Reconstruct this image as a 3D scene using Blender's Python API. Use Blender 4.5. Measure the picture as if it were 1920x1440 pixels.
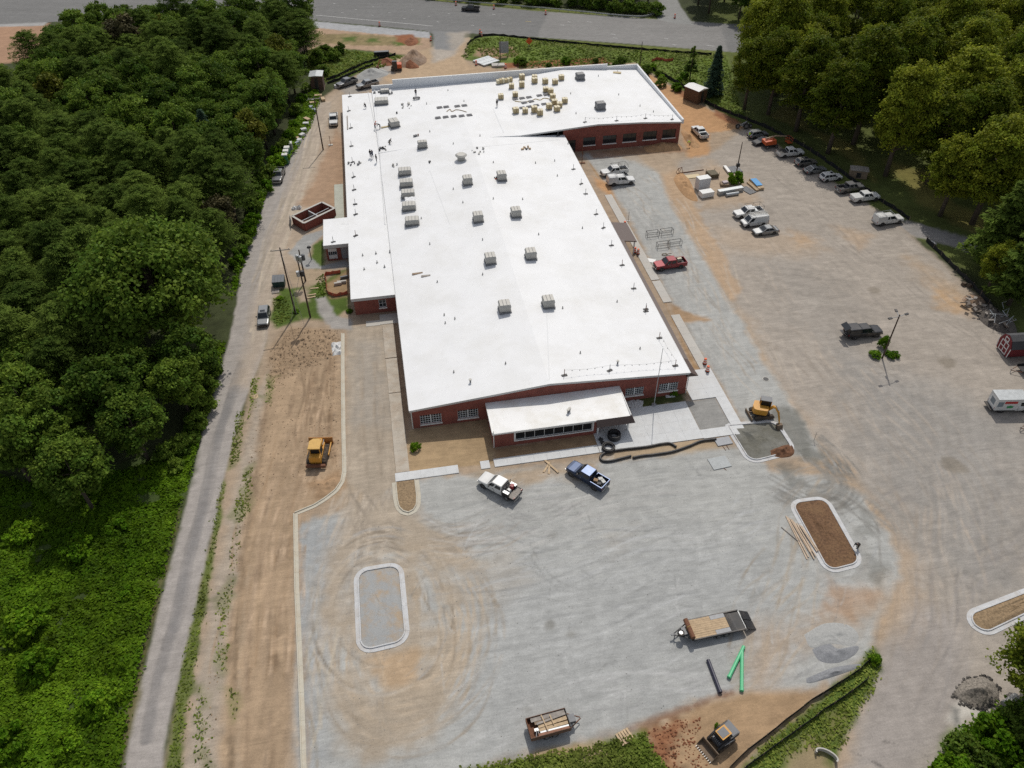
import bpy, math, random
import numpy as np
from mathutils import Vector, Matrix

for _o in list(bpy.data.objects):
    bpy.data.objects.remove(_o)
scene = bpy.context.scene
COL = scene.collection
RND = random.Random(7)
NPR = np.random.RandomState(11)
R = math.radians

# ---------------------------------------------------------------- camera
CAM_H, F_PX = 78.0, 1461.0
PITCH, ROLL, YAW = R(41.995), R(-0.545), R(9.790)
_d = np.array([math.sin(YAW)*math.cos(PITCH), math.cos(YAW)*math.cos(PITCH), -math.sin(PITCH)])
_r = np.cross(_d, [0, 0, 1.0]); _r /= np.linalg.norm(_r)
_u = np.cross(_r, _d)
_c, _s = math.cos(ROLL), math.sin(ROLL)
CAM_R, CAM_U = _c*_r + _s*_u, -_s*_r + _c*_u
cam_data = bpy.data.cameras.new('drone_camera')
cam_data.sensor_fit = 'HORIZONTAL'; cam_data.sensor_width = 36.0
cam_data.lens = F_PX/1920*36.0
cam_data.clip_start = 1.0; cam_data.clip_end = 3000.0
cam = bpy.data.objects.new('drone_camera', cam_data)
_m = Matrix.Identity(4)
for _i in range(3):
    _m[_i][0], _m[_i][1], _m[_i][2] = CAM_R[_i], CAM_U[_i], -_d[_i]
_m[0][3], _m[1][3], _m[2][3] = 0, 0, CAM_H
cam.matrix_world = _m
COL.objects.link(cam)
scene.camera = cam

# ---------------------------------------------------------------- sky and sun
SUN_AZ, SUN_EL = R(20.0), R(53.0)
world = bpy.data.worlds.new('World'); scene.world = world
world.use_nodes = True
_nt = world.node_tree; _nt.nodes.clear()
_sky = _nt.nodes.new('ShaderNodeTexSky'); _sky.sky_type = 'NISHITA'; _sky.sun_disc = False
_sky.sun_elevation = SUN_EL; _sky.sun_rotation = SUN_AZ
_sky.altitude = 300; _sky.air_density = 1.0; _sky.dust_density = 2.2; _sky.ozone_density = 1.0
_bg = _nt.nodes.new('ShaderNodeBackground'); _bg.inputs['Strength'].default_value = 0.125
_wo = _nt.nodes.new('ShaderNodeOutputWorld')
# thin white summer cloud over the whole sky: paler than a clear one
_hs = _nt.nodes.new('ShaderNodeHueSaturation'); _hs.inputs['Saturation'].default_value = 0.42
_nt.links.new(_sky.outputs[0], _hs.inputs['Color']); _nt.links.new(_hs.outputs[0], _bg.inputs['Color']); _nt.links.new(_bg.outputs[0], _wo.inputs[0])
sun_data = bpy.data.lights.new('sun', 'SUN'); sun_data.energy = 2.8; sun_data.angle = R(0.6)
sun_data.color = (1.0, 0.95, 0.87)
sun = bpy.data.objects.new('sun', sun_data); COL.objects.link(sun)
_sd = Vector((math.sin(SUN_AZ)*math.cos(SUN_EL), math.cos(SUN_AZ)*math.cos(SUN_EL), math.sin(SUN_EL)))
sun.rotation_euler = _sd.to_track_quat('Z', 'Y').to_euler()
sun.location = (60, 200, 120)
vs = scene.view_settings
scene.display_settings.display_device = 'sRGB'
vs.view_transform = 'Standard'; vs.look = 'None'; vs.exposure = -0.18; vs.gamma = 1.0; vs.use_curve_mapping = False
scene.cycles.max_bounces = 4; scene.cycles.diffuse_bounces = 3; scene.cycles.glossy_bounces = 2
scene.cycles.transmission_bounces = 2; scene.cycles.transparent_max_bounces = 4
scene.cycles.caustics_reflective = False; scene.cycles.caustics_refractive = False
scene.cycles.use_denoising = False

# survey helper: point of the ground (or of a level at height z) read off the photograph, 1920 x 1440
def G(px, py, z=0.0):
    a, b = (px-960)/F_PX, -(py-720)/F_PX
    v = CAM_R*a + CAM_U*b + _d
    t = (CAM_H-z)/-v[2]
    return (v[0]*t, v[1]*t)
def GP(pts, z=0.0):
    return [G(p[0], p[1], z) for p in pts]

# ---------------------------------------------------------------- objects
def obj(name, mesh, parent=None, loc=(0, 0, 0), rz=0.0):
    o = bpy.data.objects.new(name, mesh)
    COL.objects.link(o)
    o.location = loc; o.rotation_euler = (0, 0, rz)
    if parent is not None: o.parent = parent
    return o
def tag(o, label=None, cat=None, group=None, kind=None):
    if label: o['label'] = label
    if cat: o['category'] = cat
    if group: o['group'] = group
    if kind: o['kind'] = kind
    return o
def thing(name, label, cat, loc=(0, 0, 0), rz=0.0, group=None):
    o = bpy.data.objects.new(name, None)
    o.empty_display_size = 0.3
    COL.objects.link(o); o.location = loc; o.rotation_euler = (0, 0, rz)
    return tag(o, label, cat, group)
def copy_tree(root, loc, rz, label=None, scale=None):
    r = root.copy(); COL.objects.link(r); r.location = loc; r.rotation_euler = (0, 0, rz)
    if scale: r.scale = scale
    if label: r['label'] = label
    for ch in list(root.children):
        c = ch.copy(); COL.objects.link(c); c.parent = r
        for g in list(ch.children):
            d = g.copy(); COL.objects.link(d); d.parent = c
    return r

class MB:
    """collects simple solids and builds them as one mesh"""
    def __init__(self): self.v, self.f, self.T = [], [], None
    def add(self, vs, fs):
        n = len(self.v)
        if self.T is not None: vs = [tuple(self.T @ Vector(p)) for p in vs]
        self.v += [tuple(p) for p in vs]; self.f += [tuple(i+n for i in f) for f in fs]
        return self
    def box(self, c, s, rz=0.0, ry=0.0, rx=0.0, taper=1.0):
        x, y, z = s[0]/2, s[1]/2, s[2]/2; t = taper
        vs = [(-x,-y,-z),(x,-y,-z),(x,y,-z),(-x,y,-z),(-x*t,-y*t,z),(x*t,-y*t,z),(x*t,y*t,z),(-x*t,y*t,z)]
        if rz or ry or rx:
            M = Matrix.Rotation(rz, 3, 'Z') @ Matrix.Rotation(ry, 3, 'Y') @ Matrix.Rotation(rx, 3, 'X')
            vs = [tuple(M @ Vector(p)) for p in vs]
        vs = [(p[0]+c[0], p[1]+c[1], p[2]+c[2]) for p in vs]
        return self.add(vs, [(3,2,1,0),(4,5,6,7),(0,1,5,4),(1,2,6,5),(2,3,7,6),(3,0,4,7)])
    def b2(self, x0, x1, y0, y1, z0, z1):
        return self.box(((x0+x1)/2, (y0+y1)/2, (z0+z1)/2), (x1-x0, y1-y0, z1-z0))
    def cyl(self, p0, p1, r0, r1=None, n=10, caps=True):
        r1 = r0 if r1 is None else r1
        a, b = Vector(p0), Vector(p1); d = (b-a)
        if d.length < 1e-9: return self
        d.normalize()
        u = d.orthogonal().normalized(); w = d.cross(u)
        vs = []
        for q, r in ((a, r0), (b, r1)):
            for i in range(n):
                t = 2*math.pi*i/n
                vs.append(tuple(q + u*(r*math.cos(t)) + w*(r*math.sin(t))))
        fs = [(i, (i+1) % n, n+(i+1) % n, n+i) for i in range(n)]
        if caps: fs += [tuple(range(n-1, -1, -1)), tuple(range(n, 2*n))]
        return self.add(vs, fs)
    def tube(self, pts, r, n=8):
        pts = [Vector(p) for p in pts]; vs, fs = [], []
        for k, p in enumerate(pts):
            d = (pts[min(k+1, len(pts)-1)] - pts[max(k-1, 0)]).normalized()
            up = Vector((0, 0, 1)) if abs(d.z) < .9 else Vector((1, 0, 0))
            u = d.cross(up).normalized(); w = u.cross(d)
            rr = r[k] if isinstance(r, (list, tuple)) else r
            for i in range(n):
                t = 2*math.pi*i/n
                vs.append(tuple(p + u*(rr*math.cos(t)) + w*(rr*math.sin(t))))
        for k in range(len(pts)-1):
            for i in range(n):
                fs.append((k*n+i, k*n+(i+1) % n, (k+1)*n+(i+1) % n, (k+1)*n+i))
        m = (len(pts)-1)*n
        fs += [tuple(range(n-1, -1, -1)), tuple(range(m, m+n))]
        return self.add(vs, fs)
    def prism(self, poly, z0, z1):
        n = len(poly)
        ar = sum(poly[i][0]*poly[(i+1) % n][1]-poly[(i+1) % n][0]*poly[i][1] for i in range(n))
        if ar < 0: poly = poly[::-1]
        vs = [(p[0], p[1], z0) for p in poly]+[(p[0], p[1], z1) for p in poly]
        fs = [tuple(range(n-1, -1, -1)), tuple(range(n, 2*n))]
        fs += [(i, (i+1) % n, n+(i+1) % n, n+i) for i in range(n)]
        return self.add(vs, fs)
    def side(self, prof, y0, y1):
        """profile given in x,z pushed along y"""
        n = len(prof)
        vs = [(p[0], y0, p[1]) for p in prof]+[(p[0], y1, p[1]) for p in prof]
        fs = [tuple(range(n)), tuple(range(2*n-1, n-1, -1))]
        fs += [((i+1) % n, i, n+i, n+(i+1) % n) for i in range(n)]
        return self.add(vs, fs)
    def loft(self, secs, caps=True):
        n = len(secs[0]); vs = [p for s in secs for p in s]; fs = []
        for k in range(len(secs)-1):
            for i in range(n):
                fs.append((k*n+i, k*n+(i+1) % n, (k+1)*n+(i+1) % n, (k+1)*n+i))
        if caps:
            m = (len(secs)-1)*n
            fs += [tuple(range(n-1, -1, -1)), tuple(range(m, m+n))]
        return self.add(vs, fs)
    def quad(self, a, b, c, d): return self.add([a, b, c, d], [(0, 1, 2, 3)])
    def strip(self, left, right):
        n = len(left)
        return self.add(list(left)+list(right), [(i, n+i, n+i+1, i+1) for i in range(n-1)])
    def mesh(self, name, mat=None, smooth=False):
        me = bpy.data.meshes.new(name)
        me.from_pydata(self.v, [], self.f)
        if smooth: me.polygons.foreach_set('use_smooth', [True]*len(me.polygons))
        if mat is not None: me.materials.append(mat)
        me.update()
        return me
    def build(self, name, mat, parent=None, loc=(0, 0, 0), rz=0.0, smooth=False, fix=True):
        me = self.mesh(name, mat, smooth)
        if fix:
            import bmesh
            bm = bmesh.new(); bm.from_mesh(me); bmesh.ops.recalc_face_normals(bm, faces=bm.faces); bm.to_mesh(me); bm.free()
        return obj(name, me, parent, loc, rz)

# ---------------------------------------------------------------- materials
MATS = {}
def mat(name, col, rough=0.7, metal=0.0, var=0.12, scale=3.0, bump=0.0, bscale=30.0, spec=0.5, dirt=None, dirt_amt=0.35, dscale=0.6, coat=0.0):
    if name in MATS: return MATS[name]
    m = bpy.data.materials.new(name); m.use_nodes = True
    nt = m.node_tree; N = nt.nodes; L = nt.links
    b = N['Principled BSDF']
    b.inputs['Roughness'].default_value = rough; b.inputs['Metallic'].default_value = metal
    b.inputs['Specular IOR Level'].default_value = spec
    b.inputs['Coat Weight'].default_value = coat
    tc = N.new('ShaderNodeTexCoord')
    nz = N.new('ShaderNodeTexNoise'); nz.inputs['Scale'].default_value = scale; nz.inputs['Detail'].default_value = 6
    nz.inputs['Roughness'].default_value = 0.65
    L.new(tc.outputs['Object'], nz.inputs['Vector'])
    mr = N.new('ShaderNodeMapRange')
    mr.inputs['From Min'].default_value = 0.3; mr.inputs['From Max'].default_value = 0.7
    mr.inputs['To Min'].default_value = 1-var; mr.inputs['To Max'].default_value = 1+var
    L.new(nz.outputs['Fac'], mr.inputs['Value'])
    mx = N.new('ShaderNodeMix'); mx.data_type = 'RGBA'; mx.blend_type = 'MULTIPLY'
    mx.inputs['Factor'].default_value = 1.0
    mx.inputs['A'].default_value = (*col, 1)
    L.new(mr.outputs[0], mx.inputs['B'])
    out = mx.outputs['Result']
    if dirt is not None:
        n2 = N.new('ShaderNodeTexNoise'); n2.inputs['Scale'].default_value = dscale; n2.inputs['Detail'].default_value = 8
        n2.inputs['Roughness'].default_value = 0.7
        L.new(tc.outputs['Object'], n2.inputs['Vector'])
        m2 = N.new('ShaderNodeMapRange'); m2.inputs['From Min'].default_value = 0.45; m2.inputs['From Max'].default_value = 0.75
        m2.inputs['To Max'].default_value = dirt_amt
        L.new(n2.outputs['Fac'], m2.inputs['Value'])
        x2 = N.new('ShaderNodeMix'); x2.data_type = 'RGBA'
        L.new(m2.outputs[0], x2.inputs['Factor']); L.new(out, x2.inputs['A']); x2.inputs['B'].default_value = (*dirt, 1)
        out = x2.outputs['Result']
    L.new(out, b.inputs['Base Color'])
    if bump > 0:
        n3 = N.new('ShaderNodeTexNoise'); n3.inputs['Scale'].default_value = bscale; n3.inputs['Detail'].default_value = 4
        L.new(tc.outputs['Object'], n3.inputs['Vector'])
        bp = N.new('ShaderNodeBump'); bp.inputs['Strength'].default_value = bump; bp.inputs['Distance'].default_value = 0.05
        L.new(n3.outputs['Fac'], bp.inputs['Height']); L.new(bp.outputs[0], b.inputs['Normal'])
    MATS[name] = m
    return m
DUST = (0.33, 0.27, 0.21)
def paint(name, col, metal=0.0, rough=0.32, dusty=0.25):
    return mat(name, col, rough=rough, metal=metal, var=0.05, scale=1.5, dirt=DUST, dirt_amt=dusty, dscale=1.2, coat=0.4)
M_TYRE = mat('tyre_rubber', (0.018, 0.018, 0.018), 0.85, dirt=DUST, dirt_amt=0.4)
M_RIM = mat('wheel_rim', (0.32, 0.32, 0.33), 0.4, 0.6, dirt=DUST, dirt_amt=0.4)
M_GLASS = mat('tinted_glass', (0.012, 0.016, 0.02), 0.07, 0.0, var=0.05, spec=0.6)
M_BLACK = mat('black_plastic', (0.02, 0.02, 0.022), 0.6, dirt=DUST, dirt_amt=0.15)
M_BLACKMET = mat('black_steel', (0.03, 0.03, 0.033), 0.5, 0.3, dirt=DUST, dirt_amt=0.25)
M_CHROME = mat('bright_metal', (0.40, 0.40, 0.40), 0.45, 0.7, var=0.1)
M_GALV = mat('galvanised_steel', (0.42, 0.44, 0.45), 0.45, 0.5, var=0.15, scale=2)
M_LAMP = mat('lamp_glass', (0.7, 0.7, 0.68), 0.15, 0.0)
M_RED = mat('red_lamp', (0.3, 0.01, 0.01), 0.25)
M_ORANGE = mat('safety_orange', (0.75, 0.12, 0.03), 0.6)
M_WHITE = mat('white_paint', (0.74, 0.74, 0.72), 0.55, var=0.05, dirt=DUST, dirt_amt=0.15)
M_CAT = mat('machine_yellow', (0.62, 0.30, 0.035), 0.5, var=0.08, dirt=(0.28, 0.18, 0.1), dirt_amt=0.45, dscale=1.0)
M_RUST = mat('rusty_steel', (0.17, 0.075, 0.04), 0.85, 0.1, var=0.3, scale=4)
M_WOOD = mat('raw_lumber', (0.50, 0.37, 0.23), 0.8, var=0.25, scale=2.5)
M_OLDWOOD = mat('weathered_wood', (0.26, 0.19, 0.13), 0.85, var=0.3, scale=3)
M_GREYWOOD = mat('grey_wood', (0.30, 0.27, 0.24), 0.85, var=0.25, scale=3)
M_POLE = mat('creosote_wood', (0.075, 0.048, 0.033), 0.85, var=0.25, scale=2)
M_CONC = mat('concrete', (0.50, 0.48, 0.44), 0.85, var=0.10, scale=0.7, bump=0.15, bscale=12, dirt=(0.36, 0.29, 0.22), dirt_amt=0.35, dscale=0.35)
M_CONCNEW = mat('new_concrete', (0.60, 0.61, 0.61), 0.8, var=0.08, scale=0.9, bump=0.1, dirt=(0.40, 0.34, 0.27), dirt_amt=0.18, dscale=0.5)
M_CONCOLD = mat('dusty_concrete', (0.46, 0.41, 0.34), 0.9, var=0.14, scale=0.8, bump=0.15, dirt=(0.33, 0.22, 0.13), dirt_amt=0.6, dscale=0.45)
M_FABRIC = mat('silt_fabric', (0.012, 0.013, 0.014), 0.9)
M_SKIN = mat('skin', (0.35, 0.2, 0.14), 0.6)
# ---------------------------------------------------------------- ground: one fine sheet of survey points, cut into named surfaces
def _seg(a, b, s): return list(np.arange(a, b, s))
XS = np.array(_seg(-176, -52, 1.1)+_seg(-52, 102, 0.20)+_seg(102, 196, 1.1))
YS = np.array(_seg(16, 96, 0.175)+_seg(96, 200, 0.36)+_seg(200, 352, 0.8))
GX, GY = np.meshgrid(XS, YS)
_tab = np.random.RandomState(3).rand(256, 256)
def vnoise(x, y):
    xi = np.floor(x).astype(int); yi = np.floor(y).astype(int)
    fx = x-xi; fy = y-yi
    fx = fx*fx*(3-2*fx); fy = fy*fy*(3-2*fy)
    a = _tab[yi & 255, xi & 255]; b = _tab[yi & 255, (xi+1) & 255]
    c = _tab[(yi+1) & 255, xi & 255]; d = _tab[(yi+1) & 255, (xi+1) & 255]
    return (a*(1-fx)+b*fx)*(1-fy)+(c*(1-fx)+d*fx)*fy-0.5
def fbm(x, y, s, o=3, g=0.55):
    t = np.zeros_like(x); am = 1.0; tot = 0
    for k in range(o):
        t += am*vnoise(x/s+17.3*k+41, y/s-9.1*k+77); tot += am; am *= g; s *= 0.48
    return t/tot*2
N8 = fbm(GX, GY, 9.0); N3 = fbm(GX+50, GY, 3.2); N1 = fbm(GX, GY+80, 1.1, 2); N0 = vnoise(GX/0.45, GY/0.45)*2
def aniso(ang, ln, wd, o=2):
    c, s = math.cos(ang), math.sin(ang)
    return fbm((GX*c+GY*s)/ln*wd, (-GX*s+GY*c), wd, o)
GCOL = np.zeros(GX.shape+(3,)); GZ = np.zeros(GX.shape)
def sub(bx0, bx1, by0, by1):
    i0, i1 = np.searchsorted(XS, bx0), np.searchsorted(XS, bx1)
    j0, j1 = np.searchsorted(YS, by0), np.searchsorted(YS, by1)
    return slice(max(j0, 0), max(j1, 0)), slice(max(i0, 0), max(i1, 0))
def polydist(X, Y, poly):
    """signed distance, negative inside"""
    P = np.array(poly); n = len(P); d2 = np.full(X.shape, 1e12); ins = np.zeros(X.shape, bool)
    for i in range(n):
        a, b = P[i], P[(i+1) % n]; e = b-a; L2 = e@e
        if L2 < 1e-12: continue
        wx, wy = X-a[0], Y-a[1]
        t = np.clip((wx*e[0]+wy*e[1])/L2, 0, 1)
        d2 = np.minimum(d2, (wx-e[0]*t)**2+(wy-e[1]*t)**2)
        cond = (a[1] <= Y) != (b[1] <= Y)
        with np.errstate(divide='ignore', invalid='ignore'):
            xx = a[0]+(Y-a[1])/(e[1] if abs(e[1]) > 1e-12 else 1e-12)*e[0]
        ins ^= cond & (X < xx)
    d = np.sqrt(d2)
    return np.where(ins, -d, d)
def area(pts, col, soft=0.6, amp=0.8, op=1.0, var=0.08, px=True, z=None, tex=None, tamp=0.12):
    poly = GP(pts) if px else pts
    P = np.array(poly); m = soft+abs(amp)*1.2+0.5
    s = sub(P[:, 0].min()-m, P[:, 0].max()+m, P[:, 1].min()-m, P[:, 1].max()+m)
    X, Y = GX[s], GY[s]
    if X.size == 0: return
    d = polydist(X, Y, poly)+amp*(0.6*N3[s]+0.4*N1[s])
    k = np.clip(0.5-d/(2*soft), 0, 1); k = k*k*(3-2*k)*op
    c = np.array(col)[None, None, :]*(1+var*(N8[s]+0.8*N1[s]))[..., None]
    if tex is not None: c = c*(1+tamp*tex[s])[..., None]
    GCOL[s] = GCOL[s]*(1-k[..., None])+c*k[..., None]
    if z is not None: GZ[s] += k*z
    return s, k
def stroke(pts, w, col, op=0.5, soft=0.25, px=True, amp=0.15, z=None, brk=0.0):
    P = np.array(GP(pts) if px else pts); m = w+soft+0.6
    s = sub(P[:, 0].min()-m, P[:, 0].max()+m, P[:, 1].min()-m, P[:, 1].max()+m)
    X, Y = GX[s], GY[s]
    if X.size == 0: return
    d2 = np.full(X.shape, 1e12)
    for a, b in zip(P[:-1], P[1:]):
        e = b-a; L2 = max(e@e, 1e-9); wx, wy = X-a[0], Y-a[1]
        t = np.clip((wx*e[0]+wy*e[1])/L2, 0, 1)
        d2 = np.minimum(d2, (wx-e[0]*t)**2+(wy-e[1]*t)**2)
    d = np.sqrt(d2)-w/2+amp*N1[s]
    k = np.clip(0.5-d/(2*soft), 0, 1)*op
    if brk: k = k*np.clip(0.5+brk*(N3[s]+0.6*N1[s]), 0, 1)
    GCOL[s] = GCOL[s]*(1-k[..., None])+np.array(col)*k[..., None]
    if z is not None: GZ[s] += k*z
def curve(pts, n=10):
    """smooth path through points"""
    P = [np.array(p, float) for p in pts]; out = []
    for i in range(len(P)-1):
        p0 = P[max(i-1, 0)]; p1, p2 = P[i], P[i+1]; p3 = P[min(i+2, len(P)-1)]
        for k in range(n):
            t = k/n
            out.append(0.5*((2*p1)+(-p0+p2)*t+(2*p0-5*p1+4*p2-p3)*t*t+(-p0+3*p1-3*p2+p3)*t**3))
    out.append(P[-1])
    return [tuple(q) for q in out]
def tracks(pts, n, spread, col, op=0.25, w=0.28, pair=1.7, seed=0, brk=0.9, wander=0.8):
    rs = np.random.RandomState(seed+5)
    base = np.array(curve(GP(pts), 8))
    for k in range(n):
        off = rs.uniform(-spread, spread); ph = rs.rand()*6.3; wl = rs.uniform(12, 30)
        d = np.gradient(base, axis=0); ln = np.maximum(np.hypot(d[:, 0], d[:, 1]), 1e-6)
        nx, ny = -d[:, 1]/ln, d[:, 0]/ln
        arc = np.cumsum(ln)
        o = off+wander*np.sin(arc/wl*6.28+ph)
        i0 = rs.randint(0, max(1, len(base)//3)); i1 = len(base)-rs.randint(0, max(1, len(base)//3))
        c = np.array(col)*(rs.uniform(0.60, 0.78) if rs.rand() < .42 else rs.uniform(0.95, 1.18))
        for sd in ((-pair/2, pair/2) if pair else (0,)):
            q = np.stack([base[:, 0]+nx*(o+sd), base[:, 1]+ny*(o+sd)], 1)[i0:i1]
            if len(q) > 2: stroke([tuple(p) for p in q], w, c, min(2.3*op*rs.uniform(0.5, 1.2), .9), 0.12, px=False, amp=0.12, brk=brk)

# colours of the ground materials (dry, as they are)
C_FOREST = (0.050, 0.060, 0.024); C_GRASS = (0.085, 0.130, 0.024); C_WEED = (0.125, 0.175, 0.032)
C_DIRT = (0.365, 0.28, 0.20); C_TAN = (0.43, 0.315, 0.205); C_ORANGE = (0.47, 0.275, 0.14); C_RED = (0.26, 0.105, 0.05)
C_GRAV = (0.385, 0.385, 0.365); C_BLUE = (0.335, 0.345, 0.345); C_LOT = (0.358, 0.316, 0.270); C_ROAD = (0.355, 0.325, 0.30)
C_HWY = (0.185, 0.183, 0.178); C_DKGRAV = (0.20, 0.205, 0.20); C_WET = (0.15, 0.148, 0.13)
GCOL[:] = np.array(C_FOREST)*(1+0.3*N3+0.2*N1)[..., None]

# right: lawn below the big trees, left: verges
area([(1330,0),(1330,200),(1500,300),(1680,420),(1830,520),(1930,640),(2400,700),(2400,-40)], (0.095,0.115,0.03), 1.0, 1.5, var=0.25)
area([(1640,425),(1700,440),(1850,480),(1990,560),(1990,520),(1850,455),(1700,412)], (0.27,0.255,0.24), 0.5, 0.6)
for q in [[(1440,215),(1490,240),(1520,235),(1480,195)], [(1660,300),(1760,330),(1800,420),(1720,380)], [(1500,235),(1580,290),(1640,340),(1600,270)], [(1790,420),(1860,450),(1850,400),(1780,380)]]:
    area(q, (0.19,0.17,0.05), 1.2, 1.6, var=0.2)  # sunlit gaps between the crowns, painted into the lawn colour
# north: highway verge, meadow between the site and the highway
area([(860,110),(880,72),(930,66),(1010,72),(1360,98),(1400,230),(1340,200),(1240,148),(1190,118),(940,128)], C_WEED, 0.8, 1.0, var=0.3)
area([(985,70),(1360,96),(1360,112),(990,82)], (0.13,0.15,0.035), 0.5, 0.5, var=0.15)
area([(895,90),(960,88),(975,104),(925,112),(890,104)], (0.33,0.22,0.14), 0.7, 1.2)
area([(940,118),(1130,108),(1150,122),(940,136)], C_RED, 0.5, 0.8, var=0.2)
area([(560,95),(600,85),(700,98),(760,104),(720,128),(620,150),(590,165)], C_GRASS, 0.6, 0.8, var=0.18)
# bare shoulder and dirt beside the highway
area([(560,60),(600,50),(700,55),(805,66),(812,100),(770,104),(700,96),(600,86),(560,100)], (0.40,0.28,0.19), 0.6, 0.8, var=0.12)
area([(590,66),(650,62),(790,72),(780,84),(690,86),(600,80)], (0.255,0.20,0.10), 0.7, 1.2, var=0.25)
for q in [(655,74,1.9),(698,76,1.6),(750,82,1.7),(775,80,1.5)]:
    gx, gy = G(q[0], q[1]); area([(gx-q[2],gy-q[2]),(gx+q[2],gy-q[2]),(gx+q[2],gy+q[2]),(gx-q[2],gy+q[2])], C_GRASS, 1.0, 1.6, px=False)
area([(590,40),(700,50),(805,60),(808,72),(690,62),(590,52)], (0.37,0.375,0.38), 0.4, 0.5)
area([(740,66),(775,64),(785,80),(770,86),(745,78)], C_RED, 0.8, 1.0)
area([(-40,45),(90,45),(70,110),(-60,130)], (0.36,0.22,0.14), 0.8, 1.4)
area([(-40,25),(95,12),(85,48),(-60,52)], (0.35,0.345,0.335), 0.4, 0.3)

# the whole building site, bare dirt
SITE = [(300,1460),(345,1230),(385,1040),(430,850),(470,720),(500,640),(480,560),(520,420),(585,260),(610,180),(640,158),(690,128),(735,112),(800,92),(880,70),(872,110),(930,128),(1190,118),(1235,145),(1330,200),(1400,238),(1500,300),(1690,425),(1800,525),(1862,600),(1930,650),(2100,700),(2100,1460)]
area(SITE, C_DIRT, 0.7, 1.0, var=0.10)
area([(690,130),(800,92),(835,80),(880,70),(866,100),(880,122),(930,130),(880,145),(740,160)], C_TAN, 0.8, 0.8, var=0.06)
area([(812,78),(868,76),(850,105),(812,118)], (0.40,0.37,0.33), 1.2, 1.0, op=0.8)
area([(1190,125),(1235,148),(1330,205),(1395,240),(1330,250),(1330,300),(1290,300),(1275,225)], C_ORANGE, 0.7, 0.9, var=0.07)
area([(1255,158),(1300,178),(1310,190),(1280,182)], C_RED, 0.7, 0.9, op=0.8)
area([(1340,205),(1390,228),(1380,236),(1340,218)], C_RED, 0.6, 0.8, op=0.8)

# right hand parking lot: old asphalt under dust
LOT = [(1265,300),(1330,290),(1400,238),(1500,300),(1690,425),(1800,525),(1862,600),(1930,650),(2100,690),(2100,1460),(1582,1460),(1640,1240),(1690,1110),(1680,1000),(1600,880),(1500,800),(1420,650),(1350,500),(1300,400)]
A1 = aniso(R(-24), 7.0, 0.9); A2 = aniso(R(62), 9.0, 0.8)
area(LOT, C_LOT, 1.0, 1.2, var=0.07, tex=A1, tamp=0.10)
area([(1560,640),(1930,800),(1930,1130),(1800,1130),(1700,1000),(1600,820)], (0.275,0.262,0.243), 5.0, 4.0, op=0.75, tex=A2, tamp=0.12)
area([(1420,470),(1560,520),(1640,600),(1560,640),(1460,600)], (0.30,0.275,0.245), 5.0, 4.0, op=0.5, tex=A1, tamp=0.14)
area([(1700,1130),(1800,1140),(1810,1280),(1760,1400),(1720,1460),(1580,1460),(1630,1300)], (0.325,0.295,0.272), 1.6, 1.2, op=0.8, var=0.05)
for q, o in (([(1290,330),(1330,300),(1400,330),(1420,380),(1320,390)], .6), ([(1330,420),(1480,440),(1560,470),(1470,480),(1360,470)], .4), ([(1700,480),(1790,530),(1840,580),(1760,560)], .6),
             ([(1330,560),(1400,600),(1460,720),(1540,800),(1500,800),(1400,690)], .45), ([(1580,900),(1660,980),(1720,1060),(1700,1120),(1650,1000)], .55), ([(1620,1090),(1740,1110),(1700,1190),(1600,1180)], .5)):
    area(q, (0.45,0.325,0.21), 2.4, 2.5, op=o, var=0.08)
for q, o in (([(1740,530),(1800,560),(1815,590),(1760,575)], .6),([(1560,420),(1640,440),(1610,470)], .35),([(1480,430),(1540,450),(1500,460)], .5)):
    area(q, (0.50,0.315,0.16), 1.6, 2.0, op=o)
tracks([(1460,600),(1600,720),(1760,900),(1800,1100),(1760,1300)], 9, 9, (0.40,0.35,0.295), 0.16, 0.35, seed=1)
tracks([(1400,470),(1560,700),(1700,900),(1740,1120),(1690,1300)], 9, 7, (0.41,0.345,0.28), 0.18, 0.35, seed=2)
tracks([(1350,340),(1500,400),(1700,560),(1850,760)], 9, 12, (0.40,0.345,0.285), 0.16, 0.4, seed=3)
tracks([(1930,880),(1760,1000),(1700,1120),(1640,1300)], 7, 7, (0.27,0.25,0.235), 0.22, 0.35, seed=4)
tracks([(1400,300),(1560,470),(1760,620),(1930,760)], 8, 12, (0.285,0.255,0.225), 0.14, 0.4, seed=9)
for q in [[(1560,520),(1640,560),(1730,690),(1750,760)], [(1640,500),(1760,640),(1880,760)], [(1480,560),(1600,690),(1680,820)]]:
    stroke(curve(GP(q)), 0.12, (0.24,0.22,0.20), 0.5, 0.1, px=False, brk=1.2)
for q in [[(1655,1390),(1700,1400),(1760,1430),(1800,1460)], [(1585,1405),(1620,1420),(1660,1440)]]:
    stroke(curve(GP(q)), 0.10, (0.12,0.11,0.10), 0.8, 0.1, px=False, amp=0.3)
for q, rr in (((1790,875),1.6),((1448,712),0.6),((1775,680),1.3),((1640,545),1.0)):
    gx, gy = G(*q); area([(gx+rr*math.cos(t),gy+rr*math.sin(t)) for t in np.arange(0,6.2,0.5)], (0.20,0.17,0.13), 0.5, 0.9, op=0.6, px=False)

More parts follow.
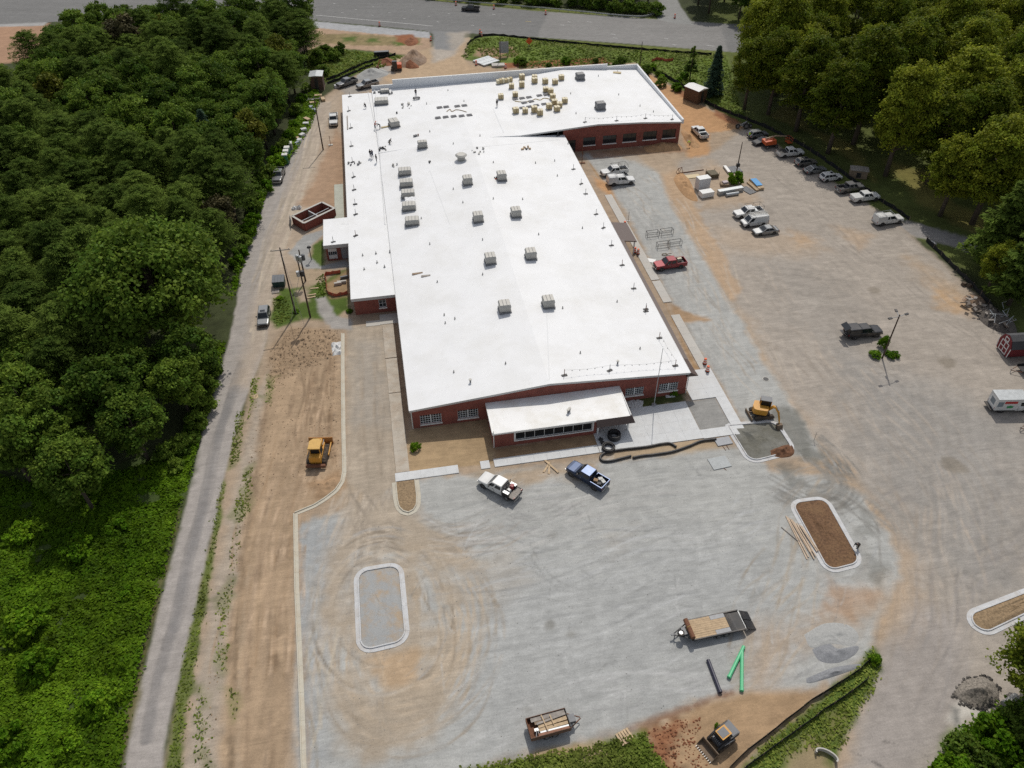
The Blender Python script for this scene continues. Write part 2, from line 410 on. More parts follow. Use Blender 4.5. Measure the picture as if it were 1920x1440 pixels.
# east gravel strip beside the building
EAST = [(1085,290),(1120,284),(1195,290),(1240,328),(1262,390),(1298,448),(1330,500),(1362,560),(1420,655),(1500,780),(1545,860),(1420,850),(1400,800),(1300,640),(1225,500),(1160,375),(1120,320)]
area(EAST, C_GRAV, 0.8, 1.0, var=0.05, tex=A2, tamp=0.08)
area([(1238,326),(1275,316),(1302,380),(1345,460),(1390,540),(1370,560),(1330,496),(1296,442),(1258,380)], (0.455,0.32,0.205), 0.8, 1.3, op=0.8)
area([(1120,284),(1260,278),(1280,300),(1250,330),(1180,300)], (0.42,0.33,0.24), 1.2, 1.2, op=0.7)
stroke(curve(GP([(1240,332),(1258,384),(1294,446),(1328,500),(1362,562),(1418,656),(1498,780)])), .5, (0.40,0.33,0.255), .6, .3, px=False, amp=.8, brk=.9)
tracks([(1180,320),(1240,420),(1330,600),(1420,760)], 10, 5, (0.42,0.41,0.385), 0.3, seed=5)
tracks([(1200,330),(1290,440),(1380,600),(1470,740)], 8, 4, (0.43,0.37,0.30), 0.3, seed=6)
# planting strip between the east wall and the walk: bare brown soil
area([(1080,268),(1120,330),(1146,366),(1230,525),(1300,690),(1310,692),(1280,640),(1200,470),(1130,340)], (0.34,0.215,0.11), 0.3, 0.4, var=0.15)
area([(1110,330),(1146,345),(1150,375),(1120,350)], C_ORANGE, 0.6, 0.8)
area([(1258,570),(1300,590),(1330,600),(1290,606),(1265,600)], (0.36,0.245,0.15), 0.6, 0.9)

# front gravel lot
FRONT = [(562,985),(640,955),(690,930),(740,905),(860,890),(940,882),(1120,862),(1250,845),(1400,838),(1440,880),(1540,890),(1620,930),(1665,1000),(1688,1080),(1650,1160),(1630,1225),(1560,1280),(1480,1295),(1360,1300),(1290,1325),(1180,1362),(1000,1408),(900,1436),(860,1460),(552,1460)]
F1 = aniso(R(-8), 6.0, 0.7); F2 = aniso(R(10), 3.0, 0.5)
area(FRONT, C_GRAV, 0.7, 1.0, var=0.05, tex=F1, tamp=0.09)
area([(900,1080),(1200,1000),(1420,1020),(1460,1240),(1300,1300),(1000,1400),(880,1440),(870,1250)], (0.365,0.372,0.366), 6, 5, op=0.6, tex=F2, tamp=0.08)
area([(566,990),(640,965),(700,985),(650,1100),(620,1250),(600,1460),(556,1460)], C_BLUE, 1.6, 1.5, op=0.9, tex=aniso(R(85), 8.0, 0.5), tamp=0.10)
# tan dirt carried on to the gravel from the lane, round the left island
for q, o in (([(650,900),(745,920),(800,985),(880,1010),(900,1060),(820,1070),(780,1040),(680,1040),(640,1100),(640,1250),(700,1300),(780,1260),(830,1140),(800,1060),(860,1110),(880,1240),(800,1380),(680,1440),(620,1330),(600,1150),(630,1010)], .85),
             ([(680,1040),(770,1035),(790,1100),(790,1250),(680,1260),(645,1200)], .8),
             ([(680,1240),(790,1225),(800,1290),(730,1300)], .8), ([(860,1080),(960,1010),(1000,1090),(900,1160)], .25), ([(1120,1000),(1200,990),(1160,1040)], .2)):
    area(q, (0.40,0.325,0.24), 1.8, 2.2, op=o, var=0.09)
area([(690,1230),(780,1222),(792,1275),(720,1290)], (0.45,0.32,0.20), 1.0, 1.2, op=.8)
tracks([(700,640),(698,780),(695,900),(660,1010),(635,1120),(625,1260),(640,1400)], 14, 3.0, (0.45,0.385,0.31), 0.35, seed=11)
tracks([(690,860),(700,960),(800,1010),(900,1000),(1000,960)], 12, 2.5, (0.30,0.255,0.205), 0.30, seed=12)
tracks([(640,1100),(660,1280),(740,1340),(840,1290),(880,1160),(830,1060),(760,1000)], 14, 3.0, (0.43,0.35,0.26), 0.35, seed=13)
tracks([(605,1040),(600,1180),(596,1330),(600,1460)], 6, 1.2, (0.44,0.385,0.30), 0.4, pair=0, seed=14)
tracks([(760,960),(860,1000),(1000,960),(1120,920),(1300,880)], 10, 4, (0.43,0.42,0.40), 0.35, seed=15)
tracks([(800,1040),(1000,1000),(1200,960),(1420,920)], 10, 8, (0.295,0.30,0.30), 0.22, seed=16)
tracks([(820,1300),(1000,1200),(1250,1120),(1480,1060),(1600,960)], 14, 10, (0.43,0.435,0.43), 0.26, seed=17)
tracks([(860,1400),(1080,1300),(1330,1260),(1480,1200),(1560,1120)], 10, 5, (0.42,0.42,0.41), 0.28, seed=18)
tracks([(870,930),(940,990),(1010,1010),(1080,990)], 9, 3.5, (0.25,0.25,0.245), 0.22, w=0.16, seed=19)
tracks([(1350,1300),(1420,1240),(1450,1150),(1500,1060),(1560,900)], 8, 3.5, (0.40,0.34,0.265), 0.35, seed=20)
area([(1400,1180),(1480,1170),(1560,1130),(1660,1090),(1680,1140),(1600,1180),(1500,1230),(1440,1300),(1390,1310)], (0.40,0.315,0.235), 2.2, 2.5, op=.75)
area([(1560,1090),(1640,1110),(1600,1160),(1540,1150)], (0.40,0.25,0.15), 1.5, 2.2, op=.6)
area([(1150,840),(1240,830),(1330,826),(1350,838),(1240,856),(1140,866)], (0.40,0.30,0.19), 0.8, 1.0, op=.8)
area([(930,890),(1060,868),(1130,864),(1110,890),(1000,905),(950,915)], (0.41,0.31,0.21), 1.0, 1.4, op=.8)
# wet patches where the excavator has been working
for q, o in (([(1440,760),(1500,770),(1520,830),(1510,860),(1480,840),(1455,800)], .75), ([(1490,850),(1545,845),(1550,862),(1530,876),(1500,868)], .75), ([(1455,870),(1500,875),(1520,915),(1490,925),(1465,905)], .6),
             ([(1610,940),(1650,960),(1640,1010),(1610,1000)], .4), ([(1630,1040),(1660,1060),(1650,1100),(1625,1090)], .5)):
    area(q, C_WET, 0.8, 1.6, op=o, var=0.15)
tracks([(1440,900),(1520,930),(1570,910),(1540,860),(1500,830)], 10, 2.5, (0.20,0.195,0.18), 0.4, pair=1.5, seed=21)
tracks([(1460,960),(1560,920),(1660,980),(1690,1080)], 9, 3.0, (0.26,0.245,0.22), 0.3, seed=22)
for q in [(1030,1003),(1068,1190),(1028,1170),(1130,985),(1000,1040),(985,1330),(870,1390),(1090,890)]:
    gx, gy = G(*q); rr = RND.uniform(.3,.7); area([(gx+rr*math.cos(t),gy+rr*.7*math.sin(t)) for t in np.arange(0,6.2,0.6)], (0.20,0.19,0.165), 0.4, 0.9, op=0.55, px=False)

# lane along the west wall, graded strip and its verge
area([(650,612),(722,606),(745,905),(700,940),(650,900)], (0.375,0.315,0.245), 0.4, 0.4, var=0.08, tex=aniso(R(88), 6, 0.5), tamp=0.10)
area([(664,640),(715,640),(735,800),(660,800)], (0.33,0.31,0.28), 2, 2, op=.45)
GRADE = [(400,1460),(543,1460),(550,1100),(553,962),(640,930),(644,860),(641,660),(600,615),(540,620),(505,700),(478,850),(450,1000),(425,1200)]
T1 = aniso(R(80), 9.0, 0.6); T2 = aniso(R(-10), 1.2, 0.35)
area(GRADE, (0.375,0.272,0.178), 0.6, 0.8, var=0.12, tex=T1, tamp=0.14)
area([(338,1460),(360,1320),(395,1130),(440,900),(480,740),(505,690),(480,850),(450,1010),(425,1200),(405,1460)], (0.375,0.315,0.25), 0.8, 1.0, var=0.10, tex=T2, tamp=0.10)
tracks([(590,740),(560,860),(520,1000),(500,1200),(485,1460)], 10, 3.2, (0.47,0.345,0.235), 0.4, w=0.45, pair=1.8, seed=31, wander=0.4)
tracks([(560,760),(530,900),(500,1060),(470,1300)], 8, 3.4, (0.30,0.205,0.125), 0.4, w=0.2, pair=1.8, seed=32, wander=0.4)
tracks([(630,640),(625,760),(630,880)], 5, 0.9, (0.27,0.185,0.115), 0.5, w=0.3, pair=0, seed=33, wander=0.2)
area([(500,655),(545,612),(640,620),(640,660),(560,690),(505,720)], (0.35,0.25,0.16), 0.9, 1.2, op=.85, var=0.25)
tracks([(690,640),(697,720),(700,800),(702,900)], 9, 2.6, (0.33,0.27,0.205), 0.3, w=0.3, pair=1.8, seed=35, wander=0.3)
tracks([(600,640),(590,720),(585,800),(590,880)], 7, 2.2, (0.26,0.18,0.115), 0.4, w=0.3, pair=1.9, seed=34, wander=0.5)
area([(575,905),(640,880),(645,915),(600,940)], (0.33,0.215,0.125), 0.8, 1.2, op=.8, var=0.25)
for q, w_, c_, o_ in (([(612,690),(585,790),(552,950),(530,1100),(515,1280),(508,1450)], .4, (0.24,0.165,0.105), .55), ([(560,700),(520,860),(492,1000),(470,1180),(462,1440)], .35, (0.25,0.175,0.115), .5), ([(488,850),(462,1010),(446,1180),(432,1440)], .8, (0.235,0.17,0.11), .6), ([(505,740),(470,900),(448,1060),(425,1250)], .5, (0.27,0.19,0.125), .5), ([(470,1040),(452,1200),(446,1440)], .5, (0.48,0.37,0.26), .5)):
    stroke(curve(GP(q)), w_, np.array(c_)*.82, min(o_*1.4, .9), 0.2, px=False, amp=.5, brk=1.3)
for k_ in range(40):
    t_ = NPR.rand(); px_ = 560+NPR.uniform(-70, 80); y0_ = NPR.uniform(650, 1300); sl_ = -(0.10+.00012*(y0_-650))
    pts_ = [(px_-(y0_-700)*.13+sl_*d_, y0_+d_) for d_ in np.linspace(0, NPR.uniform(60, 200), 8)]
    stroke(GP(pts_), NPR.uniform(.1,.28), [(0.185,0.125,0.08),(0.47,0.355,0.245)][k_ % 2], .75, .1, amp=.12, brk=1.0)
for cx_, cy_, rx_, ry_ in ((47.8,51.3,3.9,6.6),(46.8,67.6,4.9,4.6)):
    stroke([(cx_+rx_*math.cos(t)*(1+.06*math.sin(3*t)), cy_+ry_*math.sin(t)) for t in np.linspace(0,6.28,26)], .7, (0.25,0.225,0.19), .5, .4, px=False, amp=.8, brk=1.0)
_il = [(-10.0,45.0),(-3.2,45.4),(-3.3,57.2),(-10.0,57.0),(-10.0,45.0)]
stroke(_il, .55, (0.24,0.225,0.205), .6, .4, px=False, amp=.6, brk=1.0)
stroke([(-2.6,46),(-2.5,56.5)], 1.0, (0.42,0.295,0.165), .6, .5, px=False, amp=.8, brk=.8)
stroke([(-16.0,64),(-15.4,52),(-14.5,36),(-14,24)], .35, (0.30,0.21,0.14), .7, .25, px=False, amp=.3, brk=.9)
for k_ in range(48):
    r0 = 6.5+NPR.rand()*4.5; a0 = NPR.rand()*6.28; pts_ = [(-6.6+r0*.78*math.cos(a0+t), 50.8+r0*1.05*math.sin(a0+t)) for t in np.linspace(0, NPR.uniform(.4, 1.3), 10)]
    stroke(pts_, NPR.uniform(.12,.3), [(0.20,0.165,0.125),(0.50,0.44,0.36),(0.34,0.33,0.315)][k_ % 3], .75, .10, px=False, amp=.15, brk=.8)
for k_ in range(130):
    a0 = NPR.rand()*6.28; r0 = NPR.uniform(4, 16); cx_, cy_ = NPR.uniform(4, 42), NPR.uniform(34, 64)
    pts_ = [(cx_+r0*math.cos(a0+t), cy_+r0*math.sin(a0+t)) for t in np.linspace(0, NPR.uniform(.3, .9), 9)]
    stroke(pts_, NPR.uniform(.08,.16), [(0.21,0.21,0.20),(0.48,0.48,0.465)][k_ % 2], .65, .08, px=False, amp=.12, brk=1.0)
area([(1105,284),(1270,270),(1290,284),(1180,292),(1110,298)], (0.30,0.16,0.085), 0.8, 1.0, op=.7, var=.2)
for q in [[(1275,243),(1300,276)], [(1281,243),(1308,274)]]: stroke(GP(q), 1.0, (0.17,0.075,0.04), .9, .3, amp=.3)
stroke(GP([(1278,242),(1304,275)]), .8, (0.45,0.25,0.12), .9, .3, amp=.3)
# churned soil: relief
def churn(pts, a, s=1.0):
    poly = GP(pts); P = np.array(poly); sl = sub(P[:,0].min()-2, P[:,0].max()+2, P[:,1].min()-2, P[:,1].max()+2)
    d = polydist(GX[sl], GY[sl], poly); k = np.clip(-d/1.5, 0, 1)
    GZ[sl] += k*a*(np.abs(fbm(GX[sl]/s, GY[sl]/s, 1.5, 3))*1.4+0.25*N0[sl])
    c = (1-0.25*np.clip(N1[sl]+N0[sl]*0.6, -1, 1)*k)
    GCOL[sl] *= c[..., None]
churn([(500,655),(545,610),(638,616),(640,670),(560,700),(505,730)], 0.3, 0.5)
churn([(612,670),(642,660),(644,870),(618,860)], 0.28, 0.6)
churn([(575,905),(640,880),(643,918),(600,938)], 0.4)
churn([(455,760),(505,700),(480,860),(455,1000),(430,1200),(405,1440),(388,1440),(425,1100)], 0.22, 0.6)
# grass on the verge of the access road and in patches on the strip
area([(308,1460),(316,1380),(338,1260),(372,1110),(398,1000),(418,900),(424,905),(408,1000),(388,1120),(366,1250),(346,1380),(340,1460)], (0.115,0.145,0.035), 0.35, 0.7, op=.95, var=0.2)
for q in ([(470,715),(488,705),(478,760),(464,790)], [(500,700),(515,710),(508,760),(497,750)], [(440,770),(462,770),(448,870),(428,880)], [(456,880),(474,870),(470,960),(448,985),(436,965)], [(440,985),(452,1000),(440,1010)],
          [(410,1120),(436,1090),(430,1150),(414,1200)], [(405,1200),(428,1210),(420,1260),(404,1240)], [(375,1290),(390,1320),(374,1350)], [(365,1340),(395,1350),(385,1400),(392,1440),(370,1420)], [(425,1290),(445,1300),(440,1350)]):
    area(q, (0.16,0.175,0.06), 0.6, 1.8, op=.5, var=0.25)
# access road: asphalt near the camera, dust over it further on
ROAD_L = [(222,1480),(262,1290),(300,1130),(338,985),(372,840),(392,770),(405,722),(425,655),(437,600),(447,545),(455,500),(470,450),(498,370),(512,335),(540,275),(560,235),(582,195)]
ROAD_R = [(622,190),(612,240),(590,300),(572,350),(556,400),(545,440),(528,480),(516,520),(510,570),(500,640),(484,690),(462,745),(436,830),(418,900),(397,1000),(371,1110),(336,1260),(314,1380),(298,1480)]
area(ROAD_L+ROAD_R, C_ROAD, 0.25, 0.35, var=0.05, tex=aniso(R(76), 14, 0.8), tamp=0.06)
tracks([(262,1440),(322,1180),(372,980),(415,800),(455,680)], 3, 0.35, (0.215,0.205,0.20), 0.42, w=1.1, pair=0, seed=41, wander=0.15, brk=0.3)
area([(440,720),(462,640),(480,560),(500,460),(540,360),(580,260),(600,190),(640,170),(640,300),(600,400),(556,470),(520,560),(505,640),(470,730)], (0.425,0.345,0.265), 1.6, 1.0, op=.75, var=0.08)
tracks([(470,640),(490,540),(520,440),(560,330),(592,230),(640,180)], 8, 1.6, (0.47,0.40,0.315), 0.35, w=0.4, seed=42, wander=0.3)
area([(630,240),(645,270),(648,410),(600,400),(560,380),(590,330)], (0.36,0.235,0.15), 1.0, 1.2, op=.85, var=0.12)
area([(640,160),(700,130),(730,135),(690,170),(650,180)], (0.33,0.325,0.31), 1.2, 1.2, op=.7)
area([(700,128),(735,120),(735,138),(700,150)], (0.33,0.33,0.32), 1.0, 1.2, op=.7)
# yard between the road and the west wing
area([(512,560),(560,560),(560,600),(520,615),(505,600)], C_GRASS, 0.6, 0.9)
area([(520,545),(545,540),(600,530),(650,505),(656,580),(640,592),(600,600),(580,600),(530,590)], C_GRASS, 0.6, 1.2, var=0.2)
area([(560,500),(610,500),(600,525),(580,545),(540,530)], (0.36,0.28,0.19), 0.8, 1.4, op=.85)
area([(556,545),(575,540),(580,565),(560,570)], (0.38,0.30,0.22), 0.6, 1.0)
area([(592,560),(610,556),(625,575),(630,592),(660,598),(660,618),(620,616),(610,600),(598,590)], (0.345,0.325,0.30), 0.4, 0.8)
area([(610,532),(655,505),(658,555),(618,560)], (0.33,0.22,0.13), 0.6, 0.8, op=.9)
area([(585,460),(610,445),(610,500),(592,505),(580,490)], C_GRASS, 0.6, 0.7)
area([(540,475),(570,440),(606,430),(608,440),(585,460),(580,480),(600,500),(650,485),(655,500),(575,505)], (0.335,0.335,0.325), 0.4, 0.6)
# soil beds at the foot of the front wall
area([(762,808),(912,782),(930,842),(925,870),(768,886)], (0.37,0.265,0.155), 0.3, 0.3, var=0.10)
area([(925,842),(1120,812),(1122,842),(928,874)], (0.34,0.225,0.13), 0.3, 0.3, var=0.12)
area([(732,606),(744,606),(765,770),(768,810),(762,830),(742,700)], (0.30,0.215,0.14), 0.3, 0.4, var=0.15)
area([(1170,745),(1282,728),(1287,752),(1180,768)], (0.08,0.095,0.03), 0.4, 0.7, var=0.3)
area([(1284,752),(1342,744),(1374,800),(1312,808)], (0.285,0.28,0.265), 0.4, 0.3)
area([(895,880),(935,866),(930,900),(880,895)], (0.37,0.30,0.22), 0.8, 0.8, op=.9)
# south bank: dug clay, grass and weeds
area([(1200,1362),(1300,1322),(1370,1302),(1480,1296),(1530,1300),(1500,1340),(1420,1400),(1370,1460),(1200,1460),(1215,1400)], (0.36,0.245,0.145), 0.8, 1.0, var=0.12, tex=aniso(R(25),5,0.6), tamp=0.15)
area([(1212,1372),(1260,1352),(1300,1350),(1270,1385),(1260,1440),(1220,1420)], C_RED, 0.8, 1.2, op=.85, var=0.2)
stroke(curve(GP([(1180,1366),(1240,1346),(1300,1324),(1350,1306),(1372,1300)])), .5, (0.19,0.085,0.045), .85, .25, px=False, amp=.7, brk=.8)
stroke(curve(GP([(890,1438),(1000,1410),(1100,1388),(1180,1364)])), .4, (0.20,0.195,0.19), .6, .3, px=False, amp=.5, brk=.8)
churn([(1212,1372),(1260,1352),(1310,1350),(1290,1400),(1330,1440),(1290,1470),(1230,1440)], 0.35, 0.8)
area([(1380,1460),(1420,1405),(1520,1330),(1560,1290),(1620,1240),(1640,1215),(1650,1235),(1640,1290),(1600,1350),(1580,1400),(1560,1460)], C_GRASS, 0.5, 0.9, var=0.2)
area([(1480,1420),(1520,1390),(1550,1420),(1570,1460),(1470,1460)], (0.35,0.26,0.165), 1.2, 2.2, op=.8)
area([(1555,1340),(1590,1330),(1580,1380),(1550,1380)], (0.24,0.20,0.09), 1.0, 1.6, op=.6)
area([(870,1450),(960,1430),(1060,1410),(1130,1395),(1210,1372),(1222,1410),(1250,1440),(1260,1480),(850,1480)], C_WEED, 0.6, 1.0, var=0.2)
area([(1090,1402),(1125,1392),(1135,1420),(1100,1425)], (0.42,0.315,0.20), 0.6, 1.0, op=.9)
area([(1000,1412),(1090,1398),(1080,1408),(1000,1424)], (0.40,0.285,0.17), 0.4, 0.7, op=.8)
area([(1740,1460),(1790,1370),(1850,1340),(1930,1300),(1990,1290),(1990,1480)], C_WEED, 0.7, 1.2, var=0.2)
area([(1790,1325),(1830,1300),(1860,1330),(1800,1360),(1775,1350)], (0.50,0.47,0.42), 0.5, 0.8)
area([(1783,1325),(1800,1330),(1800,1355),(1790,1362)], (0.20,0.195,0.18), 0.4, 0.4)
# left: kudzu field soil
area([(-200,1480),(-200,900),(200,880),(330,830),(375,810),(365,880),(320,1040),(285,1150),(245,1300),(215,1480)], (0.05,0.075,0.02), 0.6, 0.8, var=0.3)
area([(330,960),(345,930),(300,1110),(262,1280),(228,1450),(218,1450),(250,1290)], (0.16,0.14,0.06), 0.5, 0.9, op=.8)
# grain
GCOL *= (1+0.05*N1+0.035*N0)[..., None]
GCOL = np.clip(GCOL, 0.004, 0.9)

# roads
HWY_S = [(-300,60),(0,46),(300,30),(560,36),(700,48),(800,58),(812,64),(870,62),(1010,70),(1180,82),(1365,97),(1700,122),(2300,175)]
HWY_N = [(2300,90),(1700,60),(1350,44),(1235,36),(1100,27),(1000,20),(860,6),(760,-4),(560,-30),(300,-50),(-300,-50)]
H1 = aniso(R(-14), 30, 0.9)
area(HWY_S+HWY_N, C_HWY, 0.25, 0.15, var=0.05, tex=H1, tamp=0.10)
area([(812,58),(872,60),(868,78),(850,95),(815,92),(812,70)], (0.225,0.225,0.222), 0.6, 0.5, var=0.05)
area([(840,62),(880,58),(872,80),(846,95)], (0.40,0.35,0.29), 1.6, 1.2, op=.75)
area([(1010,60),(1030,22),(1235,36),(1350,44),(1365,97),(1180,82),(1010,70)], (0.235,0.228,0.218), 0.5, 0.2, var=0.05, tex=H1, tamp=0.08)
SIDE_RD = [(1232,36),(1262,44),(1300,46),(1275,10),(1262,-20),(1225,-30),(1235,0)]
area(SIDE_RD, (0.26,0.26,0.25), 0.5, 0.4)
area([(740,-30),(760,-4),(860,6),(1000,20),(1100,27),(1232,36),(1228,30),(1000,10),(860,-6)], (0.125,0.145,0.035), 0.5, 0.5, var=0.2)

# ---- cut the sheet into surfaces
ny, nx = GX.shape
cx = (GX[:-1,:-1]+GX[1:,1:])/2; cy = (GY[:-1,:-1]+GY[1:,1:])/2
def inside(poly): return polydist(cx, cy, poly) < 0
# keep what the lens (with a wide margin for other viewpoints) can meet
vx, vy, vz = cx, cy, -CAM_H
dep = vx*_d[0]+vy*_d[1]+vz*_d[2]
uu = (vx*CAM_R[0]+vy*CAM_R[1]+vz*CAM_R[2])/dep*F_PX+960
keep = (uu > -330) & (uu < 2250)
BLD_FOOT = [(0.3,80.2),(39,80.2),(39,160.5),(65,160.5),(65,192),(0.3,192)]
keep &= ~inside(BLD_FOOT)
region = np.zeros(cx.shape, int)
_regs = [('ground', None), ('parking_lot', GP(LOT)), ('gravel_lot', GP(FRONT)), ('gravel_lane', GP(EAST)), ('dirt_strip', GP(GRADE)), ('access_road', GP(ROAD_L+ROAD_R)), ('highway', GP(HWY_S+HWY_N)), ('side_road', GP(SIDE_RD))]
for k, (nm, poly) in enumerate(_regs):
    if poly is not None: region[inside(poly)] = k
GZ = np.clip(GZ+0.012*N1, -0.3, 2.0)
# never above a slab or wheel where the ground is level
verts = np.stack([GX, GY, GZ], -1).reshape(-1, 3); cols = GCOL.reshape(-1, 3)
m = bpy.data.materials.new('site_ground'); m.use_nodes = True
nt = m.node_tree; N = nt.nodes; L = nt.links; b = N['Principled BSDF']
b.inputs['Roughness'].default_value = 0.95; b.inputs['Specular IOR Level'].default_value = 0.2
at = N.new('ShaderNodeAttribute'); at.attribute_name = 'soil'
tc = N.new('ShaderNodeTexCoord')
def _noise(sc, det, rg):
    n = N.new('ShaderNodeTexNoise'); n.inputs['Scale'].default_value = sc; n.inputs['Detail'].default_value = det; n.inputs['Roughness'].default_value = rg
    L.new(tc.outputs['Object'], n.inputs['Vector']); return n
n1 = _noise(5.5, 3, 0.7); n2 = _noise(0.9, 5, 0.65)
def _mr(n, lo, hi, a=0.3, c=0.7):
    r = N.new('ShaderNodeMapRange'); r.inputs['From Min'].default_value = a; r.inputs['From Max'].default_value = c
    r.inputs['To Min'].default_value = lo; r.inputs['To Max'].default_value = hi; L.new(n.outputs['Fac'], r.inputs['Value']); return r
r1 = _mr(n1, 0.88, 1.12); r2 = _mr(n2, 0.93, 1.07)
mp = N.new('ShaderNodeMapping'); mp.inputs['Scale'].default_value = (0.14, 1.0, 1.0); mp.inputs['Rotation'].default_value = (0, 0, R(12)); L.new(tc.outputs['Object'], mp.inputs[0])
n4 = N.new('ShaderNodeTexNoise'); n4.inputs['Scale'].default_value = 1.7; n4.inputs['Detail'].default_value = 5; n4.inputs['Roughness'].default_value = 0.7; n4.inputs['Distortion'].default_value = 1.2; L.new(mp.outputs[0], n4.inputs['Vector'])
r4 = _mr(n4, 0.87, 1.13)
m0 = N.new('ShaderNodeMath'); m0.operation = 'MULTIPLY'; L.new(r1.outputs[0], m0.inputs[0]); L.new(r4.outputs[0], m0.inputs[1])
mu = N.new('ShaderNodeMath'); mu.operation = 'MULTIPLY'; L.new(m0.outputs[0], mu.inputs[0]); L.new(r2.outputs[0], mu.inputs[1])
mx = N.new('ShaderNodeMix'); mx.data_type = 'RGBA'; mx.blend_type = 'MULTIPLY'; mx.inputs['Factor'].default_value = 1
L.new(at.outputs['Color'], mx.inputs['A']); L.new(mu.outputs[0], mx.inputs['B']); L.new(mx.outputs['Result'], b.inputs['Base Color'])
bp = N.new('ShaderNodeBump'); bp.inputs['Strength'].default_value = 0.5; bp.inputs['Distance'].default_value = 0.06
n3 = _noise(3.0, 6, 0.75); L.new(n3.outputs['Fac'], bp.inputs['Height']); L.new(bp.outputs[0], b.inputs['Normal'])
M_GROUND = m
idx = np.arange(ny*nx).reshape(ny, nx)
quads = np.stack([idx[:-1,:-1], idx[:-1,1:], idx[1:,1:], idx[1:,:-1]], -1)
for k, (nm, poly) in enumerate(_regs):
    sel = quads[(region == k) & keep]
    if len(sel) == 0: continue
    used, inv = np.unique(sel, return_inverse=True); inv = inv.reshape(-1)
    me = bpy.data.meshes.new(nm)
    me.vertices.add(len(used)); me.vertices.foreach_set('co', verts[used].astype(np.float32).ravel())
    me.loops.add(len(inv)); me.loops.foreach_set('vertex_index', inv.astype(np.int32))
    me.polygons.add(len(sel)); me.polygons.foreach_set('loop_start', np.arange(0, len(inv), 4, dtype=np.int32))
    me.polygons.foreach_set('use_smooth', np.ones(len(sel), bool))
    me.update(calc_edges=True)
    a = me.attributes.new('soil', 'FLOAT_COLOR', 'POINT')
    a.data.foreach_set('color', np.concatenate([cols[used], np.ones((len(used), 1))], 1).astype(np.float32).ravel())
    me.materials.append(M_GROUND)
    tag(obj(nm, me), kind='structure')
mb = MB(); mb.quad((-1500,-600,-0.5),(1500,-600,-0.5),(1500,2200,-0.5),(-1500,2200,-0.5))
tag(mb.build('terrain', mat('terrain_soil', (0.05,0.058,0.026), 0.95, var=0.3, scale=0.05), fix=False), kind='structure')
def gz(x, y):
    i = min(max(int(np.searchsorted(XS, x)), 0), nx-1); j = min(max(int(np.searchsorted(YS, y)), 0), ny-1)
    return float(GZ[j, i])
# ---------------------------------------------------------------- building
def brick_mat():
    m = bpy.data.materials.new('red_brick'); m.use_nodes = True
    nt = m.node_tree; N = nt.nodes; L = nt.links; b = N['Principled BSDF']; b.inputs['Roughness'].default_value = 0.85
    tc = N.new('ShaderNodeTexCoord')
    sx = N.new('ShaderNodeSeparateXYZ'); L.new(tc.outputs['Object'], sx.inputs[0])
    ad = N.new('ShaderNodeMath'); ad.operation = 'ADD'; L.new(sx.outputs[0], ad.inputs[0]); L.new(sx.outputs[1], ad.inputs[1])
    cb = N.new('ShaderNodeCombineXYZ'); L.new(ad.outputs[0], cb.inputs[0]); L.new(sx.outputs[2], cb.inputs[1])
    br = N.new('ShaderNodeTexBrick'); br.inputs['Scale'].default_value = 1.0
    br.inputs['Brick Width'].default_value = 0.21; br.inputs['Row Height'].default_value = 0.075; br.inputs['Mortar Size'].default_value = 0.008
    br.inputs['Color1'].default_value = (0.27, 0.062, 0.042, 1); br.inputs['Color2'].default_value = (0.20, 0.045, 0.032, 1)
    br.inputs['Mortar'].default_value = (0.25, 0.13, 0.10, 1)
    L.new(cb.outputs[0], br.inputs['Vector'])
    nz = N.new('ShaderNodeTexNoise'); nz.inputs['Scale'].default_value = 0.8; nz.inputs['Detail'].default_value = 8; nz.inputs['Roughness'].default_value = 0.7
    L.new(tc.outputs['Object'], nz.inputs['Vector'])
    r = N.new('ShaderNodeMapRange'); r.inputs['From Min'].default_value = 0.3; r.inputs['From Max'].default_value = 0.7
    r.inputs['To Min'].default_value = 0.75; r.inputs['To Max'].default_value = 1.25
    L.new(nz.outputs['Fac'], r.inputs['Value'])
    mx = N.new('ShaderNodeMix'); mx.data_type = 'RGBA'; mx.blend_type = 'MULTIPLY'; mx.inputs['Factor'].default_value = 1
    L.new(br.outputs['Color'], mx.inputs['A']); L.new(r.outputs[0], mx.inputs['B'])
    L.new(mx.outputs['Result'], b.inputs['Base Color'])
    return m
M_BRICK = brick_mat()
M_ROOF = mat('white_membrane', (0.77, 0.775, 0.78), 0.6, var=0.035, scale=0.25, dirt=(0.62, 0.61, 0.575), dirt_amt=0.55, dscale=0.16)
M_ROOF2 = mat('stained_membrane', (0.80, 0.80, 0.79), 0.55, var=0.03, scale=0.4, dirt=(0.58, 0.54, 0.45), dirt_amt=0.75, dscale=0.28)
M_TRIM = mat('pale_fascia_metal', (0.55, 0.55, 0.54), 0.5, var=0.06)
M_BROWN = mat('brown_standing_metal', (0.10, 0.068, 0.058), 0.6, var=0.1)
M_SILL = mat('stone_sill', (0.72, 0.70, 0.67), 0.7)
M_FRAME = mat('window_frame', (0.66, 0.68, 0.68), 0.5)
M_GREYP = mat('grey_panel', (0.30, 0.31, 0.33), 0.6)

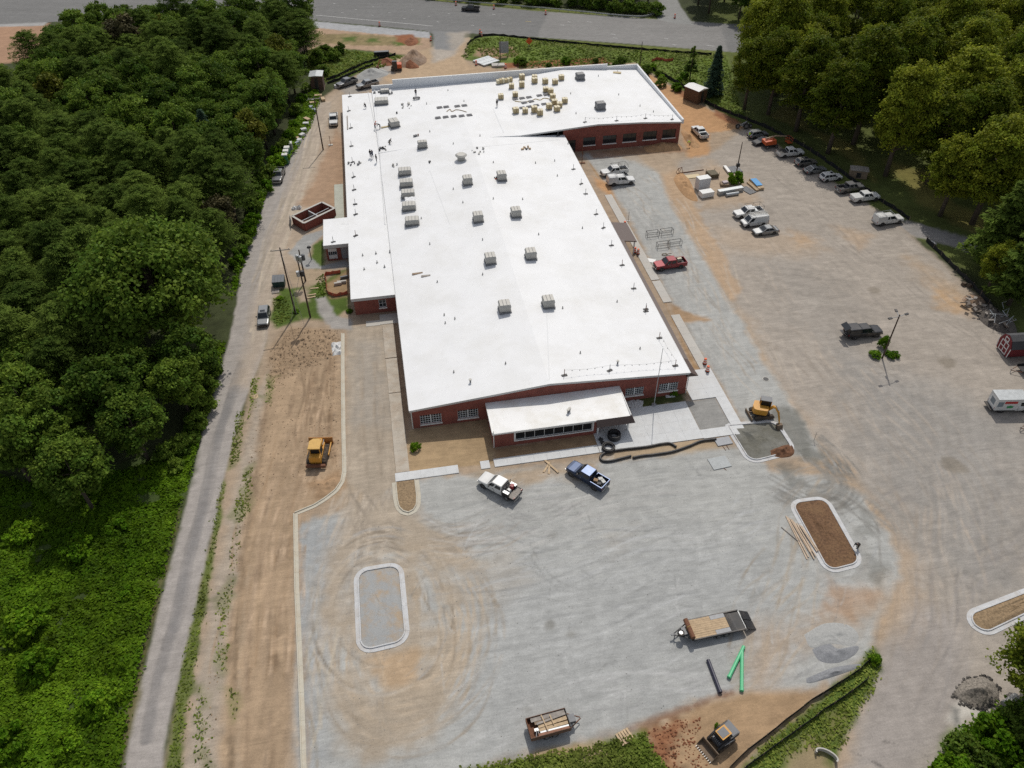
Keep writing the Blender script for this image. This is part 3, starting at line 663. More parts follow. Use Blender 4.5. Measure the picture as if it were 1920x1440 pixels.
bld = thing('school_building', 'long red brick building with white membrane roof in the middle of the site', 'building')
YF, YR, YB = 78.7, 159.5, 193.7
def interp(tab, x):
    for (a, za), (b, zb) in zip(tab[:-1], tab[1:]):
        if x <= b: return za+(zb-za)*(x-a)/(b-a)
    return tab[-1][1]
MAIN = [(-0.85, 3.65), (18.9, 5.43), (39.6, 4.15)]
RFRONT = [(-0.85, 3.72), (18.9, 5.30), (30.0, 4.98), (47.0, 6.05), (57.0, 5.67), (66.5, 5.0)]
RBACK = [(-0.85, 3.8), (18.9, 3.95), (30.0, 4.05), (47.0, 5.42), (58.7, 4.6), (66.5, 4.15)]
def roof_z(x, y):
    if x < -0.85: return 3.42+0.02*(x+8)
    if y > YR:
        t = min((y-YR)/(YB-YR), 1)
        return interp(RFRONT, x)*(1-t)+interp(RBACK, x)*t
    return interp(MAIN, x)
def RP(px, py):
    """point of the roof seen at a pixel"""
    z = 4.5
    for _ in range(8):
        x, y = G(px, py, z); z = roof_z(x, y)
    return x, y, z
# walls: boxes round the openings, gable piece above
def wall_x(x0, x1, y, th, ztop, openings):
    mb = MB(); ops = sorted(openings); zs0 = min([o[2] for o in ops] or [0]); xs = x0
    for a, b, z0, z1 in ops:
        mb.b2(xs, a, y, y+th, 0, ztop); mb.b2(a, b, y+0.001, y+th-0.001, 0, z0); mb.b2(a, b, y+0.001, y+th-0.001, z1, ztop); xs = b
    mb.b2(xs, x1, y, y+th, 0, ztop)
    return mb
W_FRONT = [(0.5, 3.5, 0.62, 2.30), (5.8, 8.7, 0.75, 2.33), (30.2, 32.9, 0.98, 2.45), (35.2, 38.1, 0.98, 2.50)]
mb = wall_x(-0.5, 39.4, YF, 0.35, 3.0, W_FRONT)
g = [(-0.5, 3.0), (39.4, 3.0), (39.4, 4.0), (18.9, 5.28), (-0.5, 3.52)]
mb.add([(p[0], YF, p[1]) for p in g]+[(p[0], YF+0.35, p[1]) for p in g], [(0,1,2,3,4), (9,8,7,6,5)]+[(i, (i+1) % 5, 5+(i+1) % 5, 5+i) for i in range(5)])
mb.b2(39.05, 39.4, YF+0.35, YR, 0, 3.9); mb.b2(-0.5, -0.15, YF+0.35, YB, 0, 3.4)
W_WING = [(40.5, 42.3, 0.05, 2.75), (44.0, 46.8, 1.3, 3.1), (48.5, 51.6, 1.3, 3.15), (53.1, 56.2, 1.33, 3.2), (57.8, 60.95, 1.38, 3.28), (62.3, 65.4, 1.38, 3.35)]
w2 = wall_x(39.4, 66.3, YR-0.35, 0.35, 4.2, W_WING)
mb.add(w2.v, w2.f)
g = [(39.4, 4.2), (66.3, 4.2), (66.3, 4.85), (57.0, 5.5), (47.0, 5.88), (39.4, 5.38)]
mb.add([(p[0], YR-0.35, p[1]) for p in g]+[(p[0], YR, p[1]) for p in g], [tuple(range(6)), tuple(range(11, 5, -1))]+[(i, (i+1) % 6, 6+(i+1) % 6, 6+i) for i in range(6)])
mb.b2(65.95, 66.3, YR, YB, 0, 4.05); mb.b2(-0.15, 65.95, YB-0.3, YB, 0, 3.6)
# west block
mb.add(*(lambda q: (q.v, q.f))(wall_x(-7.75, -0.5, 107.0, 0.3, 3.25, [(-3.75, -2.55, 1.0, 2.55)])))
mb.b2(-7.75, -7.45, 107.3, 190.6, 0, 3.2); mb.b2(-7.45, -0.5, 190.6, 190.9, 0, 3.2)
mb.add(*(lambda q: (q.v, q.f))(wall_x(-12.3, -7.75, 124.5, 0.3, 3.2, [(-12.0, -10.4, 0.25, 2.5), (-9.7, -8.0, 0.05, 2.6)])))
mb.b2(-12.3, -12.0, 124.8, 133.3, 0, 3.2); mb.b2(-12.0, -7.75, 133.0, 133.3, 0, 3.2)
mb.build('wall', M_BRICK, bld)
# annex at the front
mb = wall_x(9.95, 24.4, 73.0, 0.3, 2.85, [(13.0, 23.8, 0.9, 2.35)])
mb.b2(9.95, 10.25, 73.3, YF, 0, 2.85); mb.b2(24.1, 24.4, 73.3, YF, 0, 2.85); mb.b2(24.4, 28.6, 77.2, 77.5, 0, 2.85)
tag(mb.build('annex_wall', M_BRICK, bld), 'brick wall of the flat roofed front annex')
# roofs
def roof_sheet(name, prof_a, ya, prof_b, yb, th, material, n=14, parent=bld):
    xs = [p[0] for p in prof_a]; mb = MB(); m = len(xs)
    secs = []
    for k in range(n+1):
        t = k/n; y = ya+(yb-ya)*t
        z = [interp(prof_a, x)*(1-t)+interp(prof_b, x)*t for x in xs]
        secs.append([(x, y, zz) for x, zz in zip(xs, z)]+[(x, y, zz-th) for x, zz in zip(xs[::-1], z[::-1])])
    mb.loft(secs); return mb.build(name, material, parent)
roof_sheet('roof', MAIN, YF-0.2, MAIN, YR-0.36, 0.16, M_ROOF, 4)
roof_sheet('rear_roof', RFRONT, YR-0.35-0.25, RBACK, YB+0.1, 0.16, M_ROOF, 6)
mb = MB()
mb.b2(-8.1, -0.86, 106.8, 193.2, 3.26, 3.42); w = mb.v; w[0], w[1] = w[0], w[1]
mb.b2(-12.55, -8.1, 124.25, 133.55, 3.23, 3.39)
tag(mb.build('west_roof', M_ROOF, bld), 'low white roof along the west side')
mb = MB(); mb.box((19.45, 75.72, 3.02), (19.2, 5.9, 0.14), rx=R(2.2))
ar = mb.build('annex_roof', M_ROOF2, bld); tag(ar, 'stained white roof of the front annex')
mb = MB(); mb.b2(9.8, 29.1, 72.66, 72.76, 2.72, 2.98); mb.b2(9.75, 9.85, 72.7, YF, 2.78, 3.2); mb.b2(29.05, 29.15, 72.7, YF, 2.78, 3.22)
mb.build('annex_fascia', M_WHITE, bld)
# edge metal and fascias
mb = MB()
for prof, y in ((MAIN, YF-0.24), (RFRONT[2:], YR-0.65)):
    for (xa, za), (xb, zb) in zip(prof[:-1], prof[1:]):
        mb.add([(xa, y, za-0.30), (xb, y, zb-0.30), (xb, y, zb+0.03), (xa, y, za+0.03), (xa, y+0.04, za-0.30), (xb, y+0.04, zb-0.30), (xb, y+0.04, zb+0.03), (xa, y+0.04, za+0.03)],
               [(0,1,2,3), (7,6,5,4), (3,2,6,7), (0,4,5,1), (0,3,7,4), (1,5,6,2)])
mb.b2(-8.14, -0.55, 106.74, 106.79, 2.9, 3.44); mb.b2(-12.6, -8.1, 124.16, 124.24, 2.72, 3.42)
mb.b2(39.6, 39.64, YF-0.2, YR-0.4, 3.85, 4.17); mb.b2(-8.16, -8.11, 133.6, 193.2, 3.1, 3.43); mb.b2(-8.16, -8.11, 106.8, 124.2, 3.1, 3.43); mb.b2(-12.6, -12.56, 124.2, 133.6, 3.1, 3.41)
mb.b2(-0.9, -0.86, YF-0.2, 106.7, 3.4, 3.67)
mb.build('fascia', M_TRIM, bld)
# parapets at the north end
mb = MB(); mb.b2(4.4, 58.8, YB+0.11, YB+0.45, 3.0, 5.86); mb.b2(-0.8, 4.4, YB+0.12, YB+0.42, 3.0, 4.75); mb.b2(58.8, 66.9, YB+0.12, YB+0.42, 3.0, 5.25)
mb.add([(66.51, YR-0.5, 4.5), (66.9, YR-0.5, 4.5), (66.9, YB+0.1, 4.0), (66.51, YB+0.1, 4.0), (66.51, YR-0.5, 5.5), (66.9, YR-0.5, 5.5), (66.9, YB+0.1, 5.25), (66.51, YB+0.1, 5.25)],
       [(3,2,1,0), (4,5,6,7), (0,1,5,4), (1,2,6,5), (2,3,7,6), (3,0,4,7)])
tag(mb.build('parapet', mat('parapet_membrane', (0.72, 0.735, 0.75), 0.6, var=0.03, scale=0.3), bld), 'white parapet round the north end of the roof')
mb = MB(); mb.b2(4.35, 58.85, YB+0.08, YB+0.5, 5.87, 5.92); mb.b2(58.85, 66.95, YB+0.1, YB+0.47, 5.26, 5.31); mb.b2(-0.85, 4.35, YB+0.1, YB+0.47, 4.76, 4.81)
mb.build('parapet_cap', M_WHITE, bld)
# a few membrane seams
sm = mat('seam_tape', (0.66, 0.67, 0.675), 0.6)
for a, b, w in (((925, 205), (944, 248), .22), ((805, 318), (843, 420), .10), ((703, 170), (722, 420), .14), ((1025, 585), (1030, 712), .10), ((640, 420), (655, 420), .05), ((703, 235), (690, 172), .1), ((866, 282), (1050, 262), .07)):
    A, B = RP(*a), RP(*b); mb = MB(); d = Vector((B[0]-A[0], B[1]-A[1], 0)).normalized(); nn = Vector((-d.y, d.x, 0))*w/2
    n = 8; lf, rt = [], []
    for k in range(n+1):
        t = k/n; x = A[0]+(B[0]-A[0])*t; y = A[1]+(B[1]-A[1])*t
        lf.append((x+nn.x, y+nn.y, roof_z(x+nn.x, y)+0.012)); rt.append((x-nn.x, y-nn.y, roof_z(x-nn.x, y)+0.012))
    mb.strip(lf, rt); mb.build('roof_seam', sm, bld)
# windows
def window(x0, x1, z0, z1, y, cols, rows, mid=True, frame=M_FRAME, sill=True, d=0.12):
    mb = MB(); yf = y+0.10
    for a, b, c, e in ((x0, x1, z0, z0+0.07), (x0, x1, z1-0.07, z1), (x0, x0+0.07, z0+.07, z1-.07), (x1-0.07, x1, z0+.07, z1-.07)): mb.b2(a, b, yf, yf+d, c, e)
    if mid: mb.b2((x0+x1)/2-0.09, (x0+x1)/2+0.09, yf-0.02, yf+d, z0+.07, z1-.07)
    for i in range(1, cols):
        x = x0+(x1-x0)*i/cols
        if mid and abs(x-(x0+x1)/2) < 0.05: continue
        mb.b2(x-0.025, x+0.025, yf+.01, yf+d-.02, z0+.07, z1-.07)
    for j in range(1, rows):
        z = z0+(z1-z0)*j/rows; mb.b2(x0+.07, x1-.07, yf+.015, yf+d-.03, z-0.028, z+0.028)
    f = mb.build('window', frame, bld)
    p = MB(); p.b2(x0+0.03, x1-0.03, yf+0.06, yf+0.075, z0+0.03, z1-0.03); p.build('pane', M_GLASS, f)
    if sill:
        s = MB(); s.b2(x0-0.1, x1+0.1, y-0.14, y+0.09, z0-0.2, z0-0.003); s.build('sill', M_SILL, f)
for a, b, c, e in W_FRONT: window(a, b, c, e, YF, 8, 4)
for a, b, c, e in W_WING[1:]: window(a, b, c, e, YR-0.35, 3, 1, False, M_BLACK)
window(-3.75, -2.55, 1.0, 2.55, 107.0, 2, 2, False)
window(13.0, 23.8, 0.9, 2.35, 73.0, 8, 1, False, M_WHITE, False)
mb = MB()
for a, b, c, e in ((12.8, 24.0, 0.72, 0.9), (12.8, 24.0, 2.35, 2.53), (12.8, 13.0, 0.9, 2.35), (23.8, 24.0, 0.9, 2.35)): mb.b2(a, b, 72.93, 73.06, c, e)
tag(mb.build('window_surround', M_WHITE, bld), 'white surround of the long annex window')
def door(x0, x1, z1, y, m, glass=True):
    mb = MB(); mb.b2(x0+.02, x1-.02, y+0.12, y+0.18, 0.05, z1-.02); d = mb.build('door', m, bld)
    h = MB(); h.b2(x1-0.25, x1-0.2, y+0.06, y+0.119, 0.95, 1.15); h.build('handle', M_CHROME, d)
    if glass: q = MB(); q.b2(x0+0.25, x1-0.35, y+0.105, y+0.118, 1.2, z1-0.3); q.build('pane', M_GLASS, d)
door(40.5, 42.3, 2.75, YR-0.35, M_BLACK)
door(25.0, 26.4, 2.3, 77.2-0.15, M_BLACKMET)
mb = MB(); mb.b2(-9.68, -8.02, 124.62, 124.68, 0.05, 2.58); d = mb.build('roller_door', M_GREYP, bld)
for k in range(5): q = MB(); q.b2(-9.66, -8.04, 124.595, 124.615, 0.2+k*0.48, 0.6+k*0.48); q.build('panel', M_GREYP, d)
mb = MB(); mb.b2(-11.98, -10.42, 124.66, 124.7, 0.27, 2.48); f = mb.build('window', M_FRAME, bld)
q = MB(); q.b2(-11.95, -10.45, 124.58, 124.65, 1.85, 2.4); q.build('panel', M_WHITE, f)
q = MB(); q.b2(-11.95, -10.45, 124.58, 124.65, 0.3, 1.0); q.build('panel', M_WHITE, f)
q = MB(); [q.b2(-11.9+k*.37, -11.62+k*.37, 124.6, 124.65, 1.12, 1.72) for k in range(4)]; q.build('pane', M_GLASS, f)
# front porch: brown mansard over the door, posts
mb = MB()
mb.add([(24.2, 72.0, 2.2), (29.6, 72.0, 2.2), (29.2, 72.64, 3.05), (24.2, 72.64, 3.05), (24.2, 72.6, 2.2), (29.2, 72.6, 2.2)], [(0,1,2,3), (0,4,5,1), (0,3,4), (1,5,2), (3,2,5,4)])
mb.add([(29.16, 72.64, 3.05), (29.6, 72.0, 2.2), (29.6, 76.6, 2.2), (29.16, 76.6, 3.05)], [(0,1,2,3)])
tag(mb.build('porch_roof', M_BROWN, bld), 'brown sloped fascia over the front door')
for x, y in ((24.6, 72.9), (28.9, 72.9)):
    mb = MB(); mb.b2(x-.1, x+.1, y-.1, y+.1, 0.1, 2.72); mb.build('porch_post', M_WHITE, bld)
# east porch
mb = MB()
mb.add([(39.66, 116.2, 3.3), (43.2, 116.2, 2.75), (43.2, 122.8, 2.75), (39.66, 122.8, 3.3), (39.66, 116.2, 3.15), (43.2, 116.2, 2.55), (43.2, 122.8, 2.55), (39.66, 122.8, 3.15)], [(0,1,2,3), (7,6,5,4), (0,4,5,1), (1,5,6,2), (2,6,7,3), (3,7,4,0)])
tag(mb.build('porch_roof', M_BROWN, bld), 'brown shed roof over the east door')
for y in (116.5, 122.5):
    for x in (41.2, 42.9):
        mb = MB(); mb.b2(x-.1, x+.1, y-.1, y+.1, 0.0, 2.53); mb.build('porch_post', M_WHITE, bld)
mb = MB(); mb.b2(39.42, 39.48, 118.4, 120.6, 0.05, 2.3); mb.build('door', M_BLACKMET, bld)
# brown downspout corner at the right end
mb = MB(); mb.add([(39.0, 78.4, 3.5), (40.9, 78.5, 3.35), (39.66, 78.45, 4.15), (39.0, 82, 3.5), (40.6, 82, 3.45), (39.66, 82, 4.1)], [(0,1,2), (5,4,3), (1,4,5,2), (0,3,4,1), (0,2,5,3)])
mb.build('eave_return', M_BROWN, bld)
mb = MB(); mb.b2(39.65, 40.55, 82.05, 115.9, 3.55, 3.62); mb.build('east_soffit', M_BROWN, bld)
for x, y in ((-0.62, 78.62), (39.5, 78.62), (10.0, 72.9)):
    mb = MB(); mb.cyl((x, y, 0.1), (x, y, 3.3), 0.06, n=6); mb.build('downspout', M_WHITE, bld)

# ---------------------------------------------------------------- walks, slabs and kerbs
def slabs(name, rects, size, material, z=0.10, seed=0):
    base = MB()
    for x0, x1, y0, y1 in rects: base.b2(x0, x1, y0, y1, -0.05, z-0.03)
    o = tag(base.build(name, material), kind='structure')
    rs = random.Random(seed)
    for x0, x1, y0, y1 in rects:
        nx_ = max(1, round((x1-x0)/size)); ny_ = max(1, round((y1-y0)/size))
        for i in range(nx_):
            for j in range(ny_):
                a, b = x0+(x1-x0)*i/nx_, x0+(x1-x0)*(i+1)/nx_; c, d = y0+(y1-y0)*j/ny_, y0+(y1-y0)*(j+1)/ny_
                mb = MB(); e = 0.007; mb.b2(a+e, b-e, c+e, d-e, z-0.028, z+rs.uniform(-.002, .002))
                mb.build('slab', material, o)
    return o
slabs('sidewalk_west', [(-3.55, -1.75, 70.75, 86.5), (-3.55, -1.75, 86.65, 94.6), (-3.6, -1.8, 94.8, 103.4)], 1.9, M_CONCOLD, seed=1)
slabs('sidewalk_front', [(-3.7, 4.7, 69.25, 70.7), (7.7, 8.95, 69.35, 70.75), (9.55, 24.0, 69.4, 70.85)], 1.7, M_CONCNEW, seed=2)
slabs('entrance_plaza', [(24.05, 38.85, 69.4, 73.2), (24.45, 38.85, 73.2, 76.95), (38.85, 43.5, 69.3, 71.0), (43.5, 45.1, 69.2, 77.0), (39.9, 45.1, 77.0, 83.3)], 2.4, M_CONCNEW, seed=3)
slabs('sidewalk_east', [(43.5, 45.0, 83.35, 97.2), (43.45, 44.95, 100.8, 107.2), (43.45, 44.95, 107.5, 138.6)], 1.8, M_CONC, seed=4)
mb = MB(); mb.b2(-10.9, -9.1, 136.5, 153.5, 0, 0.14)
tag(mb.build('loading_slab', mat('green_grey_concrete', (0.44, 0.45, 0.38), 0.85, var=0.1, scale=0.6)), kind='structure')
mb = MB(); mb.b2(-3.9, -0.55, 103.6, 106.3, -0.05, 0.06); mb.b2(-6.2, -3.9, 103.5, 104.9, -0.05, 0.05)
tag(mb.build('west_landing', M_CONC), kind='structure')

def offset(path, d, closed):
    P = [np.array(p) for p in path]; n = len(P); out = []
    for i in range(n):
        a = P[(i-1) % n] if (closed or i > 0) else P[i]; b = P[(i+1) % n] if (closed or i < n-1) else P[i]
        t = b-a; t = t/max(np.hypot(*t), 1e-9)
        out.append((P[i][0]-t[1]*d, P[i][1]+t[0]*d))
    return out
def kerb(name, label, path, closed, material, sec=3.0, left=True, fill=None, fill_mat=None, cat='kerb', wide=0.45):
    """concrete kerb with its gutter pan; the raised edge lies on the left of the path"""
    L_ = [0.0]
    Q = list(path)+([path[0]] if closed else [])
    for a, b in zip(Q[:-1], Q[1:]): L_.append(L_[-1]+math.hypot(b[0]-a[0], b[1]-a[1]))
    tot = L_[-1]; nsec = max(1, round(tot/sec)); t = thing(name, label, cat, group='concrete kerbs of the new car park')
    def at(s):
        s = min(max(s, 0), tot)
        for i in range(len(L_)-1):
            if s <= L_[i+1]+1e-9:
                k = (s-L_[i])/max(L_[i+1]-L_[i], 1e-9)
                return np.array([Q[i][0]+(Q[i+1][0]-Q[i][0])*k, Q[i][1]+(Q[i+1][1]-Q[i][1])*k])
    sg = 1 if left else -1
    prof = [(-wide, -0.05), (-wide, 0.045), (-0.01, 0.055), (0.015, 0.17), (0.15, 0.17), (0.17, -0.05)]
    for k in range(nsec):
        a, b = tot*k/nsec+0.008, tot*(k+1)/nsec-0.008; m = max(2, int((b-a)/0.35)); secs = []
        for i in range(m+1):
            s = a+(b-a)*i/m; p = at(s); e = 0.12
            if closed: tv = at((s+e) % tot)-at((s-e) % tot)
            else: tv = at(s+e)-at(s-e)
            tv = tv/max(np.hypot(*tv), 1e-9); nv = np.array([-tv[1], tv[0]])*sg
            secs.append([(p[0]+nv[0]*u, p[1]+nv[1]*u, z) for u, z in prof])
        mb = MB(); mb.loft(secs); mb.build('kerb_section', material, t)
    return t
def rrect(cs, r, n=7):
    """quadrilateral with rounded corners, counter-clockwise"""
    ar = sum(cs[i][0]*cs[(i+1) % 4][1]-cs[(i+1) % 4][0]*cs[i][1] for i in range(4))
    if ar < 0: cs = cs[::-1]
    out = []
    rs_ = r if isinstance(r, (list, tuple)) else [r]*4
    for i in range(4):
        p, a, b = np.array(cs[i]), np.array(cs[i-1]), np.array(cs[(i+1) % 4]); r_ = rs_[i]
        u = (a-p)/np.hypot(*(a-p)); v = (b-p)/np.hypot(*(b-p))
        for k in range(n+1):
            t = k/n; q0 = p+u*r_; q2 = p+v*r_
            out.append(tuple((1-t)**2*q0+2*t*(1-t)*(p+(q0-p)*.15+(q2-p)*.15)+t*t*q2))
    return out
M_KERBNEW = mat('kerb_concrete', (0.55, 0.555, 0.56), 0.8, var=0.10, scale=1.6, dirt=(0.38, 0.31, 0.235), dirt_amt=0.55, dscale=0.9)
M_KERBOLD = mat('dusty_kerb_concrete', (0.52, 0.485, 0.40), 0.85, var=0.1, scale=1.0, dirt=(0.42, 0.32, 0.21), dirt_amt=0.5)
kerb('kerb', 'long pale kerb between the graded dirt strip and the gravel lot', [(-10.1, 102.4), (-10.25, 95), (-10.4, 80), (-10.42, 72.2), (-10.7, 70.6), (-11.5, 69.2), (-12.8, 68.1), (-14.2, 67.2), (-16.6, 66.35)], False, M_KERBOLD, 3.0, False, wide=0.4)
kerb('kerb', 'straight dusty kerb running to the lower left of the gravel lot', [(-16.65, 66.3), (-16.2, 55), (-15.4, 42), (-14.8, 30), (-14.4, 24)], False, M_KERBOLD, 3.0, False, wide=0.4)
def island(label, path, material, fillname, fillmat, fz=0.06, bumps=0.03, seed=0):
    t = kerb('kerb_island', label, path, True, material, 3.0, True, cat='kerb island')
    inner = offset(path, 0.18, True); rs = np.random.RandomState(seed)
    c = np.mean(np.array(inner), 0); rings = 9; mb = MB(); n = len(inner); vs = []
    for k in range(rings):
        f = 1-k/rings
        for p in inner:
            q = c+(np.array(p)-c)*f; vs.append((q[0], q[1], fz+(0 if k == 0 else rs.uniform(-1, 1)*bumps+min(k, 3)*bumps)))
    fs = [(k*n+i, k*n+(i+1) % n, (k+1)*n+(i+1) % n, (k+1)*n+i) for k in range(rings-1) for i in range(n)]
    fs.append(tuple((rings-1)*n+i for i in range(n))); mb.add(vs, fs)
    mb.build(fillname, fillmat, t, smooth=True)
    return t
M_SOIL = mat('brown_topsoil', (0.15, 0.082, 0.042), 0.95, var=0.45, scale=4.0, bump=1.0, bscale=7, dirt=(0.26, 0.16, 0.075), dirt_amt=0.5, dscale=0.5)
M_TANSOIL = mat('tan_topsoil', (0.27, 0.19, 0.11), 0.95, var=0.4, scale=4.0, bump=1.0, bscale=7)
M_GRAVFILL = mat('bedding_gravel', (0.34, 0.345, 0.34), 0.95, var=0.12, scale=6, bump=0.6, bscale=9, dirt=(0.42, 0.28, 0.14), dirt_amt=0.9, dscale=0.5)
M_WETFILL = mat('damp_grey_fill', (0.135, 0.13, 0.105), 0.9, var=0.2, scale=3, bump=0.6, bscale=6, dirt=(0.30, 0.30, 0.285), dirt_amt=0.5, dscale=0.25)
IS_L = rrect([(-9.05, 45.7), (-4.05, 46.1), (-4.1, 56.2), (-9.1, 56.1)], 1.2)
island('rectangular gravel filled island kerb on the left of the gravel lot', IS_L, M_KERBNEW, 'gravel_bed', M_GRAVFILL, seed=1)
IS_C = rrect([(45.5, 46.1), (49.9, 46.5), (50.3, 56.4), (45.7, 56.5)], 1.1)
island('rectangular island kerb filled with brown soil at the right of the gravel lot', IS_C, M_KERBNEW, 'soil_bed', M_SOIL, 0.12, 0.06, seed=2)
IS_B = rrect([(43.4, 64.05), (50.1, 64.85), (49.95, 70.75), (43.0, 71.2)], [1.2, 1.3, 1.2, 0.3])
island('island kerb with damp grey fill beside the yellow excavator', IS_B, M_KERBNEW, 'grey_bed', M_WETFILL, 0.03, 0.03, seed=3)
IS_D = rrect([(58.2, 35.4), (71.0, 38.3), (71.0, 40.2), (57.8, 37.9)], [1.2, .6, .6, 1.2])
island('island kerb filled with tan soil at the right edge of the picture', IS_D, M_KERBNEW, 'soil_bed', M_TANSOIL, 0.10, 0.05, seed=4)
ua = [(-3.75, 69.15), (-3.75, 66.2), (-3.6, 64.9), (-3.1, 64.1), (-2.4, 63.75), (-1.7, 64.1), (-1.25, 64.9), (-1.1, 66.2), (-1.1, 69.1)]
t = kerb('kerb', 'rounded kerb nose at the end of the west sidewalk', ua, False, M_KERBOLD, 2.0, True)
mb = MB(); mb.prism([(p[0], p[1]) for p in offset(ua, 0.16, False)], -0.05, 0.08); mb.build('soil_bed', M_TANSOIL, t)
# ---------------------------------------------------------------- vegetation
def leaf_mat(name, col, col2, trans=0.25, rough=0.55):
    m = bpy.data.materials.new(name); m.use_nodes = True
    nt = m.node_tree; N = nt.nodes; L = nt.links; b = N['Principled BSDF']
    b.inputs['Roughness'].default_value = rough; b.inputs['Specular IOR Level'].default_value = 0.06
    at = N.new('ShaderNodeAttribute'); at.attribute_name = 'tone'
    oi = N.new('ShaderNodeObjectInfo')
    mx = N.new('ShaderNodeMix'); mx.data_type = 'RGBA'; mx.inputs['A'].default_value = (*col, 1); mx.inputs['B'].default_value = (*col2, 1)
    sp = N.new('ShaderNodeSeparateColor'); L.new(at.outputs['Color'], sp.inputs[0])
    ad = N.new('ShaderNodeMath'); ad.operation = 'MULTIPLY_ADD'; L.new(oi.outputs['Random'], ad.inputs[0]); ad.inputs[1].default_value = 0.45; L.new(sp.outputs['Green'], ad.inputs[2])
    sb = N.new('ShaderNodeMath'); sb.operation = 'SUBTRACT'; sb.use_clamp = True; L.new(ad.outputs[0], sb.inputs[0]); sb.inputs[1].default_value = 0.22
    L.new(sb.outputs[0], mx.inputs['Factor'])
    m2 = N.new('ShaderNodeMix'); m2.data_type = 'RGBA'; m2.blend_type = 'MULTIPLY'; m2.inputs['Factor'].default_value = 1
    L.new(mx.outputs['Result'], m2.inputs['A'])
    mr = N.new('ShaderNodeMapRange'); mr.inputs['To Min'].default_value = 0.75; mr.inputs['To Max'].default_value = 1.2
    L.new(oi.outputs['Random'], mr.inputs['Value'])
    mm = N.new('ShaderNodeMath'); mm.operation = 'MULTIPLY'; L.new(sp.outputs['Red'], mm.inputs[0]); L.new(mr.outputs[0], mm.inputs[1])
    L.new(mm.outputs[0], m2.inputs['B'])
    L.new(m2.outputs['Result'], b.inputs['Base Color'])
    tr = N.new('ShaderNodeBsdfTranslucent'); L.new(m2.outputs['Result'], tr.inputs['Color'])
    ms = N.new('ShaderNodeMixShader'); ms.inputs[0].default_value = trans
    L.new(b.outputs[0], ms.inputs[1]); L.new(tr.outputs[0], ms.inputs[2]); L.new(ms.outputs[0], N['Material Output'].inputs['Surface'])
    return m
def leaf_mesh(name, C, Nn, size, tone, hue, material, aspect=1.5, seed=0, axis=None):
    """many small leaf-sized faces: centres, normals, sizes, tone, hue"""
    rs = np.random.RandomState(seed); n = len(C)
    Nn = Nn/np.maximum(np.linalg.norm(Nn, axis=1, keepdims=True), 1e-9)
    t = rs.normal(size=(n, 3)) if axis is None else axis
    u = t-(t*Nn).sum(1, keepdims=True)*Nn; u /= np.maximum(np.linalg.norm(u, axis=1, keepdims=True), 1e-9)
    w = np.cross(Nn, u); s = np.asarray(size)[:, None]
    a = u*s*0.5*aspect; b = w*s*0.5
    V = np.stack([C-a, C-b+a*0.15, C+a, C+b+a*0.15], 1).reshape(-1, 3)
    me = bpy.data.meshes.new(name)
    me.vertices.add(4*n); me.vertices.foreach_set('co', V.astype(np.float32).ravel())
    me.loops.add(4*n); me.loops.foreach_set('vertex_index', np.arange(4*n, dtype=np.int32))
    me.polygons.add(n); me.polygons.foreach_set('loop_start', np.arange(0, 4*n, 4, dtype=np.int32))
    me.update(calc_edges=True)
    col = np.stack([np.clip(tone, 0, 2), np.clip(hue, 0, 1), np.zeros(n), np.ones(n)], 1)
    at = me.attributes.new('tone', 'FLOAT_COLOR', 'POINT'); at.data.foreach_set('color', np.repeat(col, 4, 0).astype(np.float32).ravel())
    me.materials.append(material)
    return me
M_BARK = mat('bark', (0.10, 0.075, 0.055), 0.95, var=0.35, scale=3, bump=0.6, bscale=8)
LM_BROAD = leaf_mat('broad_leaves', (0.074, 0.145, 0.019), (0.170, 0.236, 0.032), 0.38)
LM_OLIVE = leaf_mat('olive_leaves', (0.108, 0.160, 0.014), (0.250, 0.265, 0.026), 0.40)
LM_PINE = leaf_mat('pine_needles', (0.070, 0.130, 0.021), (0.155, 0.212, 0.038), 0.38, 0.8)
LM_BLUE = leaf_mat('bluish_needles', (0.035, 0.070, 0.042), (0.07, 0.115, 0.07), 0.2, 0.7)
LM_YELLOW = leaf_mat('yellow_green_leaves', (0.13, 0.155, 0.018), (0.24, 0.23, 0.035), 0.3)
LM_BROWN = leaf_mat('brown_green_leaves', (0.075, 0.07, 0.03), (0.12, 0.10, 0.045), 0.2)
LM_VINE = leaf_mat('vine_leaves', (0.088, 0.205, 0.009), (0.200, 0.315, 0.018), 0.40)
LM_GRASS = leaf_mat('grass_blades', (0.16, 0.245, 0.03), (0.27, 0.31, 0.07), 0.45)

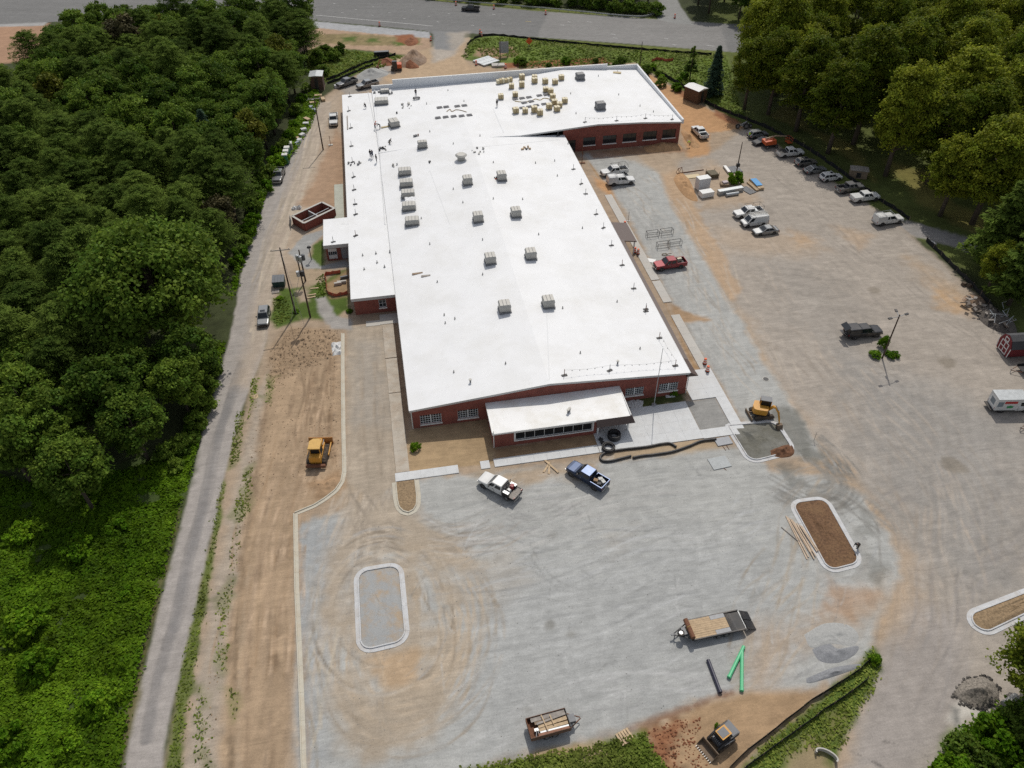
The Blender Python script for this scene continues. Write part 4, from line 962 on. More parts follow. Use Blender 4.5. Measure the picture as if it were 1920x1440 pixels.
def broad_crown(name, H, hb, Rr, material, seed, nclump=48, per=125, leaf=0.42, zs=1.0, rcl=0.30):
    rs = np.random.RandomState(seed); Cs, Ns, S, T, U = [], [], [], [], []
    Hc = (H-hb)/2; cz = hb+Hc
    lob = rs.uniform(0.78, 1.15, 9)
    for k in range(nclump):
        z = rs.uniform(-0.75, 1.0); ph = rs.uniform(0, 2*math.pi); q = math.sqrt(max(0, 1-z*z))
        rad = rs.uniform(0.5, 0.92)*(lob[int(ph/(2*math.pi)*9) % 9])
        c = np.array([math.cos(ph)*q*Rr*rad, math.sin(ph)*q*Rr*rad, cz+z*Hc*rs.uniform(0.6, 0.93)])
        rc = Rr*rcl*rs.uniform(0.65, 1.25)
        v = rs.normal(size=(per, 3)); v[:, 2] = np.abs(v[:, 2])*0.9-0.25*rs.rand(per); v /= np.linalg.norm(v, axis=1, keepdims=True)
        rr = rc*(1-0.55*rs.rand(per)**2)
        Cs.append(c+v*rr[:, None]*np.array([1, 1, 0.72])+rs.normal(size=(per, 3))*0.13*rc*(1+1.6*(rs.rand(per, 1) < .2))); 
        Ns.append(v*0.8+np.array([0, 0, 0.45])+rs.normal(size=(per, 3))*0.55)
        S.append(leaf*rs.uniform(0.6, 1.35, per)); tt = rs.uniform(0.72, 1.22)
        T.append(tt*rs.uniform(0.75, 1.3, per)); hh = rs.uniform(0.1, 0.7); U.append(np.clip(hh+rs.normal(size=per)*0.18, 0, 1))
    return leaf_mesh(name, np.concatenate(Cs), np.concatenate(Ns), np.concatenate(S), np.concatenate(T), np.concatenate(U), material, 1.4, seed)
def pine_crown(name, H, hb, Rr, material, seed, nb=64, per=95, leaf=0.5, rise=0.15, droop=0.25, expo=0.8):
    rs = np.random.RandomState(seed); Cs, Ns, S, T, U, A = [], [], [], [], [], []
    for k in range(nb):
        f = (k+rs.rand())/nb; z = hb+(H-hb)*f
        ln = Rr*(1-f)**expo*rs.uniform(0.7, 1.15)+0.25; ph = k*2.39996+rs.uniform(-.4, .4)
        dv = np.array([math.cos(ph), math.sin(ph), 0.0]); t = rs.rand(per)**0.75
        wid = 0.16*ln+0.15; sd = np.array([-dv[1], dv[0], 0])
        lat = rs.normal(size=per)*wid*(1.1-t*0.6)
        p = dv*(ln*t)[:, None]+sd*lat[:, None]
        p[:, 2] = z+rise*ln*t+0.12*rs.normal(size=per)-droop*(t**2)*ln*0.5+0.25*rs.rand(per)*0.4
        Cs.append(p); nn = np.array([0, 0, 1.0])+dv*0.3+rs.normal(size=(per, 3))*0.4; Ns.append(nn)
        A.append(dv+sd*np.sign(lat)[:, None]*0.8+rs.normal(size=(per, 3))*0.35+np.array([0, 0, 0.35]))
        S.append(leaf*rs.uniform(0.55, 1.2, per)*0.42); b = rs.uniform(0.75, 1.2)
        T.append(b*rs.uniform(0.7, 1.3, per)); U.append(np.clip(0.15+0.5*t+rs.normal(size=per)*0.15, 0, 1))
    return leaf_mesh(name, np.concatenate(Cs), np.concatenate(Ns), np.concatenate(S), np.concatenate(T), np.concatenate(U), material, 3.6, seed, np.concatenate(A))
def trunk_mesh(H, hb, r, seed, limbs=4, Rr=4):
    rs = random.Random(seed); mb = MB(); top = hb+(H-hb)*0.72
    pts = [(0, 0, -0.4), (0.03*H*rs.uniform(-1, 1)*.3, .01*H*rs.uniform(-1, 1), top*0.5), (0, 0, top)]
    mb.tube(pts, [r*1.25, r*0.85, r*0.25], 7)
    for k in range(limbs):
        a = k*2.4+rs.uniform(-.4, .4); z = hb*0.8+(top-hb*0.8)*rs.uniform(0.1, 0.7); l = Rr*rs.uniform(0.45, 0.75)
        mb.tube([(0, 0, z), (math.cos(a)*l*.5, math.sin(a)*l*.5, z+l*.35), (math.cos(a)*l, math.sin(a)*l, z+l*.6)], [r*.5, r*.35, r*.12], 5)
    return mb.mesh('trunk', M_BARK, True)
PROTO = {}
def proto(kind, variants):
    PROTO[kind] = variants
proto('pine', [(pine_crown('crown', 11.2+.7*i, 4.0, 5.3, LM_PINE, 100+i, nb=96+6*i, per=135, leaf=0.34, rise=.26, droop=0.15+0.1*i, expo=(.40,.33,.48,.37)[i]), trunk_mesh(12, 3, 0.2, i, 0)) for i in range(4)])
proto('broad', [(broad_crown('crown', 12.5, 3.0, 4.7, LM_BROAD, 200+i, nclump=84+4*i, per=115, leaf=.32, rcl=.21), trunk_mesh(12.5, 3.2, 0.24, 20+i, 4, 3.6)) for i in range(4)])
proto('yellow', [(broad_crown('crown', 11.0, 2.5, 3.6, LM_YELLOW, 300, nclump=44), trunk_mesh(11, 2.8, 0.2, 40, 4, 3))])
proto('brown', [(broad_crown('crown', 12.0, 3.0, 3.9, LM_BROWN, 310, nclump=46), trunk_mesh(12, 3, 0.22, 41, 4, 3.3))])
proto('blue', [(pine_crown('crown', 12.0, 1.2, 3.6, LM_BLUE, 320, nb=70, per=90), trunk_mesh(12, 1.2, 0.2, 42, 0))])
proto('oak', [(broad_crown('crown', 15.5, 3.0, 9.0, LM_BROAD, 330, nclump=300, per=110, leaf=0.34, rcl=.165), trunk_mesh(15.5, 3.4, 0.5, 43, 7, 7))])
proto('shade', [(broad_crown('crown', 24.0, 3.5, 7.2, LM_OLIVE, 400+i, nclump=190, per=120, leaf=0.36, rcl=.20), trunk_mesh(21, 5.5, 0.5, 50+i, 6, 5.5)) for i in range(4)])
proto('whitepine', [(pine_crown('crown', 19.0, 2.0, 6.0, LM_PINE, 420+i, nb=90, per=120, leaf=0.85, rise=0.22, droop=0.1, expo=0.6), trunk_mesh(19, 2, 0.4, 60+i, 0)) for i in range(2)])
proto('spruce', [(pine_crown('crown', 11.5, 0.2, 2.9, LM_BLUE, 430, nb=110, per=80, leaf=0.5, rise=0.05, droop=0.35, expo=0.9), trunk_mesh(11.5, .5, 0.2, 61, 0))])
proto('bush', [(broad_crown('crown', 2.3, -0.3, 1.6, LM_BROAD, 440+i, nclump=30, per=90, leaf=0.22), None) for i in range(3)])
proto('weedbush', [(broad_crown('crown', 2.0, -0.4, 1.5, LM_VINE, 450+i, nclump=30, per=90, leaf=0.22), None) for i in range(2)])
NTREE = [0]
def tree(kind, name, label, x, y, s=1.0, group=None, cat='tree', var=None, sz=None, z=0.0):
    vs_ = PROTO[kind]; cm, tm = vs_[(RND.randrange(len(vs_)) if var is None else var)]
    rz = RND.uniform(0, 6.28); sz = sz or s*RND.uniform(0.92, 1.1)
    if tm is None:
        o = obj(name, cm, None, (x, y, z), rz); o.scale = (s, s, sz); tag(o, label, cat, group); return o
    t = thing(name, label, cat, (x, y, z), rz, group); t.scale = (s, s, sz)
    obj('trunk', tm, t); obj('crown', cm, t); NTREE[0] += 1
    return t
# dense wood to the left of the access road
WOOD = GP([(-60,890),(30,905),(110,930),(200,900),(290,870),(350,800),(395,700),(408,610),(405,560),(425,480),(455,400),(480,335),(520,250),(545,205),(570,160),(585,110),(575,75),(480,66),(300,72),(180,82),(95,150),(60,190),(-60,215)])
def in_poly(x, y, P):
    c = False; n = len(P)
    for i in range(n):
        a, b = P[i], P[(i+1) % n]
        if (a[1] <= y) != (b[1] <= y) and x < a[0]+(y-a[1])/(b[1]-a[1])*(b[0]-a[0]): c = not c
    return c
def scatter(P, sp, seed, tries=9000):
    rs = random.Random(seed); xs = [p[0] for p in P]; ys = [p[1] for p in P]; pts = []; cell = {}
    for _ in range(tries):
        x, y = rs.uniform(min(xs), max(xs)), rs.uniform(min(ys), max(ys))
        if not in_poly(x, y, P): continue
        k = (int(x/sp), int(y/sp))
        if any((x-q[0])**2+(y-q[1])**2 < sp*sp for i in (-1, 0, 1) for j in (-1, 0, 1) for q in cell.get((k[0]+i, k[1]+j), ())): continue
        cell.setdefault(k, []).append((x, y)); pts.append((x, y))
    return pts
SPECIAL = [('oak', (322,640), 1.32, 'wide round broadleaf tree, the largest crown of the left wood, beside the access road'),
           ('yellow', (535,165), 1.15, 'yellow green tree at the far right corner of the left wood near the grey shed'),
           ('yellow', (480,300), 0.95, 'yellow green tree on the wood edge above the green portable toilets'),
           ('brown', (255,135), 1.25, 'brownish crowned tree standing out near the far side of the left wood'),
           ('yellow', (85,640), 0.8, 'small yellow green tree left of the widest crown in the wood'),
           ('brown', (430,455), 0.8, 'dull brown green tree on the wood edge left of the brick enclosure'),
           ('blue', (400,300), 0.9, 'bluish green pine rising inside the wood left of the parked dark truck'),
           ('broad', (175,955), 0.9, 'low dark broadleaf tree at the front edge of the wood above the vine field'),
           ('broad', (570,70), 1.15, 'broadleaf tree on the wood corner nearest the highway shoulder')]
taken = []
for kind, p, s, lab in SPECIAL:
    x, y = G(*p); tree(kind, 'broadleaf_tree' if kind != 'blue' else 'pine_tree', lab, x, y, s); taken.append((x, y, 10.0 if kind == 'oak' else 3.5))
OAKP = G(330, 640)
for i, (x, y) in enumerate(scatter(WOOD, 4.9, 5)):
    if any((x-a)**2+(y-b)**2 < r*r for a, b, r in taken): continue
    n = fbm(np.array([[x]]), np.array([[y]]), 45.0, 2)[0, 0]
    pine = (n+RND.uniform(-.5, .5) > -0.18) and 95 < y < 250
    if y > 232 or y < 95: pine = RND.random() < 0.25
    if pine:
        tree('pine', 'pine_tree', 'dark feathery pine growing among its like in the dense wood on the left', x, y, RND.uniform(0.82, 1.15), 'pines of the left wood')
    else:
        k = 'broad' if RND.random() < 0.93 else 'yellow'
        tree(k, 'broadleaf_tree', 'green broadleaf tree growing among its like in the dense wood on the left', x, y, RND.uniform(0.72, 1.1), 'broadleaf trees of the left wood')
# big shade trees on the right
front = [(1395,205,0.72),(1440,215,0.8),(1492,246,0.95),(1552,288,0.9),(1600,270,1.0),(1660,330,0.9),(1738,345,0.85),(1762,405,0.75),(1822,420,0.95)]
labs = ['slim shade tree right of the dark conical spruce', 'shade tree behind the grey wheeled scrap left of the parked cars', 'shade tree with a thick dark trunk behind the orange boom lift', 'shade tree behind the white pickup with the black bed cover',
        'tall shade tree behind the two grey cars of the right hand row', 'shade tree behind the small hutch beyond the fence', 'shade tree with a forked trunk on the sunlit grass at the right', 'leaning shade tree with a bare lower trunk near the paved path', 'shade tree nearest the right edge above the paved path']
for (px, py, s), lb in zip(front, labs):
    x, y = G(px, py); tree('shade', 'shade_tree', lb, x, y, s)
EASTW = GP([(1470,205),(1560,235),(1640,262),(1760,335),(1850,380),(1960,430),(2100,470),(2200,250),(2100,90),(1700,135),(1560,125),(1420,118),(1400,150)])
for x, y in scatter(EASTW, 8.6, 9, 1500):
    tree('shade', 'shade_tree', 'tall olive green shade tree growing among its like in the grove on the right', x, y, RND.uniform(0.8, 1.0), 'shade trees of the right hand grove')
for p, s, lb in (((1335,178), 1.0, 'dark bluish conical spruce beside the brown shed on the right'),):
    x, y = G(*p); tree('spruce', 'spruce_tree', lb, x, y, s, var=0)
for p, s, lb in (((1848,512), 0.9, 'white pine at the right edge just below the paved path'), ((1890,572), 0.8, 'white pine at the right edge behind the rubble heap'), ((1888,498), 0.95, 'tall pine between two others at the right edge'), ((1930,545), 1.0, 'dark pine crown cut by the right edge beside the path')):
    x, y = G(*p); tree('whitepine', 'pine_tree', lb, x, y, s)
for p, s, lb in (((1975,690), 0.62, 'leafy tree behind the red barn shed'), ((1850,545), 0.42, 'small yellow green tree beyond the dark silt fence on the right')):
    x, y = G(*p); tree('shade', 'shade_tree', lb, x, y, s)
# lower right corner
for p, s, lb in (((1938,1322), 0.85, 'leafy tree reaching in from the right edge over the asphalt heap'), ((1985,1440), 0.6, 'dark leafy tree in the lower right corner')):
    x, y = G(*p); tree('shade', 'shade_tree', lb, x, y, s*.85, sz=.46)
for i, p in enumerate([(1800,1420),(1850,1390),(1905,1370),(1780,1460),(1840,1450),(1895,1430),(1940,1395)]):
    x, y = G(*p); tree('weedbush' if i % 2 else 'bush', 'shrub', 'green shrub in the thicket of the lower right corner', x, y, RND.uniform(.9, 1.4), 'shrubs of the lower right thicket', 'shrub')
# woods beyond the highway
NWOOD = GP([(700,-55),(760,-34),(860,-18),(1000,2),(1100,10),(1200,22),(1226,20),(1222,-40),(1000,-80),(700,-110)])
NWOOD2 = GP([(1335,36),(1420,42),(1560,50),(1700,58),(1900,72),(2150,90),(2150,-20),(1800,-60),(1330,-40),(1300,20)])
for P_, sp in ((NWOOD, 7.0), (NWOOD2, 9.0)):
    for x, y in scatter(P_, sp, 21, 1500):
        tree('broad', 'broadleaf_tree', 'dark broadleaf tree in the woods beyond the highway', x, y, RND.uniform(0.7, 1.0)*(1.0 if P_ is NWOOD else 1.3), 'trees beyond the highway')
for px in range(760, 1235, 26):
    x, y = G(px, -11+(px-760)*0.085+RND.uniform(-3, 2)); tree('bush', 'shrub', 'leafy bush on the wood edge behind the guard rail', x, y, RND.uniform(1.1, 1.9), 'bushes behind the guard rail', 'shrub')
# shrubs on the verge left of the road, in the meadow and elsewhere
for i, (px, py) in enumerate([(566,215),(560,240),(552,262),(545,285),(540,305),(528,312),(515,335),(505,360),(496,372),(488,396),(484,420),(478,440),(470,460),(462,480),(455,497),(500,345),(530,290),(575,190),(585,170)]):
    x, y = G(px-9, py); tree('weedbush' if i % 3 else 'bush', 'shrub', 'bright green bush on the verge between wood and access road', x, y, RND.uniform(0.8, 1.3), 'bushes along the access road verge', 'shrub')
for i, (px, py) in enumerate([(418,700),(405,735),(395,770),(385,800),(375,830),(360,845),(345,880),(330,860)]):
    x, y = G(px-12, py); tree('bush', 'shrub', 'dark green bush at the foot of the wood beside the paved road', x, y, RND.uniform(0.7, 1.1), 'bushes at the foot of the wood', 'shrub')
for i in range(26):
    px = RND.uniform(960, 1300); py = 118+(px-960)*0.075+RND.uniform(-14, 10)
    if 1180 < px < 1330: py += RND.uniform(0, 22)
    x, y = G(px, py); tree('bush' if i % 2 else 'weedbush', 'shrub', 'scrubby bush in the meadow behind the north wall', x, y, RND.uniform(0.5, 1.0), 'bushes in the north meadow', 'shrub')
for px, py, s in ((598,120,1.5),(612,105,1.4),(628,112,1.3),(605,140,1.2),(640,100,1.1)):
    x, y = G(px, py); tree('bush', 'shrub', 'rounded bush on the lawn beside the far end of the wood', x, y, s, 'bushes on the north west lawn', 'shrub')
for i, (px, py, s) in enumerate([(1640,668,1.15),(1655,650,1.0),(1672,668,1.2)]):
    x, y = G(px, py); tree('weedbush', 'shrub', ['left low clump of green brush round the lamp post', 'upright clump of green brush round the lamp post', 'right low clump of green brush round the lamp post'][i], x, y, s*.55, None, 'shrub', sz=(0.4, .95, 0.45)[i])
x, y = G(1378, 344); tree('weedbush', 'shrub', 'green bush at the foot of the pole among stacked building materials', x, y, 1.0, None, 'shrub', sz=1.3)
for i, (px, py, s) in enumerate([(780,842,.5),(1185,742,.55),(1196,735,.45),(1262,740,.4),(1345,1365,.25),(1640,1240,.45)]):
    x, y = G(px, py); tree('weedbush', 'shrub', ['small weed clump at the left front corner of the building', 'leafy shrub beside the front porch wall', 'low shrub under the right hand front windows', 'low weed by the right front corner of the building', 'lone weed tuft in the dug clay', 'weed clump at the tip of the grass bank'][i], x, y, s, None, 'shrub')
for i, (px, py, s) in enumerate([(555,585,.4),(525,560,.4),(655,585,.4)]):
    x, y = G(px, py); tree('weedbush', 'shrub', 'weed clump in the grass of the yard by the utility poles', x, y, s, 'weed clumps by the utility poles', 'shrub', sz=s*.5)

# creeping vines over the field lower left: one mass nobody could count
def mass(name, label, cat, P, dens, hfun, leaf, material, seed, hue=(0.1, 0.8), tilt=0.42, aspect=1.4):
    rs = np.random.RandomState(seed); xs = [p[0] for p in P]; ys = [p[1] for p in P]
    n = int((max(xs)-min(xs))*(max(ys)-min(ys))*dens)
    x = rs.uniform(min(xs), max(xs), n); y = rs.uniform(min(ys), max(ys), n)
    k = polydist(x, y, P) < 0.25*rs.normal(size=n); x, y = x[k], y[k]; n = len(x)
    h = hfun(x, y); gx_ = (hfun(x+0.3, y)-h)/0.3; gy_ = (hfun(x, y+0.3)-h)/0.3
    z = h+rs.uniform(-0.22, 0.1, n); Nn = np.stack([-gx_, -gy_, np.ones(n)], 1)+rs.normal(size=(n, 3))*tilt
    t = (0.85+0.5*fbm(x, y, 5.0, 3)+0.35*vnoise(x/0.7, y/0.7))*rs.uniform(0.75, 1.25, n)
    u = np.clip(0.45+0.5*fbm(x+99, y, 7.0, 3)+rs.normal(size=n)*0.15, *hue)
    me = leaf_mesh(name, np.stack([x, y, z], 1), Nn, leaf*rs.uniform(0.6, 1.4, n), t, u, material, aspect, seed)
    return tag(obj(name, me), label, cat, kind='stuff')
def vine_h(x, y): return 0.42+0.75*np.clip(fbm(x, y, 6.5, 3)+0.15, -0.3, 1)+0.55*fbm(x+31, y, 1.9, 2)
KUDZU = GP([(-80,1500),(-80,885),(100,915),(200,890),(300,870),(368,812),(372,842),(338,950),(305,1080),(268,1220),(232,1380),(215,1500)])
mass('vine_field', 'bright green creeping vines covering the field at the lower left', 'ground cover', KUDZU, 80, vine_h, 0.26, LM_VINE, 71)
for i, (px, py, s) in enumerate([(60,1180,1.5),(75,1255,1.3),(150,1040,1.2),(225,1000,0.9),(40,1010,1.1),(190,1330,1.2),(250,1120,.8),(30,1400,1.2),(130,1400,.9)]):
    x, y = G(px, py); tree('weedbush', 'shrub', 'rounded bush smothered by vines in the lower left field', x, y, s, 'vine covered bushes of the left field', 'shrub')
VERGE = GP([(430,562),(445,500),(470,430),(497,352),(540,255),(572,190),(592,165),(600,185),(580,240),(553,285),(528,318),(508,340),(492,388),(476,428),(462,460),(452,492),(444,540)])
mass('verge_vines', 'bright green vines and weeds between the left wood and the access road', 'ground cover', VERGE, 40, lambda x, y: 0.45+0.7*fbm(x, y, 3.5, 3), 0.36, LM_VINE, 76)
VERGE2 = GP([(366,850),(385,770),(400,720),(425,640),(408,640),(380,720),(350,800),(330,862)])
mass('verge_vines', 'dark weeds at the foot of the wood beside the paved road', 'ground cover', VERGE2, 40, lambda x, y: 0.4+0.5*fbm(x, y, 3.5, 3), 0.3, LM_VINE, 77)
def low(x, y): return 0.10+0.08*fbm(x, y, 1.2, 2)
SBANK = GP([(868,1450),(940,1432),(1060,1412),(1090,1404),(1135,1396),(1205,1374),(1222,1412),(1252,1440),(1260,1490),(850,1490)])
mass('weed_bank', 'tall green weeds along the bottom edge below the gravel', 'ground cover', SBANK, 80, lambda x, y: 0.25+0.25*fbm(x, y, 2.2, 3), 0.22, LM_GRASS, 72)
GBANK = GP([(1385,1470),(1425,1405),(1525,1330),(1565,1288),(1622,1242),(1640,1213),(1648,1236),(1638,1290),(1598,1350),(1578,1398),(1560,1410),(1500,1400),(1450,1440),(1440,1470)])
mass('grass_bank', 'grassy bank between the silt fence and the asphalt drive', 'grass', GBANK, 60, lambda x, y: 0.06+0.06*fbm(x, y, 1.6, 3), 0.18, LM_GRASS, 73, (0.1, 0.8), 0.5, 2.0)
RBANK = GP([(1735,1480),(1792,1372),(1850,1342),(1930,1305),(2010,1290),(2010,1490)])
mass('weed_thicket', 'green weeds covering the ground in the lower right corner', 'ground cover', RBANK, 60, lambda x, y: 0.3+0.4*fbm(x, y, 2.6, 3), 0.26, LM_VINE, 74)
MEAD = GP([(865,108),(884,74),(930,69),(1010,76),(1360,104),(1395,225),(1340,196),(1240,146),(1190,117),(975,128),(1000,106),(905,108),(895,92),(872,112)])
mass('meadow_grass', 'green meadow strip between the site and the highway', 'grass', MEAD, 6, lambda x, y: 0.12+0.12*fbm(x, y, 4.0, 3), 0.40, LM_GRASS, 75, (0.1, 0.9), 0.45, 2.0)
for k, P_ in enumerate([[(312,1460),(320,1380),(342,1260),(376,1110),(400,1000),(416,905),(422,910),(406,1000),(386,1120),(364,1250),(344,1380),(338,1460)],
                        [(458,885),(472,875),(469,955),(450,980),(440,962)], [(512,562),(542,556),(546,600),(516,612)], [(592,522),(608,514),(612,552),(596,560)], [(563,98),(600,88),(690,100),(755,106),(718,126),(622,148),(594,162)],
                        [(470,717),(486,707),(477,758),(466,786)], [(442,772),(460,772),(447,866),(430,876)],
                        [(408,1125),(438,1085),(432,1155),(414,1205)], [(402,1205),(430,1208),(421,1265),(403,1245)], [(372,1285),(392,1320),(374,1355)], [(362,1335),(397,1350),(387,1400),(394,1445),(366,1420)], [(424,1285),(447,1298),(441,1355)], [(500,700),(516,710),(508,765),(497,752)], [(438,990),(454,1002),(440,1080),(428,1060)]]):
    mass('grass', ['grass verge along the right side of the access road', 'bright grass patch on the graded strip near the bulldozer', 'grass left of the two utility poles', 'small grass patch between the second pole and the mesh fence', 'mown lawn beside the far end of the wood', 'small grass tuft strip on the verge below the utility poles', 'thin grass patch beside the paved road bend','grass patch on the verge strip halfway down, upper one','grass patch on the verge strip halfway down, lower one','small grass patch near the lower end of the verge','scattered grass at the lower end of the verge strip','grass tuft beside the rutted strip near the bottom','grass tuft right of the verge below the silver car','thin grass on the verge below the bulldozer'][k],
         'grass', GP(P_), ((45, 45, 35, 35, 10, 45, 45)+(22,)*7)[k], lambda x, y: 0.02+0.03*fbm(x, y, 1.4, 2), ((0.17, .2, .24, .24, .5, .2, .2)+(.17,)*7)[k], LM_GRASS, 80+k, (0.1, 0.85), 0.45, 2.2)
# ---------------------------------------------------------------- vehicles
P_WHITE = paint('white_car_paint', (0.66, 0.66, 0.64), dusty=0.18)
P_SILVER = paint('silver_car_paint', (0.26, 0.27, 0.275), 0.4)
P_GREY = paint('grey_car_paint', (0.15, 0.153, 0.157), 0.4)
P_DARK = paint('dark_car_paint', (0.030, 0.033, 0.04), 0.3, dusty=0.2)
P_BLACK = paint('black_car_paint', (0.014, 0.014, 0.016), 0.1, dusty=0.18)
P_RED = paint('red_car_paint', (0.21, 0.008, 0.016), 0.3, dusty=0.1)
P_BLUE = paint('navy_car_paint', (0.012, 0.028, 0.07), 0.5, dusty=0.08)
P_TAUPE = paint('taupe_car_paint', (0.21, 0.20, 0.185), 0.4)
def ring(x, w, zb, zt, sh=0.12):
    h = [(w*0.94, zb), (w, zb+0.14), (w, zt-sh), (w*0.955, zt-sh*0.25), (w*0.86, zt)]
    return [(x, y, z) for y, z in h]+[(x, -y, z) for y, z in h[::-1]]
def patch(mb, a, b, c, d, u0, u1, v0, v1, off=0.012, th=0.01):
    """pane on the face a-b (bottom) d-c (top)"""
    a, b, c, d = map(Vector, (a, b, c, d)); n = (b-a).cross(d-a).normalized()
    def p(u, v): return (a*(1-u)+b*u)*(1-v)+(d*(1-u)+c*u)*v
    q = [p(u0, v0), p(u1, v0), p(u1, v1), p(u0, v1)]
    mb.add([tuple(x+n*off) for x in q]+[tuple(x+n*(off-th)) for x in q], [(0,1,2,3), (7,6,5,4), (0,4,5,1), (1,5,6,2), (2,6,7,3), (3,7,4,0)])
_WH = {}
def wheel(t, x, y, r, w, side):
    k = (r, w)
    if k not in _WH:
        mb = MB(); n = 16
        prof = [(-w/2, r*0.82), (-w/2+.03, r), (w/2-.03, r), (w/2, r*0.82), (w/2-.02, r*0.6), (-w/2+.02, r*0.6)]
        vs = [(pr*math.cos(2*math.pi*i/n), py, pr*math.sin(2*math.pi*i/n)) for py, pr in prof for i in range(n)]
        fs = [(j*n+i, j*n+(i+1) % n, ((j+1) % 6)*n+(i+1) % n, ((j+1) % 6)*n+i) for j in range(6) for i in range(n)]
        mb.add(vs, fs); tm = mb.mesh('wheel', M_TYRE)
        rm = MB(); rm.cyl((0, -w/2+.035, 0), (0, w/2-.035, 0), r*0.61, n=12); rm.cyl((0, w/2-.04, 0), (0, w/2-.005, 0), r*0.16, n=8); rm.cyl((0, -w/2+.04, 0), (0, -w/2+.005, 0), r*0.16, n=8)
        for i in range(6):
            a = i*math.pi/3; rm.box((math.cos(a)*r*.36, w/2-.03, math.sin(a)*r*.36), (r*.42, .03, .07), ry=-a); rm.box((math.cos(a)*r*.36, -w/2+.03, math.sin(a)*r*.36), (r*.42, .03, .07), ry=-a)
        _WH[k] = (tm, rm.mesh('rim', M_RIM))
    o = obj('wheel', _WH[k][0], t, (x, y, r)); obj('rim', _WH[k][1], o)
    return o
SPEC = {  # wheelbase, front end, rear end, half width, wheel r, belt, roof, windscreen base/top x, roof rear/base x, hood z front/base, bottom z
    'pickup': dict(wb=3.65, f=2.80, r=-3.02, w=1.0, wr=0.40, belt=1.24, roof=1.90, wsb=1.22, wst=0.55, rrt=-0.98, rrb=-1.06, hf=1.08, hb=1.20, zb=0.42),
    'suv': dict(wb=2.80, f=2.32, r=-2.36, w=0.93, wr=0.36, belt=1.06, roof=1.70, wsb=1.05, wst=0.30, rrt=-1.85, rrb=-2.28, hf=0.86, hb=1.02, zb=0.32),
    'sedan': dict(wb=2.80, f=2.36, r=-2.46, w=0.92, wr=0.33, belt=0.94, roof=1.43, wsb=1.0, wst=0.15, rrt=-1.0, rrb=-1.85, hf=0.74, hb=0.92, zb=0.24),
    'van': dict(wb=3.2, f=2.42, r=-2.70, w=0.98, wr=0.36, belt=1.18, roof=2.05, wsb=1.72, wst=0.95, rrt=-2.60, rrb=-2.68, hf=0.98, hb=1.16, zb=0.34),
    'boxtruck': dict(wb=3.5, f=2.75, r=-2.95, w=0.98, wr=0.38, belt=1.18, roof=2.0, wsb=2.0, wst=1.35, rrt=0.35, rrb=0.3, hf=1.0, hb=1.16, zb=0.36),
}
